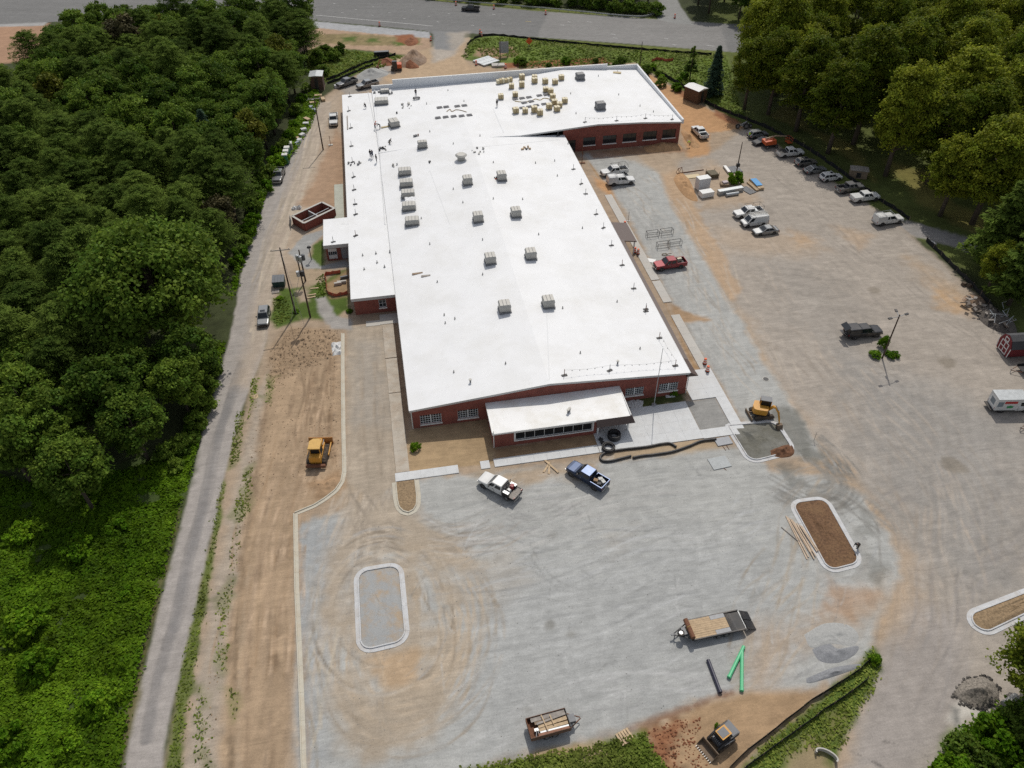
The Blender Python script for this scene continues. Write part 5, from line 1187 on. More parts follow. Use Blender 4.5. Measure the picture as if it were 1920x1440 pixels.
def vehicle(kind, pnt, label, fpx, rpx, name=None, cat=None, group=None, bed=None, cap=False, rack=False, flip=False, roofpaint=None, cab='crew', hatch=False, flatbed=False, sunroof=False, center=False, moulding=None):
    S = SPEC[kind]; A, B = np.array(G(*fpx)), np.array(G(*rpx))
    hd = A-B; hd /= np.hypot(*hd); nv = np.array([-hd[1], hd[0]]); mid = (A+B)/2
    if nv@mid < 0: nv = -nv            # the wheels seen are on the camera's side: step to the middle line
    cpos = mid if center else mid+nv*(S['w']-0.12)
    rz = math.atan2(hd[1], hd[0])
    t = thing(name or {'pickup': 'pickup_truck', 'suv': 'parked_suv', 'sedan': 'parked_car', 'van': 'work_van', 'boxtruck': 'box_truck'}[kind], label, cat or {'pickup': 'pickup truck', 'suv': 'suv', 'sedan': 'car', 'van': 'van', 'boxtruck': 'truck'}[kind], (cpos[0], cpos[1], 0), rz, group)
    w, zb, belt, roof, f, r = S['w'], S['zb'], S['belt'], S['roof'], S['f'], S['r']
    wf, wrr = S['wb']/2, -S['wb']/2; rear_cut = r
    openbed = kind == 'pickup' and not cap
    if kind == 'pickup': rear_cut = S['rrb']-0.02
    if kind == 'boxtruck': rear_cut = 0.2
    cabshift = 0.0
    secs = [ring(f, w*0.78, zb+0.12, S['hf']-0.12, 0.08), ring(f-0.10, w*0.90, zb+0.05, S['hf'], 0.10), ring(f-0.45, w*0.985, zb, S['hf']+0.035, 0.11), ring(wf-0.3, w, zb, S['hb']-0.04, 0.12), ring(S['wsb'], w, zb, S['hb'], 0.12), ring(S['wst'], w, zb, belt, 0.10), ring((S['wst']+rear_cut)/2, w, zb, belt, 0.10)]
    if kind in ('sedan', 'suv', 'van'):
        secs += [ring(wrr, w, zb, belt, 0.10), ring(rear_cut+0.35, w*0.98, zb+0.02, belt-0.02, 0.1), ring(rear_cut+0.06, w*0.93, zb+0.06, belt-0.06, 0.12), ring(rear_cut, w*0.86, zb+0.14, belt-0.14, 0.1)]
    else: secs += [ring(rear_cut, w, zb, belt, 0.08)]
    mb = MB(); mb.loft(secs); body = mb.build('body', pnt, t)
    me = body.data; me.polygons.foreach_set('use_smooth', [False]*len(me.polygons))
    # cabin
    wb_, wt_ = w*0.955, w*0.80; z0, z1 = belt-0.02, roof-0.06
    xb0, xb1, xt0, xt1 = S['wsb'], S['rrb'], S['wst'], S['rrt']
    cb = MB()
    lev = [(xb0, xb1, wb_, z0), (xt0, xt1, wt_, z1), (xt0-0.10, xt1+0.08, wt_-0.07, roof)]
    vs = []
    for a, b, ww, z in lev: vs += [(a, ww, z), (a, -ww, z), (b, -ww, z), (b, ww, z)]
    fs = [(3, 2, 1, 0), (8, 9, 10, 11)]
    for k in range(2):
        for i in range(4): fs.append((k*4+i, k*4+(i+1) % 4, k*4+4+(i+1) % 4, k*4+4+i))
    cb.add(vs, fs); cab_o = cb.build('cabin', roofpaint or pnt, t)
    FL, FR, RR, RL = vs[0], vs[1], vs[2], vs[3]; tFL, tFR, tRR, tRL = vs[4], vs[5], vs[6], vs[7]
    g = MB(); patch(g, FR, FL, tFL, tFR, 0.06, 0.94, 0.08, 0.95); g.build('windscreen', M_GLASS, cab_o)
    g = MB(); patch(g, RL, RR, tRR, tRL, 0.10, 0.90, (0.2 if kind != 'sedan' else .08), 0.9); g.build('rear_window', M_GLASS, cab_o)
    wins = {'pickup': [(0.05, 0.40), (0.50, 0.92)] if cab == 'crew' else [(0.08, 0.62), (0.70, 0.93)], 'suv': [(0.06, 0.33), (0.36, 0.63), (0.67, 0.95)], 'sedan': [(0.08, 0.45), (0.49, 0.88)], 'van': [(0.05, 0.24)], 'boxtruck': [(0.1, 0.75)]}[kind]
    for u0, u1 in wins:
        g = MB(); patch(g, FL, RL, tRL, tFL, u0, u1, 0.12, 0.9); g.build('side_window', M_GLASS, cab_o)
        g = MB(); patch(g, RR, FR, tFR, tRR, 1-u1, 1-u0, 0.12, 0.9); g.build('side_window', M_GLASS, cab_o)
    if sunroof:
        g = MB(); g.b2(xt0-0.75, xt0-0.2, -0.4, 0.4, roof+0.002, roof+0.012); g.build('sunroof', M_GLASS, cab_o)
    # doors: cut lines and handles
    for s in (1, -1):
        mx_ = (xb0+xb1)/2
        for sx in [xb0-0.235, mx_]+([xb1+0.135] if kind != 'van' else []):
            d = MB(); d.b2(sx-.015, sx+.015, s*w-0.012, s*w+0.008, zb+0.14, belt-0.1); d.build('door_seam', M_BLACK, t)
        h = MB(); h.b2(mx_+0.1, mx_+0.28, s*w-0.005, s*w+0.03, belt-0.22, belt-0.18); h.build('door_handle', M_CHROME if pnt is not P_WHITE else M_BLACK, t)
        m_ = MB(); m_.box((xb0-0.45, s*(w+0.10), belt+0.10), (0.14, 0.2, 0.18)); m_.build('mirror', M_BLACK, t)
        l = MB(); l.b2(f-0.16, f-0.02, s*w*0.86-0.16 if s > 0 else -w*0.86, w*0.86 if s > 0 else -w*0.86+0.16, S['hf']-0.27, S['hf']-0.10); l.build('headlight', M_LAMP, t)
        l = MB(); l.b2(r-0.01, r+0.08, (w*0.94-0.16) if s > 0 else -w*0.94, w*0.94 if s > 0 else -w*0.94+0.16, belt-0.42, belt-0.10); l.build('tail_light', M_RED, t)
    bm_ = M_CHROME if kind == 'pickup' and pnt is not P_BLACK else M_BLACK
    q = MB(); q.box((f+0.02, 0, zb+0.14), (0.16, w*1.7, 0.22)); q.build('front_bumper', bm_, t)
    q = MB(); q.box((f-0.01, 0, S['hf']-0.22), (0.1, w*1.05, 0.22)); q.build('grille', M_BLACK, t)
    q = MB(); q.box((r-0.02, 0, zb+0.16), (0.16, w*1.8, 0.2)); q.build('rear_bumper', bm_, t)
    q = MB(); q.box((r-0.03, 0, zb+0.42), (0.03, 0.32, 0.15)); q.build('licence_plate', M_WHITE, t)
    # arches and wheels
    for x in (wf, wrr):
        for s in (1, -1):
            if flatbed and x == wrr: continue
            a = MB(); a.cyl((x, s*(w-0.3), S['wr']+0.03), (x, s*(w+0.006), S['wr']+0.03), S['wr']+0.075, n=16); a.build('wheel_arch', M_BLACK, t)
    for x in (wf, wrr):
        for s in (1, -1): wheel(t, x, s*(w-0.115), S['wr'], 0.26, s)
    u = MB(); u.b2(r+0.1, f-0.2, -w*0.7, w*0.7, 0.26, zb+0.05); u.build('chassis', M_BLACK, t)
    # back end
    if kind == 'pickup' and not flatbed:
        x0, x1 = S['rrb']-0.05, r
        if cap:
            c = MB(); c.loft([ring(x0, w, zb+.08, belt, .06), ring(x1, w*0.98, zb+.08, belt, .06)]); c.build('bed', pnt, t)
            c = MB(); c.loft([[(x0, w*.96, belt), (x0, w*.93, roof+.02), (x0, w*.86, roof+.12), (x0, -w*.86, roof+.12), (x0, -w*.93, roof+.02), (x0, -w*.96, belt)], [(x1, w*.96, belt), (x1+.06, w*.93, roof+.02), (x1+.1, w*.86, roof+.12), (x1+.1, -w*.86, roof+.12), (x1+.06, -w*.93, roof+.02), (x1, -w*.96, belt)]])
            ct = c.build('bed_cap', pnt, t)
            for s in (1, -1):
                for k in range(2):
                    q = MB(); xa = x0-0.1-k*0.92; q.b2(xa-0.82, xa, s*w*.965-0.01, s*w*.965+0.012, belt+0.08, roof-0.12); q.build('cap_panel', M_GLASS if cap == 'glass' else mat('cap_panel_paint', (0.55, 0.55, 0.54), 0.5), ct)
            if hatch:
                q = MB(); q.box((x1-0.40, 0, roof+0.32), (0.95, w*1.7, 0.05), ry=R(-28)); q.build('open_hatch', M_GLASS, ct)
                q = MB(); q.box((x1-0.35, 0, zb+0.42), (0.6, w*1.7, 0.06)); q.build('open_tailgate', pnt, t)
                q = MB(); q.b2(x1-0.02, x1+0.02, -w*.85, w*.85, zb+.5, roof-.05); q.build('cargo_opening', M_BLACK, t)
        else:
            c = MB(); c.b2(x1, x0, w-0.10, w, zb+.08, belt+.03); c.b2(x1, x0, -w, -w+0.10, zb+.08, belt+.03); c.b2(x1, x1+.08, -w+.1, w-.1, zb+.15, belt+.03); c.b2(x0-.06, x0, -w+.1, w-.1, zb+.15, belt+.03)
            c.build('bed_side', pnt, t)
            c = MB(); c.b2(x1+.08, x0-.06, -w+.1, w-.1, zb+.15, zb+.32); c.build('bed_floor', M_BLACK, t)
            if bed == 'tonneau':
                c = MB(); c.b2(x1+.02, x0-.02, -w+.04, w-.04, belt+.031, belt+.07); c.build('bed_cover', M_BLACK if pnt is P_WHITE and roofpaint is None else pnt, t)
            if bed == 'white_cover':
                c = MB(); c.b2(x1+.02, x0-.02, -w+.04, w-.04, belt+.031, belt+.09); c.build('bed_cover', pnt, t)
            if bed in ('toolbox', 'cargo'):
                c = MB(); c.b2(x0-.55, x0-.08, -w+.06, w-.06, belt-.05, belt+.16); c.build('tool_box', M_GALV, t)
    if flatbed:
        x0, x1 = S['rrb']-0.12, r-0.05
        c = MB(); c.b2(x1, x0, -1.06, 1.06, 0.86, 0.95); fb = c.build('flatbed', M_BLACKMET, t)
        for k in range(7):
            q = MB(); q.b2(x1+.03, x0-1.0, -1.02+k*.293, -1.02+k*.293+.28, 0.952, 0.985); q.build('plank', M_GREYWOOD, fb)
        for y in (-1.04, 1.04): q = MB(); q.b2(x1, x0-1.0, y-.02, y+.02, 0.99, 1.05); q.build('bed_rail', M_BLACKMET, fb)
        q = MB(); [q.b2(x0-.04, x0, -1.02+k*.5, -0.97+k*.5, 0.95, 1.85) for k in range(5)]; q.b2(x0-.04, x0, -1.04, 1.06, 1.80, 1.88); q.build('headache_rack', M_BLACKMET, fb)
        for s in (1, -1):
            q = MB(); q.b2(x0-1.0, x0-.1, s*.85-.2, s*.85+.2, .952, 1.4); tb = q.build('tool_box', M_BLACKMET, fb)
            q = MB(); q.b2(x0-1.0, x0-.1, s*.85-.21, s*.85+.21, 1.402, 1.44); q.build('lid', M_GALV, tb)
    if rack:
        q = MB(); z = roof+(0.30 if not cap else 0.30); xr = [S['wst']-0.1, S['rrb']-0.3, r+0.2] if kind == 'pickup' else [S['wst']-.2, 0, r+.3]
        if kind == 'van': z = roof+0.16
        for s in (1, -1):
            q.cyl((xr[0]+.2, s*w*.86, z), (xr[2], s*w*.86, z), 0.03, n=6)
            for x in xr[1:] if kind == 'pickup' else xr: q.cyl((x, s*w*.86, (belt if not cap and kind == 'pickup' else roof)), (x, s*w*.86, z), 0.03, n=6)
        for x in xr: q.cyl((x, -w*.86, z), (x, w*.86, z), 0.03, n=6)
        q.build('ladder_rack', M_GALV if kind != 'pickup' or cap else M_BLACKMET, t)
    if kind == 'boxtruck':
        c = MB(); c.b2(r, 0.28, -1.05, 1.05, 0.62, 2.62); c.b2(0.28, 1.3, -1.0, 1.0, 2.02, 2.62); bx = c.build('cargo_box', P_WHITE, t)
        c = MB(); c.b2(r-.02, 1.32, -1.07, 1.07, 2.62, 2.68); c.build('box_roof', M_GALV, bx)
        for s in (1, -1):
            q = MB(); q.b2(-1.9, -0.1, s*1.052-.004, s*1.052+.006, 1.85, 2.3); q.build('red_panel', mat('decal_red', (0.45, 0.03, 0.03), .5), bx)
            q = MB(); q.prism([(-1.3, 1.0), (-0.5, 1.05), (-0.4, 1.35), (-0.9, 1.55), (-1.4, 1.4)], -0.004, 0.006)
            q.v = [(x, s*1.053+z_, y_) for x, y_, z_ in q.v]; q.build('green_graphic', mat('decal_green', (0.05, 0.28, 0.10), .5), bx)
            q = MB(); q.b2(-2.8, -2.0, s*1.052-.004, s*1.052+.006, 1.3, 2.2); q.build('grey_graphic', mat('decal_grey', (0.2, 0.24, 0.27), .5), bx)
        q = MB(); q.b2(r-.02, r-.004, -.85, .85, .75, 2.4); q.build('rear_door', M_WHITE, bx)
        q = MB(); q.b2(r-.035, r-.021, -.5, .5, 1.2, 2.1); q.build('rear_graphic', mat('decal_grey', (0.2, 0.24, 0.27), .5), bx)
        q = MB(); q.b2(r-.45, r, -.95, .95, .5, .6); q.build('step_bumper', M_BLACKMET, t)
    return t
ROW = 'cars parked nose in along the east edge'
def cargo(name, label, cat, t, x, y, z, size, m_, rz=0.0):
    c_, s_ = math.cos(t.rotation_euler.z), math.sin(t.rotation_euler.z)
    mb = MB(); mb.box((0, 0, size[2]/2), size, taper=.92)
    return tag(mb.build(name, m_, None, (t.location.x+x*c_-y*s_, t.location.y+x*s_+y*c_, z), t.rotation_euler.z+rz), label, cat)
FT = vehicle('pickup', P_WHITE, 'white crew cab flatbed pickup standing on the gravel in front of the annex', (902.6, 912.7), (953.6, 939.7), flatbed=True)
BT = vehicle('pickup', P_BLUE, 'dark blue pickup with a loaded bed on the gravel in front of the entrance', (1069.6, 892.3), (1114.8, 919.3))
RT = vehicle('pickup', P_RED, 'shiny red crew cab pickup beside the east sidewalk', (1240, 508.7), (1275, 503.7))
vehicle('pickup', P_WHITE, 'white pickup with a rack over its open bed near the wing', (1136, 333), (1170, 328), rack=True)
vehicle('pickup', P_WHITE, 'white service pickup with a closed cap, facing right, nearest to the east wing', (1182, 346.5), (1151, 349.5), cap=True, rack=True, cab='ext')
vehicle('pickup', P_WHITE, 'white pickup with a rack behind the white van in mid lot', (1386, 411.5), (1423, 406), rack=True, bed='toolbox')
VT = vehicle('van', P_WHITE, 'white cargo van with a roof rack in the middle of the lot', (1400, 427.8), (1431, 423.8), rack=True)
vehicle('sedan', P_SILVER, 'silver grey sedan parked in front of the white van', (1423.7, 443), (1451, 439.5))
vehicle('pickup', P_WHITE, 'white pickup with a black bed cover, next to the orange boom lift', (1497, 294), (1472.5, 296.5), group=ROW, bed='tonneau')
vehicle('suv', P_TAUPE, 'grey green wagon with a dark roof hatch, second right of the orange lift', (1525, 311), (1502, 314), group=ROW, sunroof=True)
vehicle('sedan', P_SILVER, 'small grey coupe between the grey green wagon and the white black-roofed suv', (1543, 324), (1520, 327.5), group=ROW)
vehicle('suv', P_WHITE, 'white suv with a dark roof panel in the row along the east edge', (1572, 339), (1549, 342.2), group=ROW, sunroof=True)
vehicle('pickup', P_GREY, 'grey pickup with an open black bed in the row along the east edge', (1610.5, 359.5), (1584.5, 363.8), group=ROW)
vehicle('pickup', P_WHITE, 'white pickup with a white bed cover at the near end of the row', (1639, 377.5), (1611.5, 381), group=ROW, bed='white_cover')
vehicle('pickup', P_WHITE, 'white service pickup with cap and roof ladders, parked alone by the paved path', (1682.5, 420), (1654.5, 424), cap=True, rack=True, cab='ext')
vehicle('suv', P_SILVER, 'light silver suv at the far end of the row beside the worker in yellow', (1436, 257.5), (1411.5, 261.5), group=ROW)
vehicle('sedan', P_DARK, 'dark sedan between the silver suv and the orange boom lift', (1420, 274.5), (1446, 269), group=ROW)
vehicle('pickup', P_WHITE, 'white pickup with a long open white bed beside the wing corner trench', (1297, 247), (1311, 261), bed='toolbox')
vehicle('pickup', P_BLACK, 'black capped pickup with its rear hatch open, near the lamp post', (1643, 632.3), (1601, 637), cap='glass', hatch=True)
vehicle('boxtruck', P_WHITE, 'white rental box truck with a red panel at the right edge', (1919, 773), (1876, 773.5))
vehicle('suv', P_SILVER, 'silver car with a sunroof parked on the access road', (494.5, 612), (497.5, 587), center=True, sunroof=True, name='parked_car', cat='car')
vehicle('pickup', P_GREY, 'dark grey pickup facing the camera below the green portable toilets', (519, 348), (528, 322), center=True, roofpaint=P_SILVER)
vehicle('pickup', P_WHITE, 'white pickup standing between the wooden pole and the west roof', (626, 240), (626.5, 220), center=True)
vehicle('pickup', P_GREY, 'grey pickup below the silt fence near the grey storage shed', (643.5, 165.3), (664, 158.5))
vehicle('pickup', P_SILVER, 'silver pickup half hidden behind the north west roof corner', (684, 167.5), (699, 164))
vehicle('pickup', P_DARK, 'dark pickup driving along the highway', (871, 21.5), (891, 22.5))

M_CARD = mat('cardboard', (.33,.22,.13), .9); M_SACK = mat('white_sack', (.6,.6,.58), .8)
cargo('cardboard_box', 'brown box nearest the cab in the bed of the blue pickup', 'box', BT, -1.6, .25, .75, (.6,.5,.55), M_CARD, .3)
cargo('sack', 'white sack at the tail of the blue pickup bed', 'sack', BT, -2.4, -.3, .75, (.7,.5,.4), M_SACK, -.4); cargo('sack', 'pale sack beside the brown box in the blue pickup bed', 'sack', BT, -1.9, -.4, .75, (.6,.5,.45), M_SACK, .8)
cargo('bag', 'dark bag in the middle of the blue pickup bed', 'bag', BT, -2.2, .35, .75, (.6,.45,.4), C_BAG if 'C_BAG' in globals() else M_BLACK, .5)
cargo('sack', 'pale yellow sacks in the bed of the red pickup', 'sack', RT, -2.0, -.45, .75, (.9,.5,.6), mat('pale_sack', (.6,.56,.42), .8), .1)
cargo('jerry_can', 'red container behind the tool boxes of the flatbed pickup', 'container', FT, -1.75, -.55, .99, (.5,.55,.5), mat('container_red', (.28,.03,.035), .5), .1); cargo('cooler', 'small white cooler on the flatbed pickup', 'cooler', FT, -1.75, .15, .99, (.45,.35,.35), M_WHITE, -.2)

c_, s_ = math.cos(VT.rotation_euler.z), math.sin(VT.rotation_euler.z); lx, ly = -.9, -.35
t = thing('ladder', 'pale ladder lying on the roof rack of the white van', 'ladder', (VT.location.x+lx*c_-ly*s_, VT.location.y+lx*s_+ly*c_, 2.245), VT.rotation_euler.z)
for y in (-.24, .24): mb = MB(); mb.b2(-1.8, 1.8, y-.04, y+.04, 0, .09); mb.build('rail', M_CONC, t)
for k in range(11): mb = MB(); mb.b2(-1.7+k*.34, -1.64+k*.34, -.2, .2, .02, .07); mb.build('rung', M_CONC, t)
# ---------------------------------------------------------------- machines, stores and street furniture
def hdg(a, b):
    A, B = np.array(G(*a)), np.array(G(*b)); d = B-A
    return math.atan2(d[1], d[0])
def top_h(base, top):
    """height of an upright thing from its foot and its top"""
    b = G(*base); best = (9e9, 0)
    for z in np.arange(0.5, 22, 0.1):
        c = np.array([b[0], b[1], z-CAM_H]); k = c@_d
        e = math.hypot(960+F_PX*(c@CAM_R)/k-top[0], 720-F_PX*(c@CAM_U)/k-top[1])
        best = min(best, (e, z))
    return best[1]
def at(px, py, z=0.0):
    x, y = G(px, py); return (x, y, z)
def simple(name, label, cat, mb, material, loc=(0, 0, 0), rz=0.0, group=None, smooth=False):
    return tag(mb.build(name, material, None, loc, rz, smooth), label, cat, group)
M_TRACK = mat('track_steel', (0.06, 0.05, 0.042), 0.8, 0.3, dirt=(0.30, 0.21, 0.13), dirt_amt=0.7, dscale=2)
M_BUCKET = mat('worn_bucket_steel', (0.16, 0.12, 0.085), 0.7, 0.4, var=0.25, dirt=(0.30, 0.2, 0.12), dirt_amt=0.6)
M_GREYMET = mat('grey_machine_paint', (0.12, 0.125, 0.135), 0.5, 0.1)
M_BRICK2 = mat('enclosure_brick', (0.20, 0.055, 0.04), 0.85, var=0.2, scale=5)
def track(t, y, l, w, h, mat_=M_TRACK):
    r = h/2; n = 8; prof = [(l/2-r+r*math.sin(a), r-r*math.cos(a)) for a in np.linspace(0, math.pi, n)]+[(-l/2+r-r*math.sin(a), r+r*math.cos(a)) for a in np.linspace(0, math.pi, n)]
    mb = MB(); mb.side(prof, y-w/2, y+w/2); o = mb.build('track', mat_, t)
    k = int(l/0.28)
    for i in range(k):
        x = -l/2+r+(l-2*r)*i/(k-1); q = MB(); q.b2(x-.05, x+.05, y-w/2-.005, y+w/2+.005, h+.002, h+.04); q.build('shoe', mat_, o)
    return o
# bulldozer
c = G(598, 856); t = thing('bulldozer', 'yellow bulldozer standing on the graded dirt strip', 'bulldozer', (c[0], c[1], 0), hdg((594, 873), (602, 836)))
track(t, 1.05, 3.4, 0.55, 0.85); track(t, -1.05, 3.4, 0.55, 0.85)
mb = MB(); mb.b2(-1.75, 1.7, -0.72, 0.72, 0.45, 1.05); mb.build('body', M_CAT, t)
mb = MB(); mb.b2(0.35, 1.7, -0.5, 0.5, 1.05, 1.75); mb.add([(1.7,-.45,1.05),(1.95,-.35,1.1),(1.95,.35,1.1),(1.7,.45,1.05),(1.7,-.45,1.7),(1.95,-.35,1.55),(1.95,.35,1.55),(1.7,.45,1.7)], [(3,2,1,0),(4,5,6,7),(0,1,5,4),(1,2,6,5),(2,3,7,6)]); h = mb.build('hood', M_CAT, t)
mb = MB(); mb.b2(0.6, 1.5, -.35, .35, 1.752, 1.80); mb.build('hood_top', M_GREYMET, h)
mb = MB(); mb.cyl((1.1, .1, 1.8), (1.1, .1, 2.35), .06); mb.build('exhaust', M_BLACKMET, t)
mb = MB(); mb.box((-0.45, 0, 1.95), (1.35, 1.35, 1.6), taper=.92); cabx = mb.build('cab', M_GLASS, t)
for x, y in ((.2, .66), (.2, -.66), (-1.1, .66), (-1.1, -.66)): mb = MB(); mb.cyl((x, y, 1.1), (x*.95-.02, y*.95, 2.78), .06, n=6); mb.build('pillar', M_CAT, t)
mb = MB(); mb.prism([(-1.35,-.8),(.1,-.8),(.55,-.35),(.55,.35),(.1,.8),(-1.35,.8)], 2.78, 2.95); mb.build('cab_roof', mat('faded_yellow', (0.60, 0.36, 0.09), .6), t)
mb = MB(); mb.b2(-2.0, -1.2, -.75, .75, 1.05, 1.85); mb.build('rear_tank', M_CAT, t)
mb = MB(); mb.box((-2.15, 0, .5), (.35, 2.6, .35)); mb.build('ripper_bar', M_RUST, t)
for s in (1, -1):
    mb = MB(); mb.b2(-.2, 2.3, s*1.42-.07, s*1.42+.07, .35, .6); mb.build('push_arm', M_CAT, t)
    mb = MB(); mb.cyl((1.0, s*.55, 1.25), (2.35, s*.45, .9), .06, n=8); mb.build('ram', M_CHROME, t)
prof = [(2.35+.28*(z-.55)**2*2, z) for z in np.linspace(.05, 1.15, 7)]; prof += [(x-.09, z) for x, z in prof[::-1]]
mb = MB(); mb.side(prof, -1.65, 1.65); mb.build('blade', mat('worn_yellow', (.48, .22, .05), .6, var=.2, dirt=(.2, .08, .04), dirt_amt=.6), t)
# mini excavator
c = G(1427, 777.5); t = thing('excavator', 'yellow excavator with its boom reaching into the grey island', 'excavator', (c[0], c[1], 0), 0.0)
track(t, -0.95, 2.9, 0.45, 0.62); track(t, 0.95, 2.9, 0.45, 0.62)
mb = MB(); mb.b2(-1.0, 1.0, -.72, .72, .25, .6); mb.cyl((0, 0, .6), (0, 0, .82), .55, n=16); mb.build('undercarriage', M_BLACKMET, t)
mb = MB(); mb.b2(-1.95, -1.85, -1.2, 1.2, .05, .55); mb.b2(-1.85, -1.1, .45, .55, .25, .4); mb.b2(-1.85, -1.1, -.55, -.45, .25, .4); mb.build('dozer_blade', M_BUCKET, t)
hz = R(-25); ca, sa = math.cos(hz), math.sin(hz)
def rot(x, y): return (x*ca-y*sa, x*sa+y*ca)
mb = MB(); mb.prism([rot(*p) for p in [(-1.35,-.55),(-1.2,-.95),(-.7,-1.05),(.55,-1.0),(.75,-.5),(.75,.1),(-1.2,.1),(-1.45,-.2)]], .84, 1.75); hs = mb.build('house', M_CAT, t)
mb = MB(); mb.prism([rot(*p) for p in [(-1.45,-.3),(-1.25,.95),(-.6,1.02),(-.5,.12),(-1.2,.12)]], .84, 1.7); mb.build('counterweight', M_CAT, t)
mb = MB(); mb.prism([rot(*p) for p in [(-.45,.14),(.95,.14),(.95,1.02),(-.45,1.02)]], .84, 2.55); mb.build('cab', M_GLASS, t)
mb = MB(); mb.prism([rot(*p) for p in [(-.52,.08),(1.0,.08),(1.0,1.08),(-.52,1.08)]], 2.552, 2.66); mb.build('cab_roof', M_GREYMET, t)
for p in [(-.47,.12),(.97,.12),(.97,1.04),(-.47,1.04)]:
    a, b_ = rot(*p); mb = MB(); mb.cyl((a, b_, .84), (a, b_, 2.55), .05, n=6); mb.build('pillar', M_CAT, t)
boom = [(.75,-.35,1.2),(1.0,-.85,2.2),(1.12,-1.4,2.45),(1.3,-2.0,2.0)]; mb = MB(); mb.tube([(x, y, z) for x, y, z in boom], [.2,.24,.22,.15], 6); mb.build('boom', M_CAT, t)
stick = [(1.27,-1.9,2.15),(1.32,-2.4,1.4),(1.3,-2.8,.75)]; mb = MB(); mb.tube(stick, [.17,.15,.1], 6); mb.build('stick', M_CAT, t)
mb = MB(); mb.cyl((1.08,-1.2,2.75), (1.28,-1.9,2.35), .06, n=6); mb.build('ram', M_CHROME, t)
mb = MB(); mb.add([(.9,-2.7,.75),(1.7,-2.7,.75),(1.7,-3.15,.7),(.9,-3.15,.7),(.9,-2.8,.08),(1.7,-2.8,.08),(1.7,-3.4,.2),(.9,-3.4,.2)], [(0,1,2,3),(7,6,5,4),(0,4,5,1),(1,5,6,2),(2,6,7,3),(3,7,4,0)]); bk = mb.build('bucket', M_BUCKET, t)
for k in range(5): mb = MB(); mb.b2(.92+k*.17, .99+k*.17, -3.55, -3.402, .14, .2); mb.build('tooth', M_BUCKET, bk)
# track loader
c = G(1351, 1389); t = thing('track_loader', 'dark compact track loader with a wide toothed bucket on the dug clay', 'loader', (c[0], c[1], 0.05), hdg((1378, 1367), (1320, 1412))); t.scale = (.9, .9, .9)
track(t, .78, 2.5, .42, .72); track(t, -.78, 2.5, .42, .72)
mb = MB(); mb.b2(-1.55, 1.0, -.55, .55, .35, 1.25); mb.build('body', M_GREYMET, t)
mb = MB(); mb.b2(-1.7, -.75, -.85, .85, .75, 1.55); mb.build('engine_cover', M_GREYMET, t)
mb = MB(); mb.box((.1, 0, 1.55), (1.35, 1.05, 1.0), taper=.95); mb.build('cab', M_BLACK, t)
mb = MB(); mb.b2(-.62, .72, -.6, .6, 2.06, 2.15); rf = mb.build('cab_roof', M_CAT, t)
mb = MB(); mb.b2(-.38, .62, -.46, .46, 2.152, 2.18); mb.build('roof_panel', M_GREYMET, rf)
for s in (1, -1):
    mb = MB(); mb.tube([(-1.5, s*.82, 1.45), (-.2, s*.82, 1.5), (.9, s*.8, 1.15), (1.55, s*.75, .45)], [.12, .12, .12, .09], 6); mb.build('lift_arm', M_BLACKMET, t)
    mb = MB(); mb.cyl((-.9, s*.95, .9), (.6, s*.9, 1.2), .06, n=6); mb.build('ram', M_CHROME, t)
mb = MB()
for k in range(5): mb.b2(.85, 1.05, -.42+k*.19, -.34+k*.19, .7, 1.5)
tag(mb.build('front_grille', M_GREYMET, t), kind='stuff')
prof = [(1.6, .95), (1.55, .1), (2.55, .05), (2.55, .12), (1.68, .2), (1.70, .95)]
mb = MB(); mb.side(prof, -1.15, 1.15); bk = mb.build('bucket', M_BUCKET, t)
for s in (1, -1): mb = MB(); mb.side([(1.6, .95), (1.6, .1), (2.5, .1), (2.2, .5)], s*1.16-.02, s*1.16+.02); mb.build('bucket_side', M_BUCKET, bk)
for k in range(9): mb = MB(); mb.b2(2.55, 2.75, -1.08+k*.265, -1.02+k*.265, .05, .1); mb.build('tooth', M_CHROME, bk)
# flatbed equipment trailer
def corner(px, py, z): return np.array(G(px, py, z))
FLc, FRc, RLc, RRc = corner(1287, 1163, .9), corner(1295, 1200, .9), corner(1383, 1142, .9), corner(1400, 1179, .9)
fc, rc = (FLc+FRc)/2, (RLc+RRc)/2; d = fc-rc; ln = np.hypot(*d); rz = math.atan2(d[1], d[0]); wd = 2.5
t = thing('flatbed_trailer', 'long flatbed equipment trailer with plank deck and folded black ramps', 'trailer', (*(rc), 0), rz)
mb = MB(); mb.b2(.0, ln, -wd/2, -wd/2+.12, .68, .88); mb.build('frame_rail', M_BLACKMET, t); mb = MB(); mb.b2(.0, ln, wd/2-.12, wd/2, .68, .88); mb.build('frame_rail', M_BLACKMET, t)
mb = MB(); mb.b2(0, ln, -wd/2+.12, wd/2-.12, .66, .74); mb.build('underframe', M_BLACK, t)
M_DECK = mat('deck_plank', (0.47, 0.345, 0.215), 0.85, var=.22, scale=2.2)
for k in range(5): mb = MB(); a = -.62+k*.25; mb.b2(1.75, ln-.3, a, a+.235, .86, .9); mb.build('plank', M_DECK, t)
for k, a in enumerate((-1.12, -.87, .645, .9)): mb = MB(); mb.b2(ln*.55, ln-.3, a, a+.235, .86, .895); mb.build('plank', M_DECK, t)
for a in (-1.13, .645): mb = MB(); mb.b2(1.75, ln*.55-.02, a, a+.49, .86, .90); mb.build('fender_plate', mat('fender_steel', (.16,.165,.175),.5,.4), t)
for k in range(22):
    x = 1.65-k*.075; mb = MB(); mb.box((x, 0, .80-(k*.075)*.12), (.035, wd-.1, .05)); mb.build('beavertail_bar', M_BLACKMET, t)
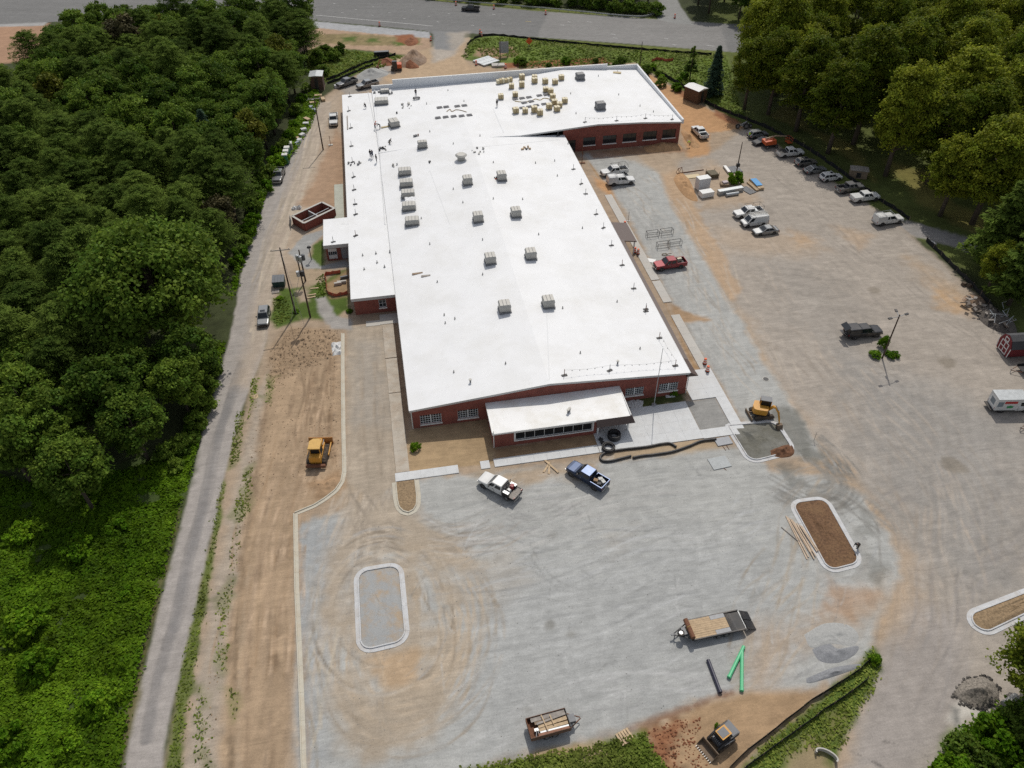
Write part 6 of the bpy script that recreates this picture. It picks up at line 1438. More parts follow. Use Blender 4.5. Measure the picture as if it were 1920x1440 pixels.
for s in (1, -1):
    mb = MB(); mb.box((-.75, s*.6, .38), (1.3, 1.1, .07), ry=R(-30)); rp = mb.build('ramp', M_BLACKMET, t)
    for k in range(5): mb = MB(); mb.box((-.30-k*.22, s*.6, .67-k*.127), (.05, 1.08, .05), ry=R(-30)); mb.build('ramp_bar', M_BLACK, rp)
mb = MB(); mb.b2(-.05, .1, -wd/2, wd/2, .62, .72); mb.build('tail_beam', M_GALV, t)
mb = MB(); mb.tube([(ln, .9, .7), (ln+1.7, .06, .62)], .07, 6); mb.build('tongue_bar', M_BLACKMET, t); mb = MB(); mb.tube([(ln, -.9, .7), (ln+1.7, -.06, .62)], .07, 6); mb.build('tongue_bar', M_BLACKMET, t)
mb = MB(); mb.b2(ln+1.6, ln+2.0, -.09, .09, .58, .70); mb.cyl((ln+1.6, .15, 0), (ln+1.6, .15, .9), .05); mb.build('hitch', M_GREYMET, t)
mb = MB(); mb.b2(ln+.1, ln+.75, -.45, .45, .55, .95); mb.build('tool_box', M_GREYMET, t)
w_ = wheel(t, ln+1.05, 0, .38, .24, 1); w_.rotation_euler = (R(90), 0, 0); w_.location = (ln+1.0, .25, 1.08); w_['label'] = 'spare wheel lying on the tongue'
for x in (ln*.36, ln*.36+.9):
    for s in (1, -1): wheel(t, x, s*(wd/2-.12), .36, .22, s)
mb = MB(); mb.cyl((0, -1.15, 0), (0, 1.15, 0), .27, n=18)
a = rz; drum = tag(mb.build('drum', M_RUST, None, (rc[0]+math.cos(a)*(ln-.05), rc[1]+math.sin(a)*(ln-.05), 1.17), rz), 'rusty steel drum strapped across the front of the flatbed trailer', 'drum')
mb = MB(); mb.tube([(-.35, -.25, -.28), (-.2, -.2, .18), (0, -.15, .29), (.2, -.1, .2), (.36, -.05, -.28)], .02, 5); mb.build('strap', mat('yellow_strap', (.6,.45,.12),.7), drum)
# dump trailer full of boards
cs = [corner(985.5, 1346, 1.35), corner(1061, 1323, 1.35), corner(1070, 1368, 1.35), corner(996, 1386, 1.35)]
rc, fc = (cs[0]+cs[3])/2, (cs[1]+cs[2])/2; d = fc-rc; ln = np.hypot(*d); rz = math.atan2(d[1], d[0]); wd = np.hypot(*(cs[0]-cs[3]))*.97
t = thing('dump_trailer', 'rusty sided dump trailer loaded with boards near the bottom edge', 'trailer', (rc[0], rc[1], 0), rz)
mb = MB(); mb.b2(0, ln, -wd/2+.06, wd/2-.06, .7, .8); mb.build('bed_floor', M_RUST, t)
for s in (1, -1): mb = MB(); mb.b2(0, ln, s*(wd/2-.03)-.03, s*(wd/2-.03)+.03, .7, 1.35); mb.build('side_panel', mat('rust_brown_panel', (.16,.09,.06),.8,var=.3,scale=3), t)
mb = MB(); mb.b2(0, .06, -wd/2+.06, wd/2-.06, .8, 1.33); mb.build('tailgate', M_RUST, t); mb = MB(); mb.b2(ln-.06, ln, -wd/2+.06, wd/2-.06, .8, 1.4); mb.build('front_panel', M_BLACKMET, t)
mb = MB(); mb.b2(ln+.05, ln+.7, -.4, .4, .6, 1.1); mb.build('pump_box', M_GREYMET, t)
for s in (1, -1): mb = MB(); mb.tube([(ln, s*.8, .6), (ln+1.3, s*.05, .55)], .06, 6); mb.build('tongue_bar', M_RUST, t)
for x in (ln*.4, ln*.4+.85):
    for s in (1, -1): wheel(t, x, s*(wd/2-.15), .36, .22, s)
def onto(x, y): return (rc[0]+x*math.cos(rz)-y*math.sin(rz), rc[1]+x*math.sin(rz)+y*math.cos(rz))
brs = random.Random(4)
BL = [('grey warped board lying along the far side of the loaded dump trailer', .45, 4.6, .72, .42, M_GREYWOOD, 2), ('wide pinkish board slanting across the load of the dump trailer', .75, 4.3, .36, .34, M_OLDWOOD, 6), ('tan framed panel in the middle of the dump trailer load', 1.0, 4.1, -.02, .38, M_WOOD, 4),
      ('tan board beside the framed panel in the dump trailer', 1.0, 4.0, -.36, .32, M_WOOD, 2), ('grey steel channel lying along the dump trailer load', 1.05, 4.0, -.62, .2, M_GALV, 1), ('red brown board at the near side of the dump trailer', .8, 4.2, -.84, .28, mat('reddish_board', (.28,.14,.09),.85,var=.25), 1),
      ('thin grey board on top of the far boards in the dump trailer', .9, 4.0, .18, .2, M_GREYWOOD, 7)]
for lb, x0, l, y, w, m_, an in BL:
    mb = MB(); mb.b2(0, min(l, ln-x0-.15), -w/2, w/2, 0, .07); p = onto(x0, y*wd/2.05)
    simple('board', lb, 'board', mb, m_, (p[0], p[1], 1.12+brs.uniform(0, .25)), rz+R(an-2), 'boards in the dump trailer')
for k, x in enumerate((1.7, 2.5)): p = onto(x, .1); mb = MB(); mb.b2(-.05, .05, -.85+k*.5, .85-k*.2, 0, .05); simple('board', ['pale batten laid across the far boards of the dump trailer', 'short pale batten laid across the near boards of the dump trailer'][k], 'board', mb, M_WOOD, (p[0], p[1], 1.38), rz+R(8))
p = onto(.65, -.55); mb = MB(); mb.tube([(-.1, -.4, 0), (.1, .2, .15), (.2, .5, 0)], .06, 6); mb.tube([(.2, -.45, 0), (.25, .2, .12)], .05, 6); mb.box((.15, .3, .05), (.5, .3, .25)); simple('scrap_metal', 'heap of bright scrap metal at the back of the dump trailer', 'scrap', mb, M_CHROME, (p[0], p[1], 1.0), rz)
# pipes
def rod(name, label, cat, a, b, r, m_, z=None, group=None, n=12):
    A, B = at(*a), at(*b); z = r if z is None else z; mb = MB(); L_ = math.hypot(B[0]-A[0], B[1]-A[1]); mb.cyl((0, 0, 0), (L_, 0, 0), r, n=n)
    if r > .12: mb.cyl((-.02, 0, 0), (.25, 0, 0), r*1.18, n=n)
    return simple(name, label, cat, mb, m_, (A[0], A[1], z), math.atan2(B[1]-A[1], B[0]-A[0]), group)
M_GREENP = mat('green_pvc', (0.10, 0.50, 0.24), 0.4, var=.06); M_NAVYP = mat('dark_pvc', (0.025, 0.025, 0.05), 0.45)
rod('pipe', 'slanting bright green sewer pipe on the gravel', 'pipe', (1366, 1272), (1394, 1214), .19, M_GREENP, .2)
rod('pipe', 'bright green sewer pipe lying straight down beside the slanting one', 'pipe', (1390, 1297), (1390.5, 1222), .19, M_GREENP)
rod('pipe', 'dark navy pipe on the gravel left of the green ones', 'pipe', (1350, 1300), (1327, 1239), .2, M_NAVYP)
M_HOSE = mat('corrugated_black_pipe', (0.018, 0.018, 0.02), 0.5, dirt=DUST, dirt_amt=.2)
def hose(label, pts, r=.17):
    P_ = [G(1100+a/4, 560+b/4) for a, b in pts]; Q = curve(P_, 8); o = Q[0]; mb = MB()
    mb.tube([(x-o[0], y-o[1], r) for x, y in Q], [r*(1+.06*(i % 2)) for i in range(len(Q))], 8)
    simple('drain_pipe', label, 'pipe', mb, M_HOSE, (o[0], o[1], 0.005), smooth=True)
hose('black corrugated pipe looping round the edge of the plaza by the coil', [(670,1118),(625,1092),(560,1096),(450,1117),(300,1134),(200,1148),(135,1163),(103,1192),(118,1222),(180,1224),(250,1207),(332,1186)])
hose('black corrugated pipe running from the loop to the grey island', [(345,1200),(420,1184),(500,1176),(640,1154),(760,1114),(860,1074),(970,1060)])
def coil(label, px, py, Ro, h):
    x, y, _z = at(px, py); mb = MB(); n = 22
    for k in range(int(h/.16)):
        for rr in (Ro, Ro-.2): mb.tube([(rr*math.cos(2*math.pi*i/n), rr*math.sin(2*math.pi*i/n), .09+k*.16) for i in range(n+1)], .09, 6)
    simple('pipe_coil', label, 'pipe coil', mb, M_HOSE, (x, y, .105), smooth=True)
coil('tall coil of black corrugated pipe on the plaza beside the porch', 1151, 821, .85, .8); coil('flat coil of black corrugated pipe at the edge of the plaza', 1140.5, 842, .85, .5)
for i, (px, py) in enumerate([(1126, 826), (1131, 834), (1129, 831)]):
    x, y, _z = at(px, py); mb = MB(); mb.cyl((-.3, 0, .16), (.3, 0, .16), .16, n=10); mb.cyl((0, 0, .16), (.05, .3, .2), .13, n=10)
    simple('pipe_fitting', ['black pipe fitting nearest the porch post', 'black pipe fitting nearest the flat coil', 'black pipe fitting between the other two by the coil'][i], 'pipe fitting', mb, M_HOSE, (x, y, .11+(.0 if i < 2 else .0)), i*1.3)
# traffic drums and cones
def drum_(label, px, py, group=None, s=1.0, tall=1.0):
    x, y, _z = at(px, py); t = thing('traffic_drum', label, 'traffic drum', (x, y, max(gz(x, y), 0)+(.1 if py > 400 and px < 1330 and px > 1160 else 0)), 0, group); t.scale = (s, s, s*tall)
    mb = MB(); mb.cyl((0,0,0),(0,0,.1),.36,n=12); mb.build('base', M_BLACK, t)
    z = .1
    for k in range(5): mb = MB(); r0 = .29-.018*k; mb.cyl((0,0,z),(0,0,z+.19),r0,r0-.018,n=12); mb.build('band', M_ORANGE if k % 2 == 0 else M_WHITE, t); z += .191
    return t
drum_('orange and white traffic drum on the sidewalk corner, farther of two', 1321, 683); drum_('orange and white traffic drum on the sidewalk corner, nearer of two', 1326, 697)
drum_('left of two red and white traffic drums below the east porch', 1190, 474); drum_('right of two red and white traffic drums below the east porch', 1196, 477)
drum_('traffic drum at the far corner of the east porch', 1171, 425)
for px, py, lb in ((712,49,'traffic drum on the gravel shoulder below the white edge line'), (855,10,'traffic drum beyond the highway left of the dark pickup'), (808,76,'traffic drum at the site entrance corner, left side'), (926,17,'traffic drum beyond the highway right of the dark pickup'), (1023,27,'traffic drum on the far verge before the guard rail bend'),
                   (900,63,'traffic drum at the right side of the site entrance'), (903,68,'traffic drum just inside the right side of the site entrance'), (893,122,'traffic drum left of the galvanised steel stack'), (948,128,'traffic drum right of the galvanised steel stack'), (1265,34,'traffic drum in the mouth of the side road')):
    drum_(lb, px, py, s=1.15)
# poles
def pole(label, base, top, r=.16, arm=None, name='utility_pole', cat='utility pole', m_=None, lamps=None):
    h = top_h(base, top); x, y, _z = at(*base); t = thing(name, label, cat, (x, y, 0)); m_ = m_ or M_POLE
    mb = MB(); mb.cyl((0,0,-.3),(0,0,h),r,r*.62,n=9); mb.build('pole', m_, t)
    if arm:
        mb = MB(); mb.box((0, -.12, h-.4), (arm, .1, .13)); a = mb.build('crossarm', M_GREYWOOD, t)
        for s in (-.45, 0, .45): mb = MB(); mb.cyl((s*arm, -.12, h-.33), (s*arm, -.12, h-.12), .05, n=6); mb.build('insulator', M_GALV, a)
    return t, h
tA, hA = pole('tall wooden utility pole with a crossarm, left of the pair by the yard', (554, 588), (525, 464), arm=3.0)
tB, hB = pole('wooden utility pole with guy wire, nearest the graded strip', (582, 595), (565, 487))
tC, hC = pole('wooden utility pole carrying grey transformers behind the other two', (573, 527), (556, 469))
for k, (dx, dy, z) in enumerate(((-.5, -.2, hC-1.4), (.5, -.2, hC-1.4), (0, -.55, hC-1.5))):
    mb = MB(); mb.cyl((dx, dy, z-.55), (dx, dy, z+.5), .3, n=12); mb.cyl((dx, dy, z+.5), (dx, dy, z+.6), .3, .12, n=12); tr = mb.build('transformer', M_GALV if k != 1 else M_GREYMET, tC)
for s in (-.35, .35):
    mb = MB(); mb.cyl((s, -.3, hB-2.7), (s, -.3, hB-1.8), .28, n=12); mb.build('transformer', M_GALV if s < 0 else M_BLACKMET, tB)
mb = MB(); mb.tube([(0, 0, hB-2.0), (-3.2, -1.2, 0)], .025, 4); mb.build('guy_wire', M_GALV, tB)
mb = MB(); mb.tube([(0, 0, hA-1.0), (1.5, -3.4, 0)], .025, 4); mb.build('guy_wire', M_GALV, tA)
mb = MB(); mb.tube([(0, 0, hA*.55), (.2, -.15, .0)], .05, 5); mb.build('conduit', M_GALV, tA)
tD, hD = pole('tall wooden pole with a crossarm beside the white pickup at the west wing', (606, 281), (580, 183), arm=2.6)
mb = MB(); mb.tube([(0, 0, hD-.6), (-1.2, 0, hD-.5), (-1.6, 0, hD-.7)], .04, 5); mb.build('lamp_arm', M_GALV, tD)
tE, hE = pole('slim dark pole beside the stacked building materials', (1380, 327), (1396, 267), r=.13)
mb = MB(); mb.box((0, -.1, 2.2), (.7, .45, .7)); mb.build('meter_box', M_BLACKMET, tE)
pole('thin pole in the meadow left of the sign board', (938, 116), (938, 67), r=.12); pole('thin pole in the meadow behind the north parapet end', (1200, 122), (1202, 78), r=.12)
tV, hV = pole('vine covered pole standing left of the dark spruce', (1293, 150), (1302, 90), r=.16)
mb = broad_crown('vine_top', 4.2, 0, 1.0, LM_PINE, 777, nclump=16, per=70, leaf=.3); o = obj('vine_top', mb, tV, (0, 0, hV-4.0)); o.scale = (.9, .9, 1.1)
o = obj('vine_base', broad_crown('vine_base', 5.5, 0, 1.5, LM_PINE, 778, nclump=18, per=70, leaf=.3), tV, (0, 0, 0)); 
x, y, _z = at(1654, 672); hL = top_h((1654, 672), (1683, 588)); t = thing('lamp_post', 'wooden lamp post with three floodlights in the open lot', 'lamp post', (x, y, 0))
mb = MB(); mb.cyl((0,0,-.2),(0,0,hL),.13,.09,n=8); mb.build('pole', M_POLE, t)
for an in (R(185), R(15), R(75)):
    mb = MB(); mb.cyl((0,0,hL-.3),(math.cos(an)*1.3,math.sin(an)*1.3,hL-.35),.04,n=6); a = mb.build('lamp_arm', M_GALV, t)
    mb = MB(); mb.box((math.cos(an)*1.5,math.sin(an)*1.5,hL-.36),(.6,.35,.16),rz=an); mb.build('floodlight', M_BLACKMET, a)
x, y, _z = at(1226, 760); hF = top_h((1226, 760), (1244, 655)); t = thing('flagpole', 'slim bare flagpole in front of the right hand windows', 'flagpole', (x, y, .1))
mb = MB(); mb.cyl((0,0,0),(0,0,hF),.07,.035,n=8); mb.build('pole', M_GALV, t); mb = MB(); mb.cyl((0,0,0),(0,0,.1),.35,n=12); mb.build('base', M_GALV, t); mb = MB(); mb.cyl((0,0,hF),(0,0,hF+.12),.08,n=8); mb.build('finial', M_GALV, t)
x, y, _z = at(1091, 306); t = thing('screw_post', 'rust red steel post on a timber foot beside the wing wall', 'post', (x, y, 0)); mb = MB(); mb.cyl((0,0,.12),(0,0,4.2),.07,n=8); mb.build('post', M_RUST, t); mb = MB(); mb.b2(-.7,.7,-.25,.25,0,.12); mb.build('foot', M_RUST, t)
# fences
def fence(label, pts, h=.75, m_=M_FABRIC, step=2.4, name='silt_fence', z=0.0, pm=M_OLDWOOD, cat='fence'):
    P_ = curve(GP(pts), 5); t = thing(name, label, cat)
    L_ = [0]; 
    for a, b in zip(P_[:-1], P_[1:]): L_.append(L_[-1]+math.hypot(b[0]-a[0], b[1]-a[1]))
    tot = L_[-1]; n = max(2, int(tot/step)); rs = random.Random(len(label)); Q = []
    for k in range(n+1):
        s = tot*k/n; i = max(j for j in range(len(L_)) if L_[j] <= s+1e-6); i = min(i, len(P_)-2); f = (s-L_[i])/max(L_[i+1]-L_[i], 1e-6)
        Q.append((P_[i][0]+(P_[i+1][0]-P_[i][0])*f, P_[i][1]+(P_[i+1][1]-P_[i][1])*f))
    for k in range(n):
        (xa, ya), (xb, yb) = Q[k], Q[k+1]; ln_ = max(math.hypot(xb-xa, yb-ya), 1e-6); nx_, ny_ = -(yb-ya)/ln_*.012, (xb-xa)/ln_*.012; mb = MB()
        xm, ym = (xa+xb)/2+rs.uniform(-.12,.12), (ya+yb)/2+rs.uniform(-.12,.12); hs = [h*rs.uniform(.85,1.0), h*rs.uniform(.55,.9), h*rs.uniform(.85,1.0)]; pp = [(xa,ya),(xm,ym),(xb,yb)]
        vs = [(x_+nx_, y_+ny_, z-.05) for x_, y_ in pp]+[(x_+nx_*.5+rs.uniform(-.05,.05), y_+ny_, z+q) for (x_, y_), q in zip(pp, hs)]
        vs += [(x_-2*nx_, y_-2*ny_, z_) for x_, y_, z_ in vs]
        mb.add(vs, [(0,1,4,3),(1,2,5,4),(7,6,9,10),(8,7,10,11),(3,4,10,9),(4,5,11,10)]); mb.build('fabric', m_, t)
    for k, (x_, y_) in enumerate(Q): mb = MB(); mb.box((x_, y_, z+h*.5), (.06, .06, h*1.1)); mb.build('stake', pm, t)
    return t
fence('black silt fence along the left edge of the access road by the dark truck', [(447,500),(458,472),(470,440),(484,402),(498,362),(510,335)], .6)
fence('upper of two black silt fences beside the north west lawn', [(612,152),(640,141),(675,124),(710,112),(742,104)], .85)
fence('lower of two black silt fences beside the north west lawn', [(614,158),(645,146),(680,130),(700,122)], .75)
fence('black silt fence curving round the sheds and behind the parked cars', [(1215,128),(1245,143),(1300,176),(1335,200),(1400,226),(1442,243),(1515,281),(1580,327),(1620,355),(1652,379),(1680,395),(1704,414)], .95)
fence('black silt fence on the right between lot and paved path end', [(1736,452),(1772,487),(1815,530),(1850,568),(1880,605)], .95)
o4 = lambda q: [(1160+a/4, 1080+b/4) for a, b in q]
fence('upper black silt fence on the grass bank by the track loader', o4([(830,1445),(900,1362),(1100,1210),(1320,1032),(1510,902),(1800,712),(1920,612)]), .7)
fence('lower black silt fence on the grass bank by the track loader', o4([(940,1450),(1250,1222),(1500,1042),(1720,892),(1862,782)]), .7)
o5 = lambda q: [(860+a/3.84, b/3.84) for a, b in q]
fence('low black silt fence along the highway side of the meadow', o5([(60,330),(100,290),(160,262),(300,258),(570,288),(900,322),(1300,357),(1700,388),(1820,395)]), .7, step=3.2)
M_MESH = mat('orange_mesh', (0.55, 0.12, 0.07), .8, var=.3, scale=6)
o9 = lambda q: [(500+a/9, 480+b/9) for a, b in q]
fence('sagging orange mesh fence round the dug pit beside the west block', o9([(1370,640),(1250,665),(1085,680),(1025,610),(1010,450),(980,335),(1100,310),(1250,288)]), .75, M_MESH, 1.2, 'mesh_fence')
fence('short orange mesh fence in the meadow left of the spruce', [(1222,116),(1236,112),(1250,116),(1262,114)], .9, M_MESH, 1.5, 'mesh_fence')
# guard rail
x0 = [(742,-6),(860,5),(980,15),(1080,24),(1150,31),(1200,34),(1222,30),(1234,22)]
P_ = curve(GP(x0), 6); t = thing('guard_rail', 'galvanised guard rail along the far side of the highway', 'guard rail')
for i in range(len(P_)-1):
    (xa, ya), (xb, yb) = P_[i], P_[i+1]; ln_ = math.hypot(xb-xa, yb-ya); mb = MB(); mb.box(((xa+xb)/2, (ya+yb)/2, .62), (ln_-.02, .08, .32), rz=math.atan2(yb-ya, xb-xa)); mb.build('rail', M_GALV, t)
    mb = MB(); mb.box((xa, ya+.12, .35), (.12, .12, .8)); mb.build('post', M_GALV, t)
# road markings on the highway
hw = [o for o in COL.objects if o.name == 'highway'][0]; M_LINE = mat('road_paint', (.62, .62, .6), .7, var=.15, scale=2); M_LINEY = mat('yellow_road_paint', (.55, .42, .12), .7, var=.15, scale=2)
def line(a, b, w, m_):
    A, B = at(*a), at(*b); ln_ = math.hypot(B[0]-A[0], B[1]-A[1]); n = max(1, int(ln_/8)); mb = MB(); dx, dy = (B[0]-A[0])/ln_, (B[1]-A[1])/ln_; l, r_ = [], []
    for k in range(n+1):
        x_, y_ = A[0]+dx*ln_*k/n, A[1]+dy*ln_*k/n; l.append((x_-dy*w/2, y_+dx*w/2, .035)); r_.append((x_+dy*w/2, y_-dx*w/2, .035))
    mb.strip(r_, l); mb.build('lane_marking', m_, hw, fix=False)
line((592,28.5),(811,49),.22,M_LINE)
for px, py in ((627,7),(667,18),(642,24),(698,29),(730,24),(700,13),(758,35),(804,31),(821,41),(842,26),(773,19)): line((px-2.2,py-.2),(px+2.2,py+.2),.18,M_LINE)
for a, b in (((985,40),(996,41)),((940,45),(947,45.6)),((884,47.5),(889,48)),((1050,47),(1058,47.6)),((1100,41),(1110,42)),((1145,64),(1154,65)),((1150,71),(1158,72)),((1245,72),(1252,72.6)),((1260,84),(1268,84.6)),((1325,85),(1340,87)),((922,27),(929,27.6)),((1064,41),(1070,41.5))): line(a,b,.2,M_LINE if a[0] != 985 else M_LINEY)
# brick bin enclosure
zc = 1.75; A, B, C_, D_ = [np.array(G(px, py, zc)) for px, py in ((547.5,404.5),(603.5,378.5),(627,390),(570,418))]
t = thing('brick_enclosure', 'roofless brick bin enclosure with pale coping beside the access road', 'enclosure')
def wall_seg(p, q, th, h, nm, m_, z0=0):
    d_ = q-p; ln_ = np.hypot(*d_); mb = MB(); c_ = (p+q)/2; mb.box((c_[0], c_[1], z0+h/2), (ln_, th, h), rz=math.atan2(d_[1], d_[0])); return mb.build(nm, m_, t)
for p, q in ((A, D_), (B, C_), (A, B)): wall_seg(p, q, .3, zc-.08, 'wall', M_BRICK); wall_seg(p, q, .42, .08, 'coping', M_CONC, zc-.079)
wall_seg(D_, C_, .3, zc-.08, 'wall', M_BRICK); wall_seg(D_, C_, .42, .08, 'coping', M_CONC, zc-.078)
m1, m2 = A*.5+B*.5, D_*.5+C_*.5; wall_seg(m1, m2, .2, zc-.3, 'partition', M_GALV); wall_seg(A*.35+D_*.65, B*.35+C_*.65, .12, .12, 'inner_rail', M_GALV, zc-.4)
mb = MB(); mb.box((A[0]-.5, A[1]-.4, .8), (.06, 2.2, 1.6), rz=R(10), rx=0, ry=R(14)); mb.build('open_gate', M_GREYP, t)
# portable toilets
M_PGREEN = mat('toilet_green', (0.015, 0.14, 0.07), .5); M_PGREY = mat('toilet_grey', (0.22,0.23,0.22),.5); M_PROOF = mat('toilet_roof', (.66,.66,.62),.5)
for k, (px, py) in enumerate(((536.5,309),(538.5,302),(540.5,295.5),(545,287))):
    x, y, _z = at(px, py); lb = ['nearest portable toilet with a bright green front, first of the row', 'second portable toilet from the green fronted one', 'third portable toilet from the green fronted one', 'grey portable toilet at the far end of the row'][k]
    t = thing('portable_toilet', lb, 'portable toilet', (x, y+.6, 0), R(-4), 'portable toilets by the access road')
    mb = MB(); mb.b2(-.58,.58,-.58,.58,.08,2.1); mb.build('cabin', M_PGREEN if k < 3 else M_PGREY, t); mb = MB(); mb.b2(-.62,.62,-.62,.62,0,.08); mb.build('skid', M_BLACK, t)
    mb = MB(); mb.loft([[(-.62,-.62,2.1),(.62,-.62,2.1),(.62,.62,2.1),(-.62,.62,2.1)],[(-.55,-.55,2.28),(.55,-.55,2.28),(.55,.55,2.28),(-.55,.55,2.28)]]); mb.build('roof', M_PROOF, t)
    mb = MB(); mb.b2(-.42,.42,-.6,-.582,.15,2.0); mb.build('door', mat('toilet_door_green',(.02,.19,.09),.45) if k < 3 else M_PGREY, t)
# dumpster, pallet
x, y, _z = at(524, 539); t = thing('dumpster', 'dark green dumpster with a ribbed grey lid by the utility poles', 'dumpster', (x, y+.7, 0), R(-2))
mb = MB(); mb.loft([[(-1.0,-.75,.12),(1.0,-.75,.12),(1.0,.75,.12),(-1.0,.75,.12)],[(-1.05,-.95,1.25),(1.05,-.95,1.25),(1.05,.85,1.55),(-1.05,.85,1.55)]]); mb.build('bin', mat('dumpster_green',(.012,.05,.05),.6,dirt=DUST,dirt_amt=.2), t)
for k in range(4): mb = MB(); mb.box((-.78+k*.52,-.05,1.44),(.49,1.85,.07),rx=R(9.5)); mb.build('lid', mat('dumpster_lid',(.13,.14,.155),.6), t)
for s in (1,-1): mb = MB(); mb.b2(s*1.0-.1 if s>0 else -1.0,s*1.0 if s>0 else -.9,-.5,.5,.0,.13); mb.build('skid', M_BLACK, t)
def pallet(label, px, py, rz, n=5, m_=None, sc=1.0, z=0.0, group=None):
    x, y, _z = at(px, py); t = thing('pallet', label, 'pallet', (x, y, z), rz, group); t.scale = (sc, sc, sc)
    for k in range(3): mb = MB(); mb.b2(-.6,.6,-.5+k*.46,-.42+k*.46,0,.1); mb.build('bearer', m_ or M_OLDWOOD, t)
    for k in range(n): mb = MB(); a = -.6+k*1.2/n; mb.b2(a,a+1.2/n-.06,-.52,.52,.102,.13); mb.build('slat', m_ or M_OLDWOOD, t)
    return t
pallet('wooden pallet on the ground below the green dumpster', 517, 547, R(5), m_=M_GREYWOOD, sc=1.1)
pallet('pale wooden pallet leaning on the weeds at the bottom edge', 1172, 1382, R(18), m_=M_WOOD, sc=1.25)
pallet('plywood board pallet on the verge beside the grass strip', 478, 745, R(12), m_=M_WOOD, sc=.85)
# sheds
def shed(label, cx_, cy_, L_, W_, H_, rz, wallm, roofm, gable=.5, name='storage_shed'):
    t = thing(name, label, 'shed', (cx_, cy_, 0), rz)
    mb = MB(); mb.b2(-L_/2,L_/2,-W_/2,W_/2,.15,H_); mb.build('wall', wallm, t)
    mb = MB(); mb.side([(-L_/2-.15,H_+.003),(L_/2+.15,H_+.003),(L_/2+.15,H_+.08),(0,H_+gable),(-L_/2-.15,H_+.08)], -W_/2-.15, W_/2+.15); mb.build('roof', roofm, t)
    mb = MB(); mb.b2(-.45,.45,-W_/2-.03,-W_/2-.005,.2,H_-.4); d_ = mb.build('door', M_BLACK, t); mb = MB(); mb.b2(.3,.36,-W_/2-.07,-W_/2-.032,1.1,1.3); mb.build('handle', M_CHROME, d_)
    mb = MB(); mb.b2(-L_/2-.05,L_/2+.05,-W_/2-.05,W_/2+.05,0,.15); mb.build('skid', M_OLDWOOD, t)
    return t
x, y, _z = at(597, 170); shed('tall brown shed with a flat grey roof at the corner of the wood', x, y+1.9, 3.2, 3.8, 3.6, R(-4), mat('brown_siding',(.10,.06,.045),.8,var=.25,scale=4), M_GALV, .25)
x, y, _z = at(1309, 195); shed('brown timber shed with a white roof on the orange dirt', x-.2, y+2.2, 3.2, 4.6, 3.3, R(28), mat('dark_timber',(.12,.065,.035),.85,var=.35,scale=5), M_WHITE, .45)
x, y, _z = at(1612, 335); shed('small wooden hutch beyond the fence under the trees', x, y+1, 3.4, 2.0, 1.7, R(-25), M_OLDWOOD, M_GREYWOOD, .2)
# barn shed at the right edge, gambrel end facing left
x, y, _z = at(1880, 668); t = thing('barn_shed', 'red barn shed with white crossed trim at the right edge', 'shed', (x+2.6, y+.6, 0), R(-6))
prof = [(-1.35,.2),(1.35,.2),(1.5,1.9),(.95,2.9),(0,3.35),(-.95,2.9),(-1.5,1.9)]
M_BARN = mat('barn_red', (.17,.018,.022),.7,var=.12); mb = MB(); mb.add([(-2.4,p,z) for p,z in prof]+[(3.2,p,z) for p,z in prof], [tuple(range(7)),tuple(range(13,6,-1))]+[((i+1)%7,i,7+i,7+(i+1)%7) for i in range(2)]+[(3%7,2,9,10),(4,3,10,11),(5,4,11,12),(6,5,12,13),(0,6,13,7)]); mb.build('wall', M_BARN, t)
mb = MB(); rp = [(1.62,1.85),(1.02,2.98),(0,3.45),(-1.02,2.98),(-1.62,1.85)]; mb.add([(-2.3,p,z) for p,z in rp]+[(3.3,p,z) for p,z in rp]+[(-2.3,p*.985,z-.06) for p,z in rp]+[(3.3,p*.985,z-.06) for p,z in rp], [(i+1,i,5+i,6+i) for i in range(4)]+[(10+i,11+i,16+i,15+i) for i in range(4)]+[(i,i+1,11+i,10+i) for i in range(4)]+[(6+i,5+i,15+i,16+i) for i in range(4)]); mb.build('roof', mat('shingle_grey',(.075,.075,.08),.9,var=.2), t)
def strip2(p, q, w=.13):
    v = Vector((q[0]-p[0], q[1]-p[1])); nn = Vector((-v.y, v.x)).normalized()*w/2; mb = MB()
    pts = [(p[0]+nn.x,p[1]+nn.y),(q[0]+nn.x,q[1]+nn.y),(q[0]-nn.x,q[1]-nn.y),(p[0]-nn.x,p[1]-nn.y)]
    mb.add([(-2.44,a,b) for a,b in pts]+[(-2.405,a,b) for a,b in pts], [(0,1,2,3),(7,6,5,4),(0,4,5,1),(1,5,6,2),(2,6,7,3),(3,7,4,0)]); mb.build('trim_board', M_WHITE, t)
for p, q in (((-.85,.3),(-.85,2.15)),((.85,.3),(.85,2.15)),((-.85,2.15),(.85,2.15)),((-.85,.36),(.85,.36)),((0,.3),(0,2.15)),((-.85,1.25),(.85,1.25)),((-.4,2.35),(.4,2.35)),((-.4,2.95),(.4,2.95)),((-.4,2.35),(-.4,2.95)),((.4,2.35),(.4,2.95)),((-1.45,.25),(-1.55,1.85)),((1.45,.25),(1.55,1.85))): strip2(p, q)
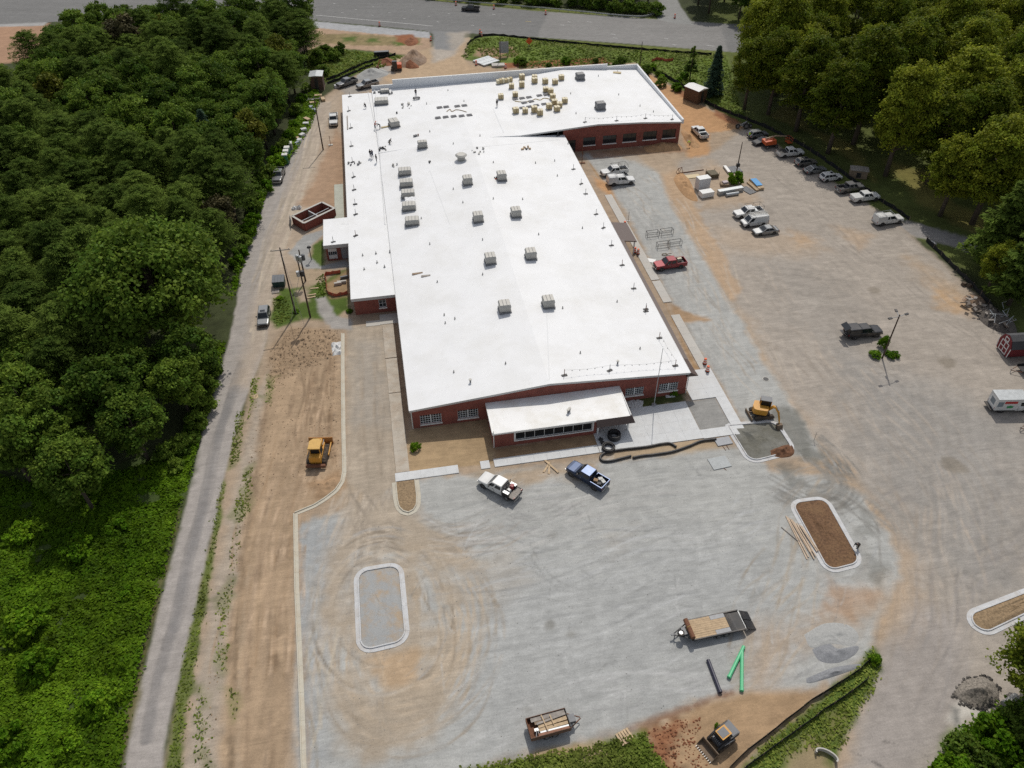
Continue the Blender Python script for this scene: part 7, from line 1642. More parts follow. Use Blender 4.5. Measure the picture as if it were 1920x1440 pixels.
# small trailers at the right edge
for k, (px, py, lb) in enumerate(((1903, 699, 'small dark utility trailer with its tongue out below the barn shed'), (1922, 808, 'small trailer tongue poking in below the box truck'))):
    x, y, _z = at(px, py); t = thing('utility_trailer', lb, 'trailer', (x+1.2, y, 0), R(174))
    mb = MB(); mb.b2(-2.2,.6,-.85,.85,.55,.63); mb.build('deck', M_BLACKMET, t)
    for s in (1,-1): mb = MB(); mb.b2(-2.2,.6,s*.85-.03,s*.85+.03,.63,1.0); mb.build('side_rail', M_BLACKMET, t); wheel(t,-.9,s*1.0,.32,.2,s); mb = MB(); mb.tube([(.6,s*.7,.55),(2.0,s*.04,.5)],.05,6); mb.build('tongue_bar', M_RUST, t)
    mb = MB(); mb.cyl((1.9,0,0),(1.9,0,.75),.05); mb.build('jack', M_GALV, t)
# orange boom lift
x, y, _z = at(1446, 279); t = thing('boom_lift', 'orange boom lift folded down between the parked cars', 'boom lift', (x, y+1.0, 0), R(4))
for a in (-1.1, 1.1):
    for s in (1,-1): wheel(t, a, s*.95, .42, .32, s)
mb = MB(); mb.b2(-1.4,1.4,-.7,.7,.45,.85); mb.build('chassis', M_BLACKMET, t)
M_JLG = mat('lift_orange',(.55,.10,.025),.5,dirt=DUST,dirt_amt=.25); mb = MB(); mb.loft([[(-1.6,-1.0,.9),(1.0,-1.0,.9),(1.0,1.0,.9),(-1.6,1.0,.9)],[(-1.7,-1.0,1.7),(.9,-.9,1.9),(.9,.9,1.9),(-1.7,1.0,1.7)]]); mb.build('turret', M_JLG, t)
mb = MB(); mb.tube([(-1.3,.1,2.0),(1.2,.2,2.35),(4.0,.3,1.9)],[.2,.18,.15],6); mb.build('boom', mat('boom_tan',(.36,.26,.17),.6), t)
mb = MB(); mb.tube([(4.0,.3,1.9),(4.3,.3,1.2)],.12,6); mb.build('jib', M_JLG, t)
for s in (-.5,.5):
    for a in (4.3,5.3): mb = MB(); mb.cyl((a,.3+s*1.6,.5),(a,.3+s*1.6,1.6),.04,n=5); mb.build('basket_post', M_JLG, t)
mb = MB(); mb.b2(4.3,5.3,-.5,1.1,.4,.5); mb.build('basket_floor', M_JLG, t)
for z in (1.05, 1.6):
    for (a, b) in (((4.3,-.5),(5.3,-.5)),((4.3,1.1),(5.3,1.1)),((4.3,-.5),(4.3,1.1)),((5.3,-.5),(5.3,1.1))): mb = MB(); mb.cyl((a[0],a[1],z),(b[0],b[1],z),.035,n=5); mb.build('basket_rail', M_JLG, t)
# far orange digger
x, y, _z = at(744, 133); t = thing('excavator', 'orange tracked digger beside the big dirt heap at the north end', 'excavator', (x, y+.8, 0), R(175))
track(t,.9,3.0,.5,.7); track(t,-.9,3.0,.5,.7); mb = MB(); mb.b2(-1.4,.9,-1.1,.2,.75,1.7); mb.build('house', M_JLG, t); mb = MB(); mb.b2(-.3,1.0,.2,1.1,.75,2.6); mb.build('cab', M_GLASS, t); mb = MB(); mb.b2(-1.5,-.32,.21,1.1,.75,1.8); mb.build('counterweight', M_JLG, t)
mb = MB(); mb.tube([(.8,-.2,1.4),(2.4,-.3,2.9),(4.2,-.4,2.6)],[.22,.22,.16],6); mb.build('boom', mat('dirty_orange',(.35,.12,.06),.7), t); mb = MB(); mb.tube([(4.2,-.4,2.7),(5.0,-.4,1.1)],[.16,.12],6); mb.build('stick', mat('dirty_orange',(.35,.12,.06),.7), t); mb = MB(); mb.box((5.1,-.4,.65),(.8,1.0,.7),taper=.8); mb.build('bucket', M_RUST, t)
# heaps
def heap(name, label, cat, poly, h, m_, seed, rough=.35, px=True, sharp=1.0, z0=0.0, kind=None):
    P_ = np.array(GP(poly) if px else poly); c_ = P_.mean(0); rs = np.random.RandomState(seed); n = 40; rings = 16; V = []; pl = [tuple(p) for p in curve(list(map(tuple, P_))+[tuple(P_[0])], 8)][:-1]
    L_ = len(pl); idx_ = [int(i*L_/n) for i in range(n)]; ed = np.array([pl[i] for i in idx_])
    for k in range(rings):
        f = 1-k/(rings-1)*.97
        for i in range(n):
            q = c_+(ed[i]-c_)*f; V.append([q[0], q[1], 0])
    V = np.array(V); fr = 1-np.repeat(np.arange(rings), n)/(rings-1)*.97
    hz_ = h*(1-fr**sharp); nz_ = fbm(V[:,0][None]+seed*13, V[:,1][None], max(h*1.3, .9), 3)[0]
    V[:,2] = hz_*(1+.5*nz_)+rough*(1-fr)*fbm(V[:,0][None], V[:,1][None]+seed*7, .7, 2)[0]*.6*(hz_ > 0)-.04*(fr > .99)+z0
    F = [(k*n+i, k*n+(i+1)%n, (k+1)*n+(i+1)%n, (k+1)*n+i) for k in range(rings-1) for i in range(n)]+[tuple((rings-1)*n+i for i in range(n))]
    mb = MB(); mb.add([tuple(v) for v in V], F); o_ = mb.build(name, m_, None, smooth=True)
    mn = Vector((c_[0], c_[1], 0)); o_.data.transform(Matrix.Translation(-mn)); o_.location = mn
    return tag(o_, label, cat, kind=kind)
M_REDDIRT = mat('red_dirt',(.24,.095,.045),.95,var=.35,scale=1.5,bump=.8,bscale=4); M_BRDIRT = mat('brown_dirt',(.30,.20,.13),.95,var=.3,scale=1.2,bump=.8,bscale=4,dirt=(.36,.33,.30),dirt_amt=.5,dscale=.3)
M_ORDIRT = mat('orange_dirt',(.42,.25,.125),.95,var=.25,scale=1.2,bump=.8,bscale=4); M_GRPILE = mat('pile_gravel',(.37,.37,.355),.95,var=.14,scale=5,bump=.7,bscale=8); M_GRDARK = mat('pile_dark_gravel',(.235,.24,.25),.95,var=.2,scale=6,bump=.8,bscale=9)
heap('dirt_heap','big brown dirt heap beside the site entrance at the north end','dirt heap',[(745,118),(770,101),(795,104),(800,116),(785,124),(755,127)],3.2,M_BRDIRT,1)
heap('dirt_heap','red dirt spilling from the face of the big heap by the digger','dirt heap',[(752,124),(765,116),(780,120),(786,127),(768,129)],1.7,M_REDDIRT,2)
heap('dirt_heap','low red dirt mound behind the orange digger','dirt heap',[(712,118),(722,110),(738,112),(742,120),(725,124)],1.2,M_REDDIRT,3)
heap('dirt_heap','red dirt mound among grass beside the highway shoulder','dirt heap',[(758,78),(770,70),(784,76),(780,84),(764,86)],1.3,M_REDDIRT,4)
heap('gravel_heap','grey gravel heap behind the grey pickup near the north west roof corner','gravel heap',[(668,142),(690,129),(720,130),(728,140),(700,148),(672,150)],1.6,M_GRPILE,5)
heap('dirt_heap','orange brown dirt heap between gravel lane and the stacked materials','dirt heap',[(1262,335),(1275,322),(1292,336),(1304,362),(1308,378),(1288,372),(1270,352)],1.1,M_ORDIRT,6)
heap('gravel_heap','pale gravel heap at the lower right of the gravel lot','gravel heap',[(1505,1190),(1545,1168),(1590,1170),(1612,1192),(1600,1212),(1560,1208),(1520,1216)],.16,M_GRPILE,7)
heap('gravel_heap','dark gravel heap beside the pale one at the lower right','gravel heap',[(1520,1218),(1550,1203),(1572,1216),(1610,1210),(1605,1228),(1570,1244),(1535,1240)],.22,M_GRDARK,8)
heap('gravel_heap','grey gravel bank along the edge of the grass at the lower right','gravel heap',[(1510,1272),(1560,1252),(1610,1244),(1612,1252),(1560,1270),(1515,1282)],.22,M_GRDARK,9)
heap('soil_heap','red brown soil heap at the corner of the grey island','soil heap',[(1440,846),(1465,836),(1484,834),(1490,848),(1480,857),(1450,858)],.75,mat('dark_red_soil',(.15,.07,.035),.95,var=.45,scale=3,bump=1,bscale=6),10,.8)
heap('soil_heap','mound of orange spoil beside the trench at the wing corner','soil heap',[(1205,276),(1240,266),(1268,268),(1280,280),(1250,284),(1215,286)],1.0,M_ORDIRT,11)
heap('soil_heap','orange spoil bank along the trench right of the wing','soil heap',[(1276,246),(1284,244),(1308,268),(1312,276),(1300,278),(1284,262)],.9,M_ORDIRT,12)
M_ASPH = mat('broken_asphalt',(.21,.185,.155),.95,var=.6,scale=5,bump=1,bscale=8)
heap('asphalt_heap','heap of broken asphalt and soil in the lower right by the drive','rubble heap',[(1786,1300),(1808,1275),(1845,1268),(1872,1290),(1870,1315),(1840,1330),(1805,1318)],1.1,M_ASPH,13,.7)
heap('rubble_heap','heap of dark demolition rubble left of the barn shed','rubble heap',[(1822,575),(1840,566),(1870,580),(1900,602),(1905,628),(1870,622),(1840,604)],1.5,mat('rubble_dirt',(.11,.095,.082),.95,var=.5,scale=3,bump=1,bscale=6),14,.8)
heap('dirt_heap','brown dirt heap at the far end of the demolition rubble','dirt heap',[(1802,562),(1815,552),(1840,556),(1848,570),(1825,576)],1.0,M_BRDIRT,15)
# slabs of broken concrete on the rubble
crs = random.Random(8)
for k in range(26):
    px, py = crs.uniform(1805,1885), 0; py = 568+(px-1805)*.52+crs.uniform(-10,14); x, y, _z = at(px, py); s = crs.uniform(.35,.85); mb = MB(); mb.box((0,0,0),(s*1.3,s,.14),rz=crs.uniform(0,3),ry=crs.uniform(-.6,.6),rx=crs.uniform(-.5,.5))
    simple('concrete_slab','broken concrete slab thrown on the demolition rubble','rubble',mb,mat('broken_concrete',(.25,.21,.175),.9,var=.3) if k%3 else M_GREYWOOD,(x,y,crs.uniform(.5,1.2)),0,'broken slabs on the rubble heap')
for k in range(10):
    px, py = crs.uniform(1850,1890), crs.uniform(585,620); A = at(px,py); mb = MB(); mb.tube([(0,0,0),(crs.uniform(-1,1),crs.uniform(-1,1),.7),(crs.uniform(-1.6,1.6),crs.uniform(-1.6,1.6),.3)],.05,5)
    simple('scrap_rod','bent grey metal rod sticking out of the demolition rubble','scrap',mb,M_GALV,(A[0],A[1],1.0),0,'bent rods in the rubble heap')
# stacked building materials in the lot
x,y,_z = at(1326,371); t = thing('wrapped_stack','low white wrapped block stack in front of the tall one','wrapped stack',(x,y+.75,0),R(8)); mb = MB(); mb.b2(-1.35,1.35,-.8,.8,.12,1.15); mb.build('wrap',M_WHITE,t); mb = MB(); mb.b2(-1.3,1.3,-.78,.78,0,.118); mb.build('pallet',M_OLDWOOD,t)
x,y,_z = at(1322,362); t = thing('wrapped_stack','tall white wrapped block stack among the building materials','wrapped stack',(x,y+1.9,0),R(8)); mb = MB(); mb.b2(-1.3,1.3,-.8,.8,.12,2.5); mb.build('wrap',mat('translucent_wrap',(.55,.56,.58),.4,var=.06),t); mb = MB(); mb.b2(-1.32,1.32,-.82,.82,2.501,2.6); mb.build('cover',M_WHITE,t)
def beamstack(name,label,cat,a,b,w,h,m_,n=1):
    A,B=at(*a),at(*b); ln_=math.hypot(B[0]-A[0],B[1]-A[1]); t=thing(name,label,cat,(A[0],A[1],0),math.atan2(B[1]-A[1],B[0]-A[0])); 
    for k in range(n): mb=MB(); a0=-w/2+k*w/n; mb.b2(0,ln_,a0+.02,a0+w/n-.02,0.02,h*(1 if n==1 else crs.uniform(.8,1))); mb.build('piece',m_,t)
    return t
beamstack('duct','long galvanised duct lying beside the white wrapped stacks','duct',(1346,365),(1391,357),1.0,.9,M_GALV)
rod('duct','short round galvanised duct in front of the long one','duct',(1361,368.5),(1384,365),.33,M_GALV)
beamstack('rebar_bundle','bundle of dark steel bars right of the long duct','steel bundle',(1393,352),(1412,363),1.8,.16,M_GREYMET,9)
beamstack('steel_bundle','flat bundle of grey steel profiles behind the pole','steel bundle',(1372,313),(1383,324),2.4,.25,M_GREYMET,8)
beamstack('duct','open pale trough left of the steel profiles','duct',(1358,314),(1367,326),.7,.5,M_CHROME)
beamstack('lumber_bundle','long lumber bundle beside the blue wrapped one','lumber',(1402,343),(1420,359),.6,.4,M_WOOD,3)
x,y,_z=at(1418,350); t=beamstack('lumber_bundle','lumber bundle under bright blue wrap at the right of the materials','lumber',(1409,338),(1427,357),1.25,.62,M_WOOD,4); L0=math.hypot(at(1427,357)[0]-at(1409,338)[0],at(1427,357)[1]-at(1409,338)[1]); mb=MB(); mb.b2(.5,L0-.9,-.66,.66,.64,.69); mb.build('wrap',mat('blue_wrap',(.06,.30,.62),.4,var=.12,scale=1.5),t)
x,y,_z=at(1338.5,335); t=thing('stillage','dark steel cage of fittings on a pallet behind the white stacks','cage',(x,y+1.1,0),R(4)); mb=MB(); mb.b2(-1.0,1.0,-1.1,1.1,.0,.15); mb.build('base',M_OLDWOOD,t); mb=MB(); mb.b2(-.95,.95,-1.05,1.05,.152,.9); mb.build('contents',mat('rusty_fittings',(.12,.10,.06),.8,var=.5,scale=6),t)
for a,b in ((-1,-1.1),(1,-1.1),(-1,1.1),(1,1.1)): mb=MB(); mb.cyl((a,b,.15),(a,b,1.3),.05,n=5); mb.build('corner_post',M_OLDWOOD,t)
x,y,_z=at(1360,350); t=thing('crate','open crate of wrapped bundles left of the bush','crate',(x,y+.6,0),R(-15)); mb=MB(); mb.b2(-.9,.9,-.7,.7,0,.55); mb.build('box',M_OLDWOOD,t); mb=MB(); mb.box((.1,.1,.7),(1.1,.8,.26),rz=.4); mb.build('bundle',mat('lilac_wrap',(.45,.38,.4),.6),t)
mb=MB(); mb.b2(-1.5,1.5,-.75,.75,.02,.12); x,y,_z=at(1299,331); simple('plywood','pale plywood sheet on the ground near the orange dirt heap','plywood',mb,mat('fresh_plywood',(.58,.47,.29),.7),(x,y,0),R(3))
rod('steel_beam','rust coloured steel beam lying behind the plywood sheet','beam',(1270,326),(1319,319),.1,M_RUST)
x,y,_z=at(1274,324); t=thing('trestle','dark folded trestle at the left end of the rusty beam','trestle',(x,y,0),.4); 
for a in (-.5,.5):
    for s in (1,-1): mb=MB(); mb.cyl((a,s*.5,0),(a,0,1.1),.05,n=5); mb.build('leg',M_RUST,t)
mb=MB(); mb.cyl((-.6,0,1.1),(.6,0,1.1),.07,n=6); mb.build('beam',M_RUST,t)
# steel frames on the gravel lane
for k,(a,b,lb) in enumerate((((1213.5,446),(1235,443.5),'black steel rack frame, left one of the farther pair on the lane'),((1240,442.5),(1262,439.5),'black steel rack frame, right one of the farther pair on the lane'),((1233,467),(1254,464.5),'black steel rack frame, left one of the nearer pair on the lane'),((1256,463.5),(1278,460.5),'black steel rack frame, right one of the nearer pair on the lane'))):
    A,B=at(*a),at(*b); ln_=math.hypot(B[0]-A[0],B[1]-A[1]); t=thing('rack_frame',lb,'rack',(A[0],A[1],0),math.atan2(B[1]-A[1],B[0]-A[0]),'steel rack frames on the gravel lane')
    for yy in (0,.85):
        for xx in (0,ln_): mb=MB(); mb.cyl((xx,yy,0),(xx,yy,1.0),.04,n=5); mb.build('post',M_BLACKMET,t)
        mb=MB(); mb.cyl((0,yy,1.0),(ln_,yy,1.0),.045,n=5); mb.build('top_rail',M_BLACKMET,t)
        mb=MB(); mb.cyl((0,yy,.12),(ln_,yy,.12),.035,n=5); mb.build('bottom_rail',M_BLACKMET,t)
    for xx in (0,ln_): mb=MB(); mb.cyl((xx,0,1.0),(xx,.85,1.0),.04,n=5); mb.build('end_rail',M_BLACKMET,t)
x,y,_z=at(1246,478); mb=MB(); mb.tube([(.5*math.cos(a),.32*math.sin(a),.06+.02*(i%3)) for i,a in enumerate(np.linspace(0,12.4,26))],.05,5); mb.tube([(.4,.1,.05),(1.4,.2,.05)],.04,5); mb.tube([(.3,-.2,.05),(1.2,-.6,.05)],.04,5); simple('cable_loop','loop of brown cable on the gravel near the red pickup','cable',mb,mat('brown_cable',(.20,.13,.06),.8),(x,y,.02))
mb=MB(); mb.b2(-.75,.75,-.6,.6,.02,.07); x,y,_z=at(1221,489); simple('board','white board lying at the kerb left of the red pickup','board',mb,M_WHITE,(x,y,0),R(-30))
# scrap and stacks at the north
x,y,_z=at(1394,241); t=thing('wheeled_scrap','grey wheeled scrap heaped at the fence beyond the silver suv','scrap',(x,y,0)); 
for k,(dx,dy,r_) in enumerate(((-1.4,.3,.55),(.4,-.3,.7),(1.7,.2,.45))): w_=wheel(t,dx,dy,r_,.4,1); 
for k in range(6): mb=MB(); mb.box((crs.uniform(-1.5,2),crs.uniform(-.3,1),crs.uniform(.3,.9)),(crs.uniform(.6,1.6),.35,.25),rz=crs.uniform(0,3),ry=crs.uniform(-.5,.5)); mb.build('scrap_piece',mat('dusty_scrap',(.28,.27,.26),.8,var=.3),t)
t=beamstack('steel_stack','stack of galvanised steel sheets at the north entrance','steel bundle',(897,121),(926,112),5.0,.5,M_GALV,7)
t=beamstack('steel_stack','grey pipe bundle right of the galvanised sheets','steel bundle',(922,124),(946,123),2.2,.5,M_CONC,5)
x,y,_z=at(945,106); t=thing('sign_board','grey sign board on posts in the meadow, seen from behind','sign',(x,y,0),R(-5)); mb=MB(); mb.b2(-1.3,1.3,-.05,.05,1.0,4.0); mb.build('board',mat('sign_back',(.33,.34,.36),.7),t)
for s in (-1.1,1.1): mb=MB(); mb.b2(s-.07,s+.07,.06,.18,0,4.1); mb.build('post',M_GREYWOOD,t)
x,y,_z=at(992,90); t=thing('road_sign','orange diamond road sign standing in the meadow','sign',(x,y,0)); mb=MB(); mb.add([(0,-.03,2.9),(1.0,-.03,1.9),(0,-.03,.9),(-1.0,-.03,1.9),(0,.03,2.9),(1.0,.03,1.9),(0,.03,.9),(-1.0,.03,1.9)],[(3,2,1,0),(4,5,6,7),(0,1,5,4),(1,2,6,5),(2,3,7,6),(3,0,4,7)]); mb.build('panel',M_ORANGE,t); mb=MB(); mb.b2(-.05,.05,.04,.1,0,2.6); mb.build('post',M_GALV,t)
mb=MB(); mb.box((0,0,.6),(4.2,1.3,1.2)); x,y,_z=at(716,104.5); t=thing('trough','dark steel trough on the north west lawn','trough',(x,y,0),R(-2)); mb.build('shell',M_FABRIC,t); mb=MB(); mb.b2(-2.0,2.0,-.55,.55,1.201,1.24); mb.build('cover',M_GREYMET,t)
# roadside stores on the west side
for k,(px,py,kind_) in enumerate([(597,182,'w'),(606,188,'w'),(588,195,'w'),(584,205,'c'),(592,210,'c'),(576,226,'w'),(574,235,'b'),(570,246,'b'),(567,256,'b'),(562,266,'b'),(558,272,'c'),(553,262,'w'),(640,161,'b'),(632,164,'b')]):
    x,y,_z=at(px,py); mb=MB()
    if kind_=='w':
        mb.box((0,0,.3),(1.8,.9,.6),rz=k); simple('lumber_stack',['loose lumber heaped before the brown shed','tan lumber pile beside the loose heap by the shed','','','','small tan lumber pile beside the yellow crane post','','','','','','lumber scraps at the end of the wrapped bundles'][k] or 'orange brown lumber pile at the shed corner by the road','lumber',mb,M_WOOD,(x,y,0),k*.7)
    elif kind_=='b':
        mb.box((0,0,.35),(1.5,1.1,.7),taper=.85); simple('wrapped_bundle','white wrapped bundle among the stores along the access road','bundle',mb,mat('dirty_wrap',(.55,.55,.55),.6,var=.2,scale=3),(x,y,0),k*.5,'wrapped bundles along the access road')
    else:
        mb.box((0,0,.4),(1.2,.5,.8)); mb.box((.7,.6,.3),(.6,.5,.6),rz=.4); simple('grey_container','grey plastic container among the stores along the access road','container',mb,mat('blue_grey_plastic',(.28,.33,.36),.6),(x,y,0),k*.4,'grey containers along the access road')
# white sheets and bags
M_SHEET=mat('crumpled_white_sheet',(.62,.62,.61),.6,var=.12,scale=3)
def crumple(label,px,py,sx,sy,h,seed,rz=0,z=.02):
    rs=np.random.RandomState(seed); n=9; mb=MB(); x,y,_z=at(px,py); vs=[(sx*(i/(n-1)-.5)+rs.uniform(-.06,.06),sy*(j/(n-1)-.5)+rs.uniform(-.06,.06),h*rs.rand() if 0<i<n-1 and 0<j<n-1 else 0) for j in range(n) for i in range(n)]
    mb.add(vs,[(j*n+i,j*n+i+1,(j+1)*n+i+1,(j+1)*n+i) for j in range(n-1) for i in range(n-1)]); simple('plastic_sheet',label,'plastic sheet',mb,M_SHEET,(x,y,z),rz)
crumple('crumpled white plastic sheet against the long kerb',631,654,1.7,3.4,.5,1); crumple('white sacks behind the brick enclosure',556,391,2.0,1.2,.6,2); crumple('white panel lying in the bed by the porch',1188,760,1.6,2.2,.12,3,R(20)); crumple('second white panel beside the first in the bed by the porch',1199,758,1.0,1.8,.12,4,R(-20)); crumple('small white sheet under the right hand windows',1256,742,1.4,.8,.15,5)
crumple('blue grey tarp at the end of the paved path',1748,456,1.2,1.2,.3,6)
# boards round the site
for a,b,lb in (((1022,864),(1047,887),'pale board crossing the others on the dirt before the annex'),((1019,886),(1031,867),'short pale board under the crossed one before the annex'),((1029,889),(1030,873),'third pale board of the crossed pile before the annex')):
    A,B=at(*a),at(*b); ln_=math.hypot(B[0]-A[0],B[1]-A[1]); mb=MB(); mb.b2(0,ln_,-.13,.13,.02,.09); simple('board',lb,'board',mb,M_WOOD,(A[0],A[1],0.07 if 'crossing' in lb else 0),math.atan2(B[1]-A[1],B[0]-A[0]))
for k in range(9):
    a=(1474+k*3.2+crs.uniform(-2,2),968+k*2.5); b=(1513+k*2.6,1040+crs.uniform(-6,10)); A,B=at(*a),at(*b); ln_=math.hypot(B[0]-A[0],B[1]-A[1]); mb=MB(); mb.b2(0,ln_,-.07,.07,.02,.10); simple('board','pale form board lying along the left of the soil island','board',mb,mat('form_board',(.52,.40,.29),.8,var=.2),(A[0],A[1],.0+.02*k),math.atan2(B[1]-A[1],B[0]-A[0]),'form boards beside the soil island')
rod('board','dark narrow board apart from the form boards by the soil island','board',(1465,989),(1500,1018),.06,M_GREYWOOD)
mb=MB(); mb.b2(-1.1,1.1,-.7,.7,.3,.42); x,y,_z=at(1356,828); simple('screed_board','grey slab form left of the grey island','form',mb,M_GREYP,(x,y,-.28),R(3))
mb=MB(); mb.b2(-1.3,1.3,-1.0,1.0,.02,.1); x,y,_z=at(1349,868); simple('form_panel','grey panel lying on the gravel below the plaza','panel',mb,mat('grey_form_panel',(.38,.40,.40),.7),(x,y,0),R(5))
for a,b in (((1352,833),(1361,845)),((1360,832),(1367,843)),((1335,860),(1344,880)),((1352,874),(1362,882))): rod('rebar','thin rusty bar on the gravel below the plaza','steel bar',a,b,.035,M_RUST,group='rusty bars below the plaza',n=6)
t=thing('survey_stake','thin cross shaped stake in the wet gravel right of the island','stake',at(1526,826)); mb=MB(); mb.cyl((0,0,0),(0,0,1.6),.03,n=5); mb.build('post',M_GREYWOOD,t); mb=MB(); mb.cyl((-.4,0,1.2),(.4,0,1.2),.025,n=5); mb.build('arm',M_GREYWOOD,t)
# manhole, bollard stump, culvert, trench pit timbers
x,y,_z=at(1436,711); mb=MB(); mb.cyl((0,0,-.05),(0,0,.045),.42,n=20); t=thing('manhole','round dark manhole cover in the gravel lane','manhole',(x,y,0)); mb.build('cover',mat('cast_iron',(.09,.09,.09),.7,.4),t); mb=MB(); mb.cyl((0,0,-.05),(0,0,.035),.52,n=20); mb.build('collar',M_CONC,t)
x,y,_z=at(1548,1420); t=thing('culvert','broken concrete culvert ring at the bottom of the grass bank','culvert',(x,y,.1),R(-40)); mb=MB(); n=14; ring_=[(math.cos(a),math.sin(a)) for a in np.linspace(-.4,3.6,n)]; vs=[(1.1*c_,.55*s_,0) for c_,s_ in ring_]+[(1.1*c_,.55*s_,.5) for c_,s_ in ring_]+[(.95*c_,.42*s_,0) for c_,s_ in ring_]+[(.95*c_,.42*s_,.5) for c_,s_ in ring_]; mb.add(vs,[(i,i+1,n+i+1,n+i) for i in range(n-1)]+[(2*n+i+1,2*n+i,3*n+i,3*n+i+1) for i in range(n-1)]+[(n+i,n+i+1,3*n+i+1,3*n+i) for i in range(n-1)]); mb.build('ring',M_CONC,t)
rod('culvert_pipe','pale concrete pipe at the edge of the lower right thicket','pipe',(1880,1324),(1903,1308),.35,M_CONC)
for k,(px,py,sx) in enumerate(((641,531,1.6),(634,534,1.3),(646,522,1.4))): mb=MB(); mb.box((0,0,.25),(sx,.35,.5)); x,y,_z=at(px,py); simple('concrete_block',['long pale block in the dug pit by the west block','pale block left in the dug pit by the west block','dark slotted block beside the west wall'][k],'block',mb,M_CONC if k<2 else M_GREYMET,(x,y,0),.1*k)
for k,(px,py) in enumerate(((590,541),(585,553),(584,558))): mb=MB(); mb.b2(-.7,.7,-.12,.12,0,.12); x,y,_z=at(px,py); simple('timber','short pale timber in the yard between pole and grass','timber',mb,M_WOOD,(x,y,0),.1*k,'short timbers in the yard')
x,y,_z=at(622,287-12); t=thing('survey_post','small post on a white base beside the west roof edge','post',(*at(620,272)[:2],0)); mb=MB(); mb.b2(-.5,.5,-.35,.35,0,.12); mb.build('base',M_CONC,t); mb=MB(); mb.cyl((0,0,.12),(0,0,2.2),.05,n=6); mb.build('post',M_RUST,t)
t=thing('light_pole','short lamp standard with a dark hood near the garage apron','lamp post',at(584,487)); mb=MB(); mb.cyl((0,0,0),(0,0,2.6),.08,n=8); mb.build('pole',M_GREYMET,t); mb=MB(); mb.cyl((0,0,2.6),(0,0,2.85),.4,.25,n=12); mb.build('hood',M_BLACK,t)
t=thing('marker_post','thin red survey post on the gravel near the east porch','post',at(1178,414)); mb=MB(); mb.cyl((0,0,0),(0,0,2.0),.04,n=5); mb.build('post',M_RUST,t); mb=MB(); mb.b2(-.3,.3,-.05,.05,.0,.06); mb.build('foot',M_GALV,t)
for k,(px,py) in enumerate(((1806,535),(1816,538))): x,y,_z=at(px,py); t=thing('stump',['dark brown stump at the lot edge, left of two','dark brown stump at the lot edge, right of two'][k],'stump',(x,y,0)); mb=MB(); mb.cyl((0,0,0),(0,0,.6),.45,.35,n=9); mb.build('trunk',M_BARK,t); mb=MB(); mb.tube([(0,0,.3),(.6,-.3,.0)],.14,5); mb.build('root',M_BARK,t)
# stones strewn over the graded strip and the banks: too many to count
def stones(name,label,poly,n,r0,r1,m_,seed):
    P_=GP(poly); rs=np.random.RandomState(seed); xs=[p[0] for p in P_]; ys=[p[1] for p in P_]; mb=MB(); k=0
    while k<n:
        x,y=rs.uniform(min(xs),max(xs)),rs.uniform(min(ys),max(ys))
        if not in_poly(x,y,P_): continue
        r_=rs.uniform(r0,r1); z=gz(x,y); q=rs.uniform(.7,1.3,6)*r_
        mb.add([(x+q[0],y,z),(x,y+q[1],z),(x-q[2],y,z),(x,y-q[3],z),(x+.1*r_,y,z+q[4]*.8)],[(0,1,4),(1,2,4),(2,3,4),(3,0,4)]); k+=1
    tag(mb.build(name,m_,None,fix=False),label,'stones',kind='stuff')
stones('soil_clods','brown soil clods strewn over the graded dirt strip',[(505,660),(545,615),(640,620),(642,880),(600,930),(560,930),(470,940),(430,1180),(400,1440),(360,1440),(440,1000),(485,760)],700,.05,.13,mat('clod_soil',(.37,.265,.17),.95,var=.3,scale=.5),3)
stones('churned_clods','rough brown clods of the churned soil below the utility poles',[(505,660),(545,614),(636,620),(638,668),(560,698),(507,728)],600,.06,.16,mat('clod_soil',(.37,.265,.17)),9)
stones('clay_clods','red clay clods in the dug corner at the bottom',[(1212,1372),(1260,1352),(1320,1345),(1300,1400),(1330,1436),(1270,1450),(1225,1425)],260,.06,.16,M_REDDIRT,4)
stones('asphalt_lumps','dark lumps of broken asphalt on and around the lower right heap',[(1783,1305),(1808,1272),(1848,1264),(1878,1290),(1872,1322),(1840,1336),(1800,1322)],420,.08,.26,mat('asphalt_lump',(.10,.09,.08),.95,var=.5,scale=.7),5)
stones('loose_gravel','loose stones scattered over the front gravel lot',[(570,1000),(760,950),(1100,880),(1400,850),(1650,960),(1680,1100),(1560,1280),(1200,1350),(900,1430),(560,1430)],700,.03,.07,mat('loose_stone',(.30,.29,.27),.95,var=.4,scale=.7),6)
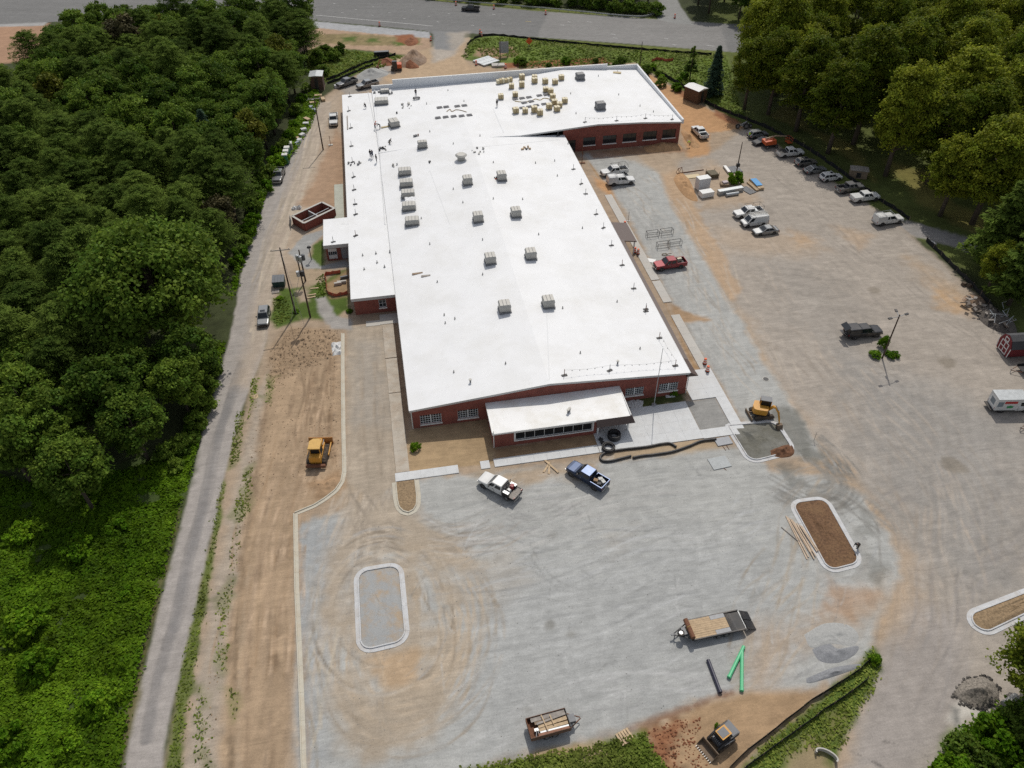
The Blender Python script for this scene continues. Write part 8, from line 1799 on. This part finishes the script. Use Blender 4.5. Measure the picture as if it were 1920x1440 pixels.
# ---------------------------------------------------------------- things on the roof
M_UNIT = mat('weathered_unit_metal', (0.43, 0.42, 0.39), 0.6, 0.2, var=0.12, scale=2.5, dirt=(.25,.22,.19), dirt_amt=.4)
M_UNITD = mat('dark_unit_metal', (0.20, 0.20, 0.205), 0.6, 0.2, var=.2, scale=4)
M_FOAM = mat('foam_yellow', (0.47, 0.38, 0.21), 0.7, var=.12, scale=4); M_FOAMTOP = mat('foam_wrap_top', (0.62, 0.55, 0.37), .5, var=.08)
def onroof(px, py): return RP(px, py)
ROWS = 'rooftop units of the main roof'
def unit(label, px, py, lx=1.7, ly=1.7, h=1.5, rz=0.0, ribs=2, m_=None, group=ROWS, base=True):
    x, y, z = onroof(px, py); t = thing('rooftop_unit', label, 'rooftop unit', (x, y+ly*.5, z), rz, group); m_ = m_ or M_UNIT
    if base: mb = MB(); mb.b2(-lx/2-.12, lx/2+.12, -ly/2-.12, ly/2+.12, -.15, .28); mb.build('curb', M_UNITD, t)
    mb = MB(); mb.b2(-lx/2, lx/2, -ly/2, ly/2, .281, h*.72); b_ = mb.build('housing', m_, t)
    mb = MB(); mb.loft([[(-lx/2-.08,-ly/2-.08,h*.722),(lx/2+.08,-ly/2-.08,h*.722),(lx/2+.08,ly/2+.08,h*.722),(-lx/2-.08,ly/2+.08,h*.722)],[(-lx/2+.05,-ly/2+.05,h),(lx/2-.05,-ly/2+.05,h),(lx/2-.05,ly/2-.05,h),(-lx/2+.05,ly/2-.05,h)]]); top_ = mb.build('hood', m_, t)
    for k in range(ribs):
        a = -lx/2+lx*(k+1)/(ribs+1); mb = MB(); mb.b2(a-.03, a+.03, -ly/2+.06, ly/2-.06, h+.002, h+.05); mb.build('seam', M_UNITD if m_ is M_UNIT else M_UNIT, top_)
    return t
US = [((898,418),'square unit in the middle of the roof, left of its pair in the third row'),((969,409),'square unit in the third row, right of its pair'),((878,348),'square unit alone in the second row below the round vent'),((921,497),'square unit in the fourth row, left of its pair'),((997,488),'square unit in the fourth row, right of its pair'),((948,588),'square unit nearest the front, left of its pair'),((1030,579),'square unit nearest the front, right of its pair'),((942,340),'square unit with tarps and tools heaped against it')]
for (p, lb) in US: unit(lb, p[0], p[1], 1.7, 1.7, 1.55)
unit('pale unit with a flat hood left of the round vent', 793, 279, 1.9, 1.2, 1.5)
for p, lb in (((760,330),'topmost wide unit of the left column'),((763,352),'second wide unit of the left column, its lid bent'),((766,372),'third wide unit of the left column under a white sheet'),((768,396),'fourth wide unit of the left column'),((774,424),'lowest wide unit of the left column')): unit(lb, p[0], p[1], 2.4, 1.7, 1.2, R(-3), 3)
unit('long grey unit near the north west corner of the roof', 716, 197, 3.0, 2.2, 1.1, R(-2), 3)
unit('grey unit with a raised flap west of the roof centre', 740, 240, 2.0, 2.4, 1.4, R(12), 1)
unit('small grey unit beside the long one at the north west corner', 722, 175, 2.0, 1.2, .8, 0, 1)
unit('dark mechanical unit near the north parapet on the right', 1089, 151, 1.9, 1.7, 1.5, R(4), 4, M_UNITD); unit('dark grey unit alone on the east wing roof', 1127, 207, 2.0, 1.7, 1.6, R(4), 4, M_UNITD)
x, y, z = onroof(866, 303); t = thing('round_vent', 'round mushroom shaped vent on the main roof', 'roof vent', (x, y+.9, z)); mb = MB(); mb.cyl((0,0,-.1),(0,0,.75),.8,n=18); mb.build('neck', M_UNIT, t); mb = MB(); mb.cyl((0,0,.75),(0,0,1.0),1.0,1.25,n=20); mb.cyl((0,0,1.0),(0,0,1.25),1.25,.9,n=20); mb.build('cap', M_UNIT, t)
crumple2 = [((763,340),1.9,.8),((770,381),2.0,1.4)]
for k, (p, a, b_) in enumerate(crumple2):
    x, y, z = onroof(*p); rs = np.random.RandomState(k); n = 7; mb = MB(); mb.add([(a*(i/(n-1)-.5),b_*(j/(n-1)-.5),.15*rs.rand()) for j in range(n) for i in range(n)], [(j*n+i,j*n+i+1,(j+1)*n+i+1,(j+1)*n+i) for j in range(n-1) for i in range(n-1)])
    simple('membrane_sheet', ['white membrane flap behind the second unit of the left column', 'white membrane sheet draped between two units of the left column'][k], 'membrane', mb, M_ROOF, (x, y+.2, z+.25+.55*k))
# foam blocks
o4b = lambda a, b: (860+a/4, 80+b/4)
FB = [(478,283),(573,308),(573,288),(653,312),(727,316),(774,284),(400,348),(477,340),(320,428),(428,412),(657,375),(695,392),(709,430),(722,470),(760,488),(800,458),(682,503),(741,520),(432,534),(503,533),(571,528),(614,550)]
for k, (a, b_) in enumerate(FB):
    x, y, z = onroof(*o4b(a, b_)); t = thing('insulation_stack', 'yellow stack of insulation blocks standing on the north roof', 'insulation stack', (x, y+.6, z), R(RND.uniform(-8, 8)), 'insulation stacks on the north roof')
    h = RND.uniform(.95, 1.3); mb = MB(); mb.b2(-.6,.6,-.6,.6,.1,h); mb.build('block', M_FOAM, t); mb = MB(); mb.b2(-.61,.61,-.61,.61,h+.002,h+.04); mb.build('top_sheet', M_FOAMTOP, t); mb = MB(); mb.b2(-.55,.55,-.55,.55,0,.098); mb.build('skid', M_UNITD, t)
    mb = MB(); mb.b2(-.05,.05,-.615,.615,.1,h+.05); mb.build('band', M_OLDWOOD, t)
x, y, z = onroof(*o4b(345, 305)); t = thing('insulation_row', 'row of opened insulation packs near the north parapet', 'insulation', (x, y+.5, z), R(8))
for k in range(6): mb = MB(); mb.b2(-2.0+k*.68,-1.38+k*.68,-.55,.55,.05,.85+.1*(k % 3)); mb.build('pack', M_FOAM if k % 2 else M_FOAMTOP, t)
o1 = lambda a, b: (560+a/4, b/4)
CB = [o4b(*q) for q in [(476,418),(528,411),(606,398),(492,452),(545,442),(530,482),(478,490),(583,472),(642,462),(425,425),(657,392),(424,497),(705,458)]]+[o1(*q) for q in [(1057,808),(1107,803),(1190,798),(1243,793),(1045,885),(1103,879),(1163,874),(1223,871),(1281,865)]]
for px, py in CB:
    x, y, z = onroof(px, py); t = thing('roof_curb', 'low dark framed pad laid out flat on the north roof', 'roof curb', (x, y, z), R(6), 'dark pads on the north roof')
    mb = MB(); mb.b2(-.62,.62,-.5,.5,-.05,.16); mb.build('pad', M_UNITD, t); mb = MB(); mb.b2(-.5,.5,-.38,.38,.161,.18); mb.build('mat', mat('pad_mat',(.10,.10,.11),.8), t)
# hoses and straps, hand tools
def rhose(label, pts, r, m_):
    Q = curve([RP(*p)[:2] for p in pts], 6); o_ = Q[0]; mb = MB(); mb.tube([(x-o_[0], y-o_[1], roof_z(x, y)-roof_z(*o_)+r) for x, y in Q], r, 5); simple('hose', label, 'hose', mb, m_, (o_[0], o_[1], roof_z(*o_)+.01))
M_YEL = mat('yellow_hose', (.52,.36,.07), .6)
rhose('yellow hose winding among the dark pads of the east group', [o4b(420,440),o4b(470,446),o4b(540,440),o4b(575,424),o4b(610,432),o4b(640,418),o4b(680,424)], .07, M_YEL)
rhose('tan hose curling between the two rows of pads in the west group', [o1(1110,838),o1(1135,822),o1(1150,838),o1(1180,825),o1(1220,830),o1(1260,842)], .07, mat('tan_hose',(.40,.28,.13),.6))
def cluster(label, px, py, n, sp, seed, cols=None):
    x, y, z = onroof(px, py); t = thing('tool_pile', label, 'tools', (x, y, z)); rs = random.Random(seed); cols = cols or [M_BLACK, M_UNITD, M_WHITE, M_UNIT]
    for k in range(n):
        a, r_ = rs.uniform(0, 6.3), sp*math.sqrt(rs.random()); s = rs.uniform(.2, .5); mb = MB()
        if k % 3 == 0: mb.cyl((math.cos(a)*r_, math.sin(a)*r_, 0), (math.cos(a)*r_, math.sin(a)*r_, s), s*.4, n=8)
        else: mb.box((math.cos(a)*r_, math.sin(a)*r_, s*.35), (s*1.2, s*.7, s*.7), rz=a)
        mb.build('tool', rs.choice(cols), t)
cluster('scattered tools and buckets right of the round vent', 898, 284, 9, 1.7, 1); cluster('orange and dark gear heaped beside the square unit', 935, 335, 9, .9, 2, [M_ORANGE, M_BLACK, M_UNITD, M_RUST]); cluster('tools strewn on the north west part of the roof', 767, 198, 12, 2.0, 3); cluster('dark bucket and tools by the west roof seam', 729, 267, 4, .6, 4); cluster('coil of dark hose and tools beside the workers', 718, 279, 7, 1.2, 5, [M_BLACK, M_UNITD])
cluster('two small dark tools alone on the white roof', 804, 304, 2, .5, 6, [M_BLACK]); cluster('tan panels and a canister at the right of the main roof', 985, 279, 6, 1.2, 7, [M_WOOD, M_UNIT, M_BLACK]); cluster('yellow and grey scraps by the small north west unit', 708, 174, 6, 1.1, 8, [M_FOAM, M_WHITE, M_UNITD]); cluster('dark machine parts beside the north west scraps', 733, 177, 4, .6, 9, [M_BLACK, M_UNITD])
cluster('dark box shaped toolbox on the north west roof', 746, 212, 2, .35, 10, [M_BLACK]); cluster('pale debris by the left column of units', 742, 311, 4, .7, 11, [M_WHITE, M_UNIT]); cluster('grey carts by the west roof edge', 660, 307, 4, .9, 12, [M_UNITD, M_UNIT]); cluster('small wheeled cart near the west roof edge', 674, 307, 3, .5, 13, [M_UNITD, M_UNIT]); cluster('dark hatch and frame north of the pale hooded unit', 781, 256, 3, .6, 14, [M_RUST, M_UNITD, M_BLACK])
for k, (a, b_) in enumerate((((773,515),(806,508)),((790,519),(807,516)))):
    A, B = RP(*a), RP(*b_); mb = MB(); ln_ = math.hypot(B[0]-A[0], B[1]-A[1]); mb.b2(0, ln_, -.22, .22, .02, .16); simple('board', ['long brown board bundle lying on the main roof', 'short grey board bundle beside the long one on the roof'][k], 'board', mb, M_OLDWOOD if not k else M_GREYWOOD, (A[0], A[1], A[2]), math.atan2(B[1]-A[1], B[0]-A[0]))
A, B = RP(715, 240), RP(734, 236); mb = MB(); mb.b2(0, math.hypot(B[0]-A[0], B[1]-A[1]), -.25, .25, .02, .2); simple('board', 'tan board leading to the flapped roof unit', 'board', mb, M_FOAM, A, math.atan2(B[1]-A[1], B[0]-A[0]))
x, y, z = onroof(1157, 137); mb = MB(); mb.b2(-1.0,1.0,-.5,.5,.02,.2); simple('pallet_board', 'tan flat pallet near the north east roof corner', 'pallet', mb, M_FOAM, (x, y, z), R(-20))
A, B = RP(651, 218), RP(652, 243); mb = MB(); mb.b2(0, math.hypot(B[0]-A[0], B[1]-A[1]), -.12, .12, .02, .12); simple('board', 'long board along the west roof edge', 'board', mb, M_GREYWOOD, A, math.atan2(B[1]-A[1], B[0]-A[0]))
# small pipe vents
for k, (px, py) in enumerate([(833,591),(853,598),(851,698),(948,682),(1088,662),(1200,654),(1055,578),(1157,566),(680,479),(705,475),(683,505),(721,500),(731,472),(707,492),(806,458),(820,529),(835,606),(905,515),(850,355),(790,410),(868,380),(925,373),(1065,270),(1040,302),(1004,306),(905,450),(1045,330),(980,374),(1092,428),(1010,440),(1158,135),(1122,143),(1160,178),(1070,176),(1200,199),(1080,213),(1225,210),(840,170),(800,195),(870,190),(806,247),(900,255),(925,305),(850,270)]):
    x, y, z = onroof(px, py); t = thing('roof_pipe', 'small grey pipe vent poking through the white roof', 'roof vent', (x, y, z), 0, 'small pipe vents of the roof'); mb = MB(); mb.cyl((0,0,-.1),(0,0,.38),.07,n=6); mb.build('pipe', M_UNITD, t); mb = MB(); mb.cyl((0,0,-.05),(0,0,.06),.2,.12,n=8); mb.build('boot', M_UNIT, t)
for k, (px, py) in enumerate([(882,717),(1158,682),(1065,774),(1068,771)]):
    x, y, z = (*G(px, py, 3.05), 3.08) if k > 1 else onroof(px, py); t = thing('roof_pipe', ['paired grey pipe vent near the left front of the roof', 'paired grey pipe vent near the right front of the roof', 'left pipe vent on the annex roof', 'right pipe vent on the annex roof'][k], 'roof vent', (x, y, z)); mb = MB(); mb.cyl((0,0,-.05),(0,0,.5),.12,n=8); mb.build('pipe', M_UNITD, t); mb = MB(); mb.cyl((0,0,.5),(0,0,.6),.22,n=8); mb.build('cap', M_UNIT, t)
# safety stanchions and the warning line along the eaves
o5b = lambda a, b: (1060+a/4, 220+b/4)
ST = [o5b(*q) for q in [(60,390),(118,500),(152,575),(230,728),(285,830),(345,962),(425,1110),(512,1285),(603,1440)]]+[(1058,704),(1143,695),(1266,686),(1211,584),(1236,634)]+[(656,181),(654,208),(658,240),(659,274),(661,304),(663,332),(664,356),(666,383),(667,402),(667,442),(625,454)]+[(1097,229),(1156,226.5),(1210,222),(1260,224),(1046,255)]
for k, (px, py) in enumerate(ST):
    x, y, z = onroof(px, py); t = thing('safety_stanchion', 'slim safety stanchion on a dark foot along the roof edge', 'stanchion', (x, y, z), RND.uniform(0, .6), 'safety stanchions along the roof edges')
    mb = MB(); mb.b2(-.42,.42,-.2,.2,0,.08); mb.build('foot', M_BLACK, t); mb = MB(); mb.cyl((0,0,.08),(0.0,0,1.15),.045,n=6); mb.build('post', M_RUST if k in (6,9,11,12,13,23) else M_UNITD, t)
def pennants(label, pts, step=.62, h=1.0):
    t = thing('warning_line', label, 'warning line'); P_ = [RP(*p) for p in pts]
    for a, b_ in zip(P_[:-1], P_[1:]):
        ln_ = math.hypot(b_[0]-a[0], b_[1]-a[1]); n = int(ln_/step); q = MB(); q.tube([(a[0],a[1],a[2]+h),((a[0]+b_[0])/2,(a[1]+b_[1])/2,(a[2]+b_[2])/2+h-.25),(b_[0],b_[1],b_[2]+h)], .015, 4); q.build('rope', M_UNIT, t)
        for k in range(1, n):
            f = k/n; sag = 1-(2*f-1)**2; x, y, z = a[0]+(b_[0]-a[0])*f, a[1]+(b_[1]-a[1])*f, a[2]+(b_[2]-a[2])*f+h-.25*sag; mb = MB(); mb.add([(x-.10,y,z-.02),(x+.10,y,z-.02),(x,y+.01,z-.24)],[(0,1,2)]); mb.build('pennant', M_UNITD, t)
pennants('pennant warning line along the right half of the front eave', [(1058,704),(1143,695),(1266,686)], 1.0); pennants('pennant warning line along the south eave of the east wing', [(1097,229),(1156,226.5),(1210,222),(1260,224)], 1.0); pennants('pennant warning line at the right front corner of the roof', [(1266,686),(1236,634)], 1.6)
# ---------------------------------------------------------------- people
def person(label, loc, rz, top, legs, pose='stand', helmet=None, vest=None):
    J = {'pelvis': (0,0,.92), 'waist': (.01,0,1.12), 'chest': (.02,0,1.36), 'neck': (.02,0,1.50), 'head': (.04,0,1.63), 'crown': (.03,0,1.76)}
    ang = {'stand': 0, 'bend': 62, 'lean': 25, 'kneel': 40}[pose]; drop = {'stand': 0, 'bend': -.06, 'lean': -.02, 'kneel': -.42}[pose]
    def rp(p):
        a = R(ang); x, z = p[0], p[2]-.92; return (x*math.cos(a)+z*math.sin(a), p[1], .92+drop-x*math.sin(a)+z*math.cos(a))
    V, E, Rd = [], [], []
    def add(p, r, par=None):
        V.append(p); Rd.append(r)
        if par is not None: E.append((par, len(V)-1))
        return len(V)-1
    pv = add((0,0,.92+drop), .15); w_ = add(rp(J['waist']), .14, pv); ch = add(rp(J['chest']), .17, w_); nk = add(rp(J['neck']), .065, ch); hd = add(rp(J['head']), .10, nk); add(rp(J['crown']), .085, hd)
    for s in (1,-1):
        sh = add(rp((.0,s*.20,1.42)), .075, ch)
        hang = pose in ('bend', 'kneel'); b_ = rp((.0,s*.20,1.42))
        el = (b_[0]+(.08 if hang else .02), s*.25, b_[2]-.29); wr = (b_[0]+(.22 if pose != 'stand' else .12), s*.2, b_[2]-.52); ha = (wr[0]+.05, s*.19, wr[2]-.09)
        e_ = add(el, .05, sh); h_ = add(wr, .038, e_); add(ha, .045, h_)
        hp = add((0,s*.10,.86+drop), .10, pv)
        if pose == 'kneel': kn = (.28,s*.16,.42); an = (-.02,s*.14,.1)
        else: kn = (.05+s*.05,s*.12,.48+drop*.5); an = (0+s*.07,s*.13,.09)
        k_ = add(kn, .075, hp); a_ = add(an, .05, k_); add((an[0]+.17,an[1]*1.1,.04), .05, a_)
    me = bpy.data.meshes.new('body'); me.from_pydata(V, E, []); ob = bpy.data.objects.new('tmp_body', me); COL.objects.link(ob)
    md = ob.modifiers.new('skin', 'SKIN'); 
    for i, sv in enumerate(me.skin_vertices[0].data): sv.radius = (Rd[i], Rd[i]); sv.use_root = (i == 0)
    s2 = ob.modifiers.new('sub', 'SUBSURF'); s2.levels = 1; s2.render_levels = 1
    dg = bpy.context.evaluated_depsgraph_get(); nm = bpy.data.meshes.new_from_object(ob.evaluated_get(dg)); bpy.data.objects.remove(ob)
    nm.materials.clear(); [nm.materials.append(m_) for m_ in (legs, top, M_SKIN, M_BLACK)]
    hp_ = Vector(V[hd]); cp = Vector(V[ch]); pp = Vector((0,0,.9+drop)); axis = (hp_-pp).normalized()
    for p in nm.polygons:
        c_ = Vector(p.center); u_ = (c_-pp).dot(axis); 
        if (c_-hp_).length < .19: p.material_index = 2
        elif c_.z < .14: p.material_index = 3
        elif u_ > .08 and (c_-pp).length < .85: p.material_index = 1
        elif min((c_-Vector(V[i])).length for i in range(len(V)) if abs(Rd[i]-.045) < 1e-6) < .1: p.material_index = 2
        elif c_.z > .95: p.material_index = 1
        p.use_smooth = True
    t = thing('person', label, 'person', loc, rz); obj('body', nm, t)
    mb = MB(); h0 = hp_+axis*.05; mb.cyl(tuple(h0), tuple(h0+axis*.1), .13, .07, n=10); mb.cyl(tuple(h0-axis*.01), tuple(h0+axis*.012), .16, n=10); mb.build('hard_hat' if helmet else 'cap', helmet or M_BLACK, t)
    return t
C_NAVY = mat('navy_cloth', (.02,.03,.07), .9); C_BLACK = mat('black_cloth', (.015,.015,.018), .9); C_GREYC = mat('grey_cloth', (.12,.12,.13), .9); C_HIVIS = mat('hi_vis_yellow', (.45,.62,.06), .8); C_REDC = mat('red_cloth', (.45,.08,.05), .9); C_TANC = mat('tan_cloth', (.25,.20,.14), .9)
def rperson(label, px, py, rz, top, legs, pose='stand', helmet=None): return person(label, RP(px, py), rz, top, legs, pose, helmet)
rperson('person in dark clothes standing left of another on the west roof', 695, 295, 1.2, C_BLACK, C_NAVY); rperson('person in a navy shirt standing beside the first on the west roof', 699, 296, 2.4, C_NAVY, C_NAVY); rperson('person in dark clothes standing apart below the other two on the roof', 706, 304, .6, C_BLACK, C_GREYC)
rperson('person in a red top and dark trousers stooping at the west roof seam', 703, 241, 0, C_REDC, C_NAVY, 'lean', M_ORANGE); rperson('person in dark clothes stooping near the flapped roof unit', 713, 241, 3.0, C_BLACK, C_BLACK, 'bend'); rperson('person in dark clothes kneeling on the roof above the workers', 730, 270, .4, C_BLACK, C_TANC, 'kneel'); rperson('person standing behind a small wheeled machine on the north roof', 780, 180, -1.6, C_BLACK, C_NAVY); rperson('person in black walking alone on the roof left of the yellow stacks', 932, 200, 1.5, C_BLACK, C_BLACK)
rperson('person crouched in dark clothes on the far west roof', 686, 203, 2, C_BLACK, C_NAVY, 'kneel')
x, y, z = RP(781, 186); t = thing('welding_cart', 'small wheeled roofing machine in front of the person on the roof', 'machine', (x, y, z)); mb = MB(); mb.b2(-.6,.6,-.25,.25,.2,.55); mb.build('body', M_UNITD, t)
for s in (-.6,.6): wheel(t, s, 0, .28, .2, 1)
x, y = G(1608, 1027); person('person in a dark shirt bending over the kerb of the soil island', (x, y, .0), R(200), C_BLACK, C_TANC, 'bend')
x, y = G(1404, 260); person('person in a yellow safety vest behind the silver suv', (x, y, 0), R(30), C_HIVIS, C_NAVY, 'stand', M_WHITE); x, y = G(1293, 276); person('person in a yellow vest bent over the trench at the wing corner', (x, y, .3), R(150), C_HIVIS, C_TANC, 'bend', M_WHITE)
# single out members of the big groups by what they stand nearest to
def nearest(group, what, marks, z=0.0):
    mem = [o for o in COL.objects if o.get('group') == group and o.parent is None]; used = set()
    for (px, py), nm in marks:
        q = G(px, py, z); c = sorted(mem, key=lambda o: (o.location.x-q[0])**2+(o.location.y-q[1])**2)
        for o in c[:1]:
            if o.name not in used: o['label'] = what+' nearest '+nm; used.add(o.name)
LW = [((536,300),'the green portable toilets'),((523,333),'the dark grey pickup on the access road'),((560,245),'the white wrapped bundles by the road'),((597,165),'the tall brown shed'),((560,400),'the brick enclosure'),((520,530),'the green dumpster'),((490,600),'the silver car on the access road'),((30,160),'the bare red dirt at the top left'),((390,790),'the bend of the paved road'),((60,930),'the left end of the vine field'),((300,880),'the right end of the vine field'),((590,55),'the highway shoulder'),((255,135),'the brownish crowned tree'),((85,640),'the small yellow green tree at the left'),((300,40),'the highway at the top'),((10,500),'the left edge at half height')]
nearest('pines of the left wood','dark feathery pine of the left wood',LW); nearest('broadleaf trees of the left wood','green broadleaf tree of the left wood',LW)
nearest('shade trees of the right hand grove','olive green shade tree of the right grove',[((1450,265),'the orange boom lift'),((1420,250),'the silver suv'),((1480,285),'the white pickup beside the orange lift'),((1530,315),'the grey coupe'),((1597,350),'the grey pickup of the row'),((1668,410),'the white service pickup parked alone'),((1612,325),'the small wooden hutch'),((1780,445),'the paved path'),((1335,178),'the dark conical spruce'),((1365,97),'the highway'),((1920,420),'the right edge beside the path'),((1800,90),'the woods at the top right')])
nearest('insulation stacks on the north roof','yellow insulation stack',[((932,200),'the person walking on the roof'),((945,153),'the row of opened packs'),((1089,151),'the dark unit by the parapet'),((1127,207),'the dark unit on the wing'),((1030,184),'the end of the yellow hose'),((965,184),'the start of the yellow hose'),((1000,215),'the roof joint at the front'),((1053,160),'the north east end of its cluster'),((978,150),'the north parapet')],5.0)
nearest('vine covered bushes of the left field','vine smothered bush',[((0,1020),'the upper left end of the field'),((280,1110),'the paved road at mid field'),((0,1440),'the lower left corner'),((230,940),'the foot of the wood'),((200,1330),'the paved road near the bottom'),((130,1400),'the bottom edge of the picture')])
nearest('bushes along the access road verge','bright green verge bush',LW[:7])
nearest('safety stanchions along the roof edges','safety stanchion',[((655,180),'the north west roof corner'),((1266,686),'the right front roof corner'),((1058,704),'the front roof ridge'),((1260,224),'the wing corner'),((625,454),'the garage roof front'),((1160,430),'the east porch'),((1046,255),'the joint of main roof and wing'),((1096,229),'the west end of the wing eave')],4.5)
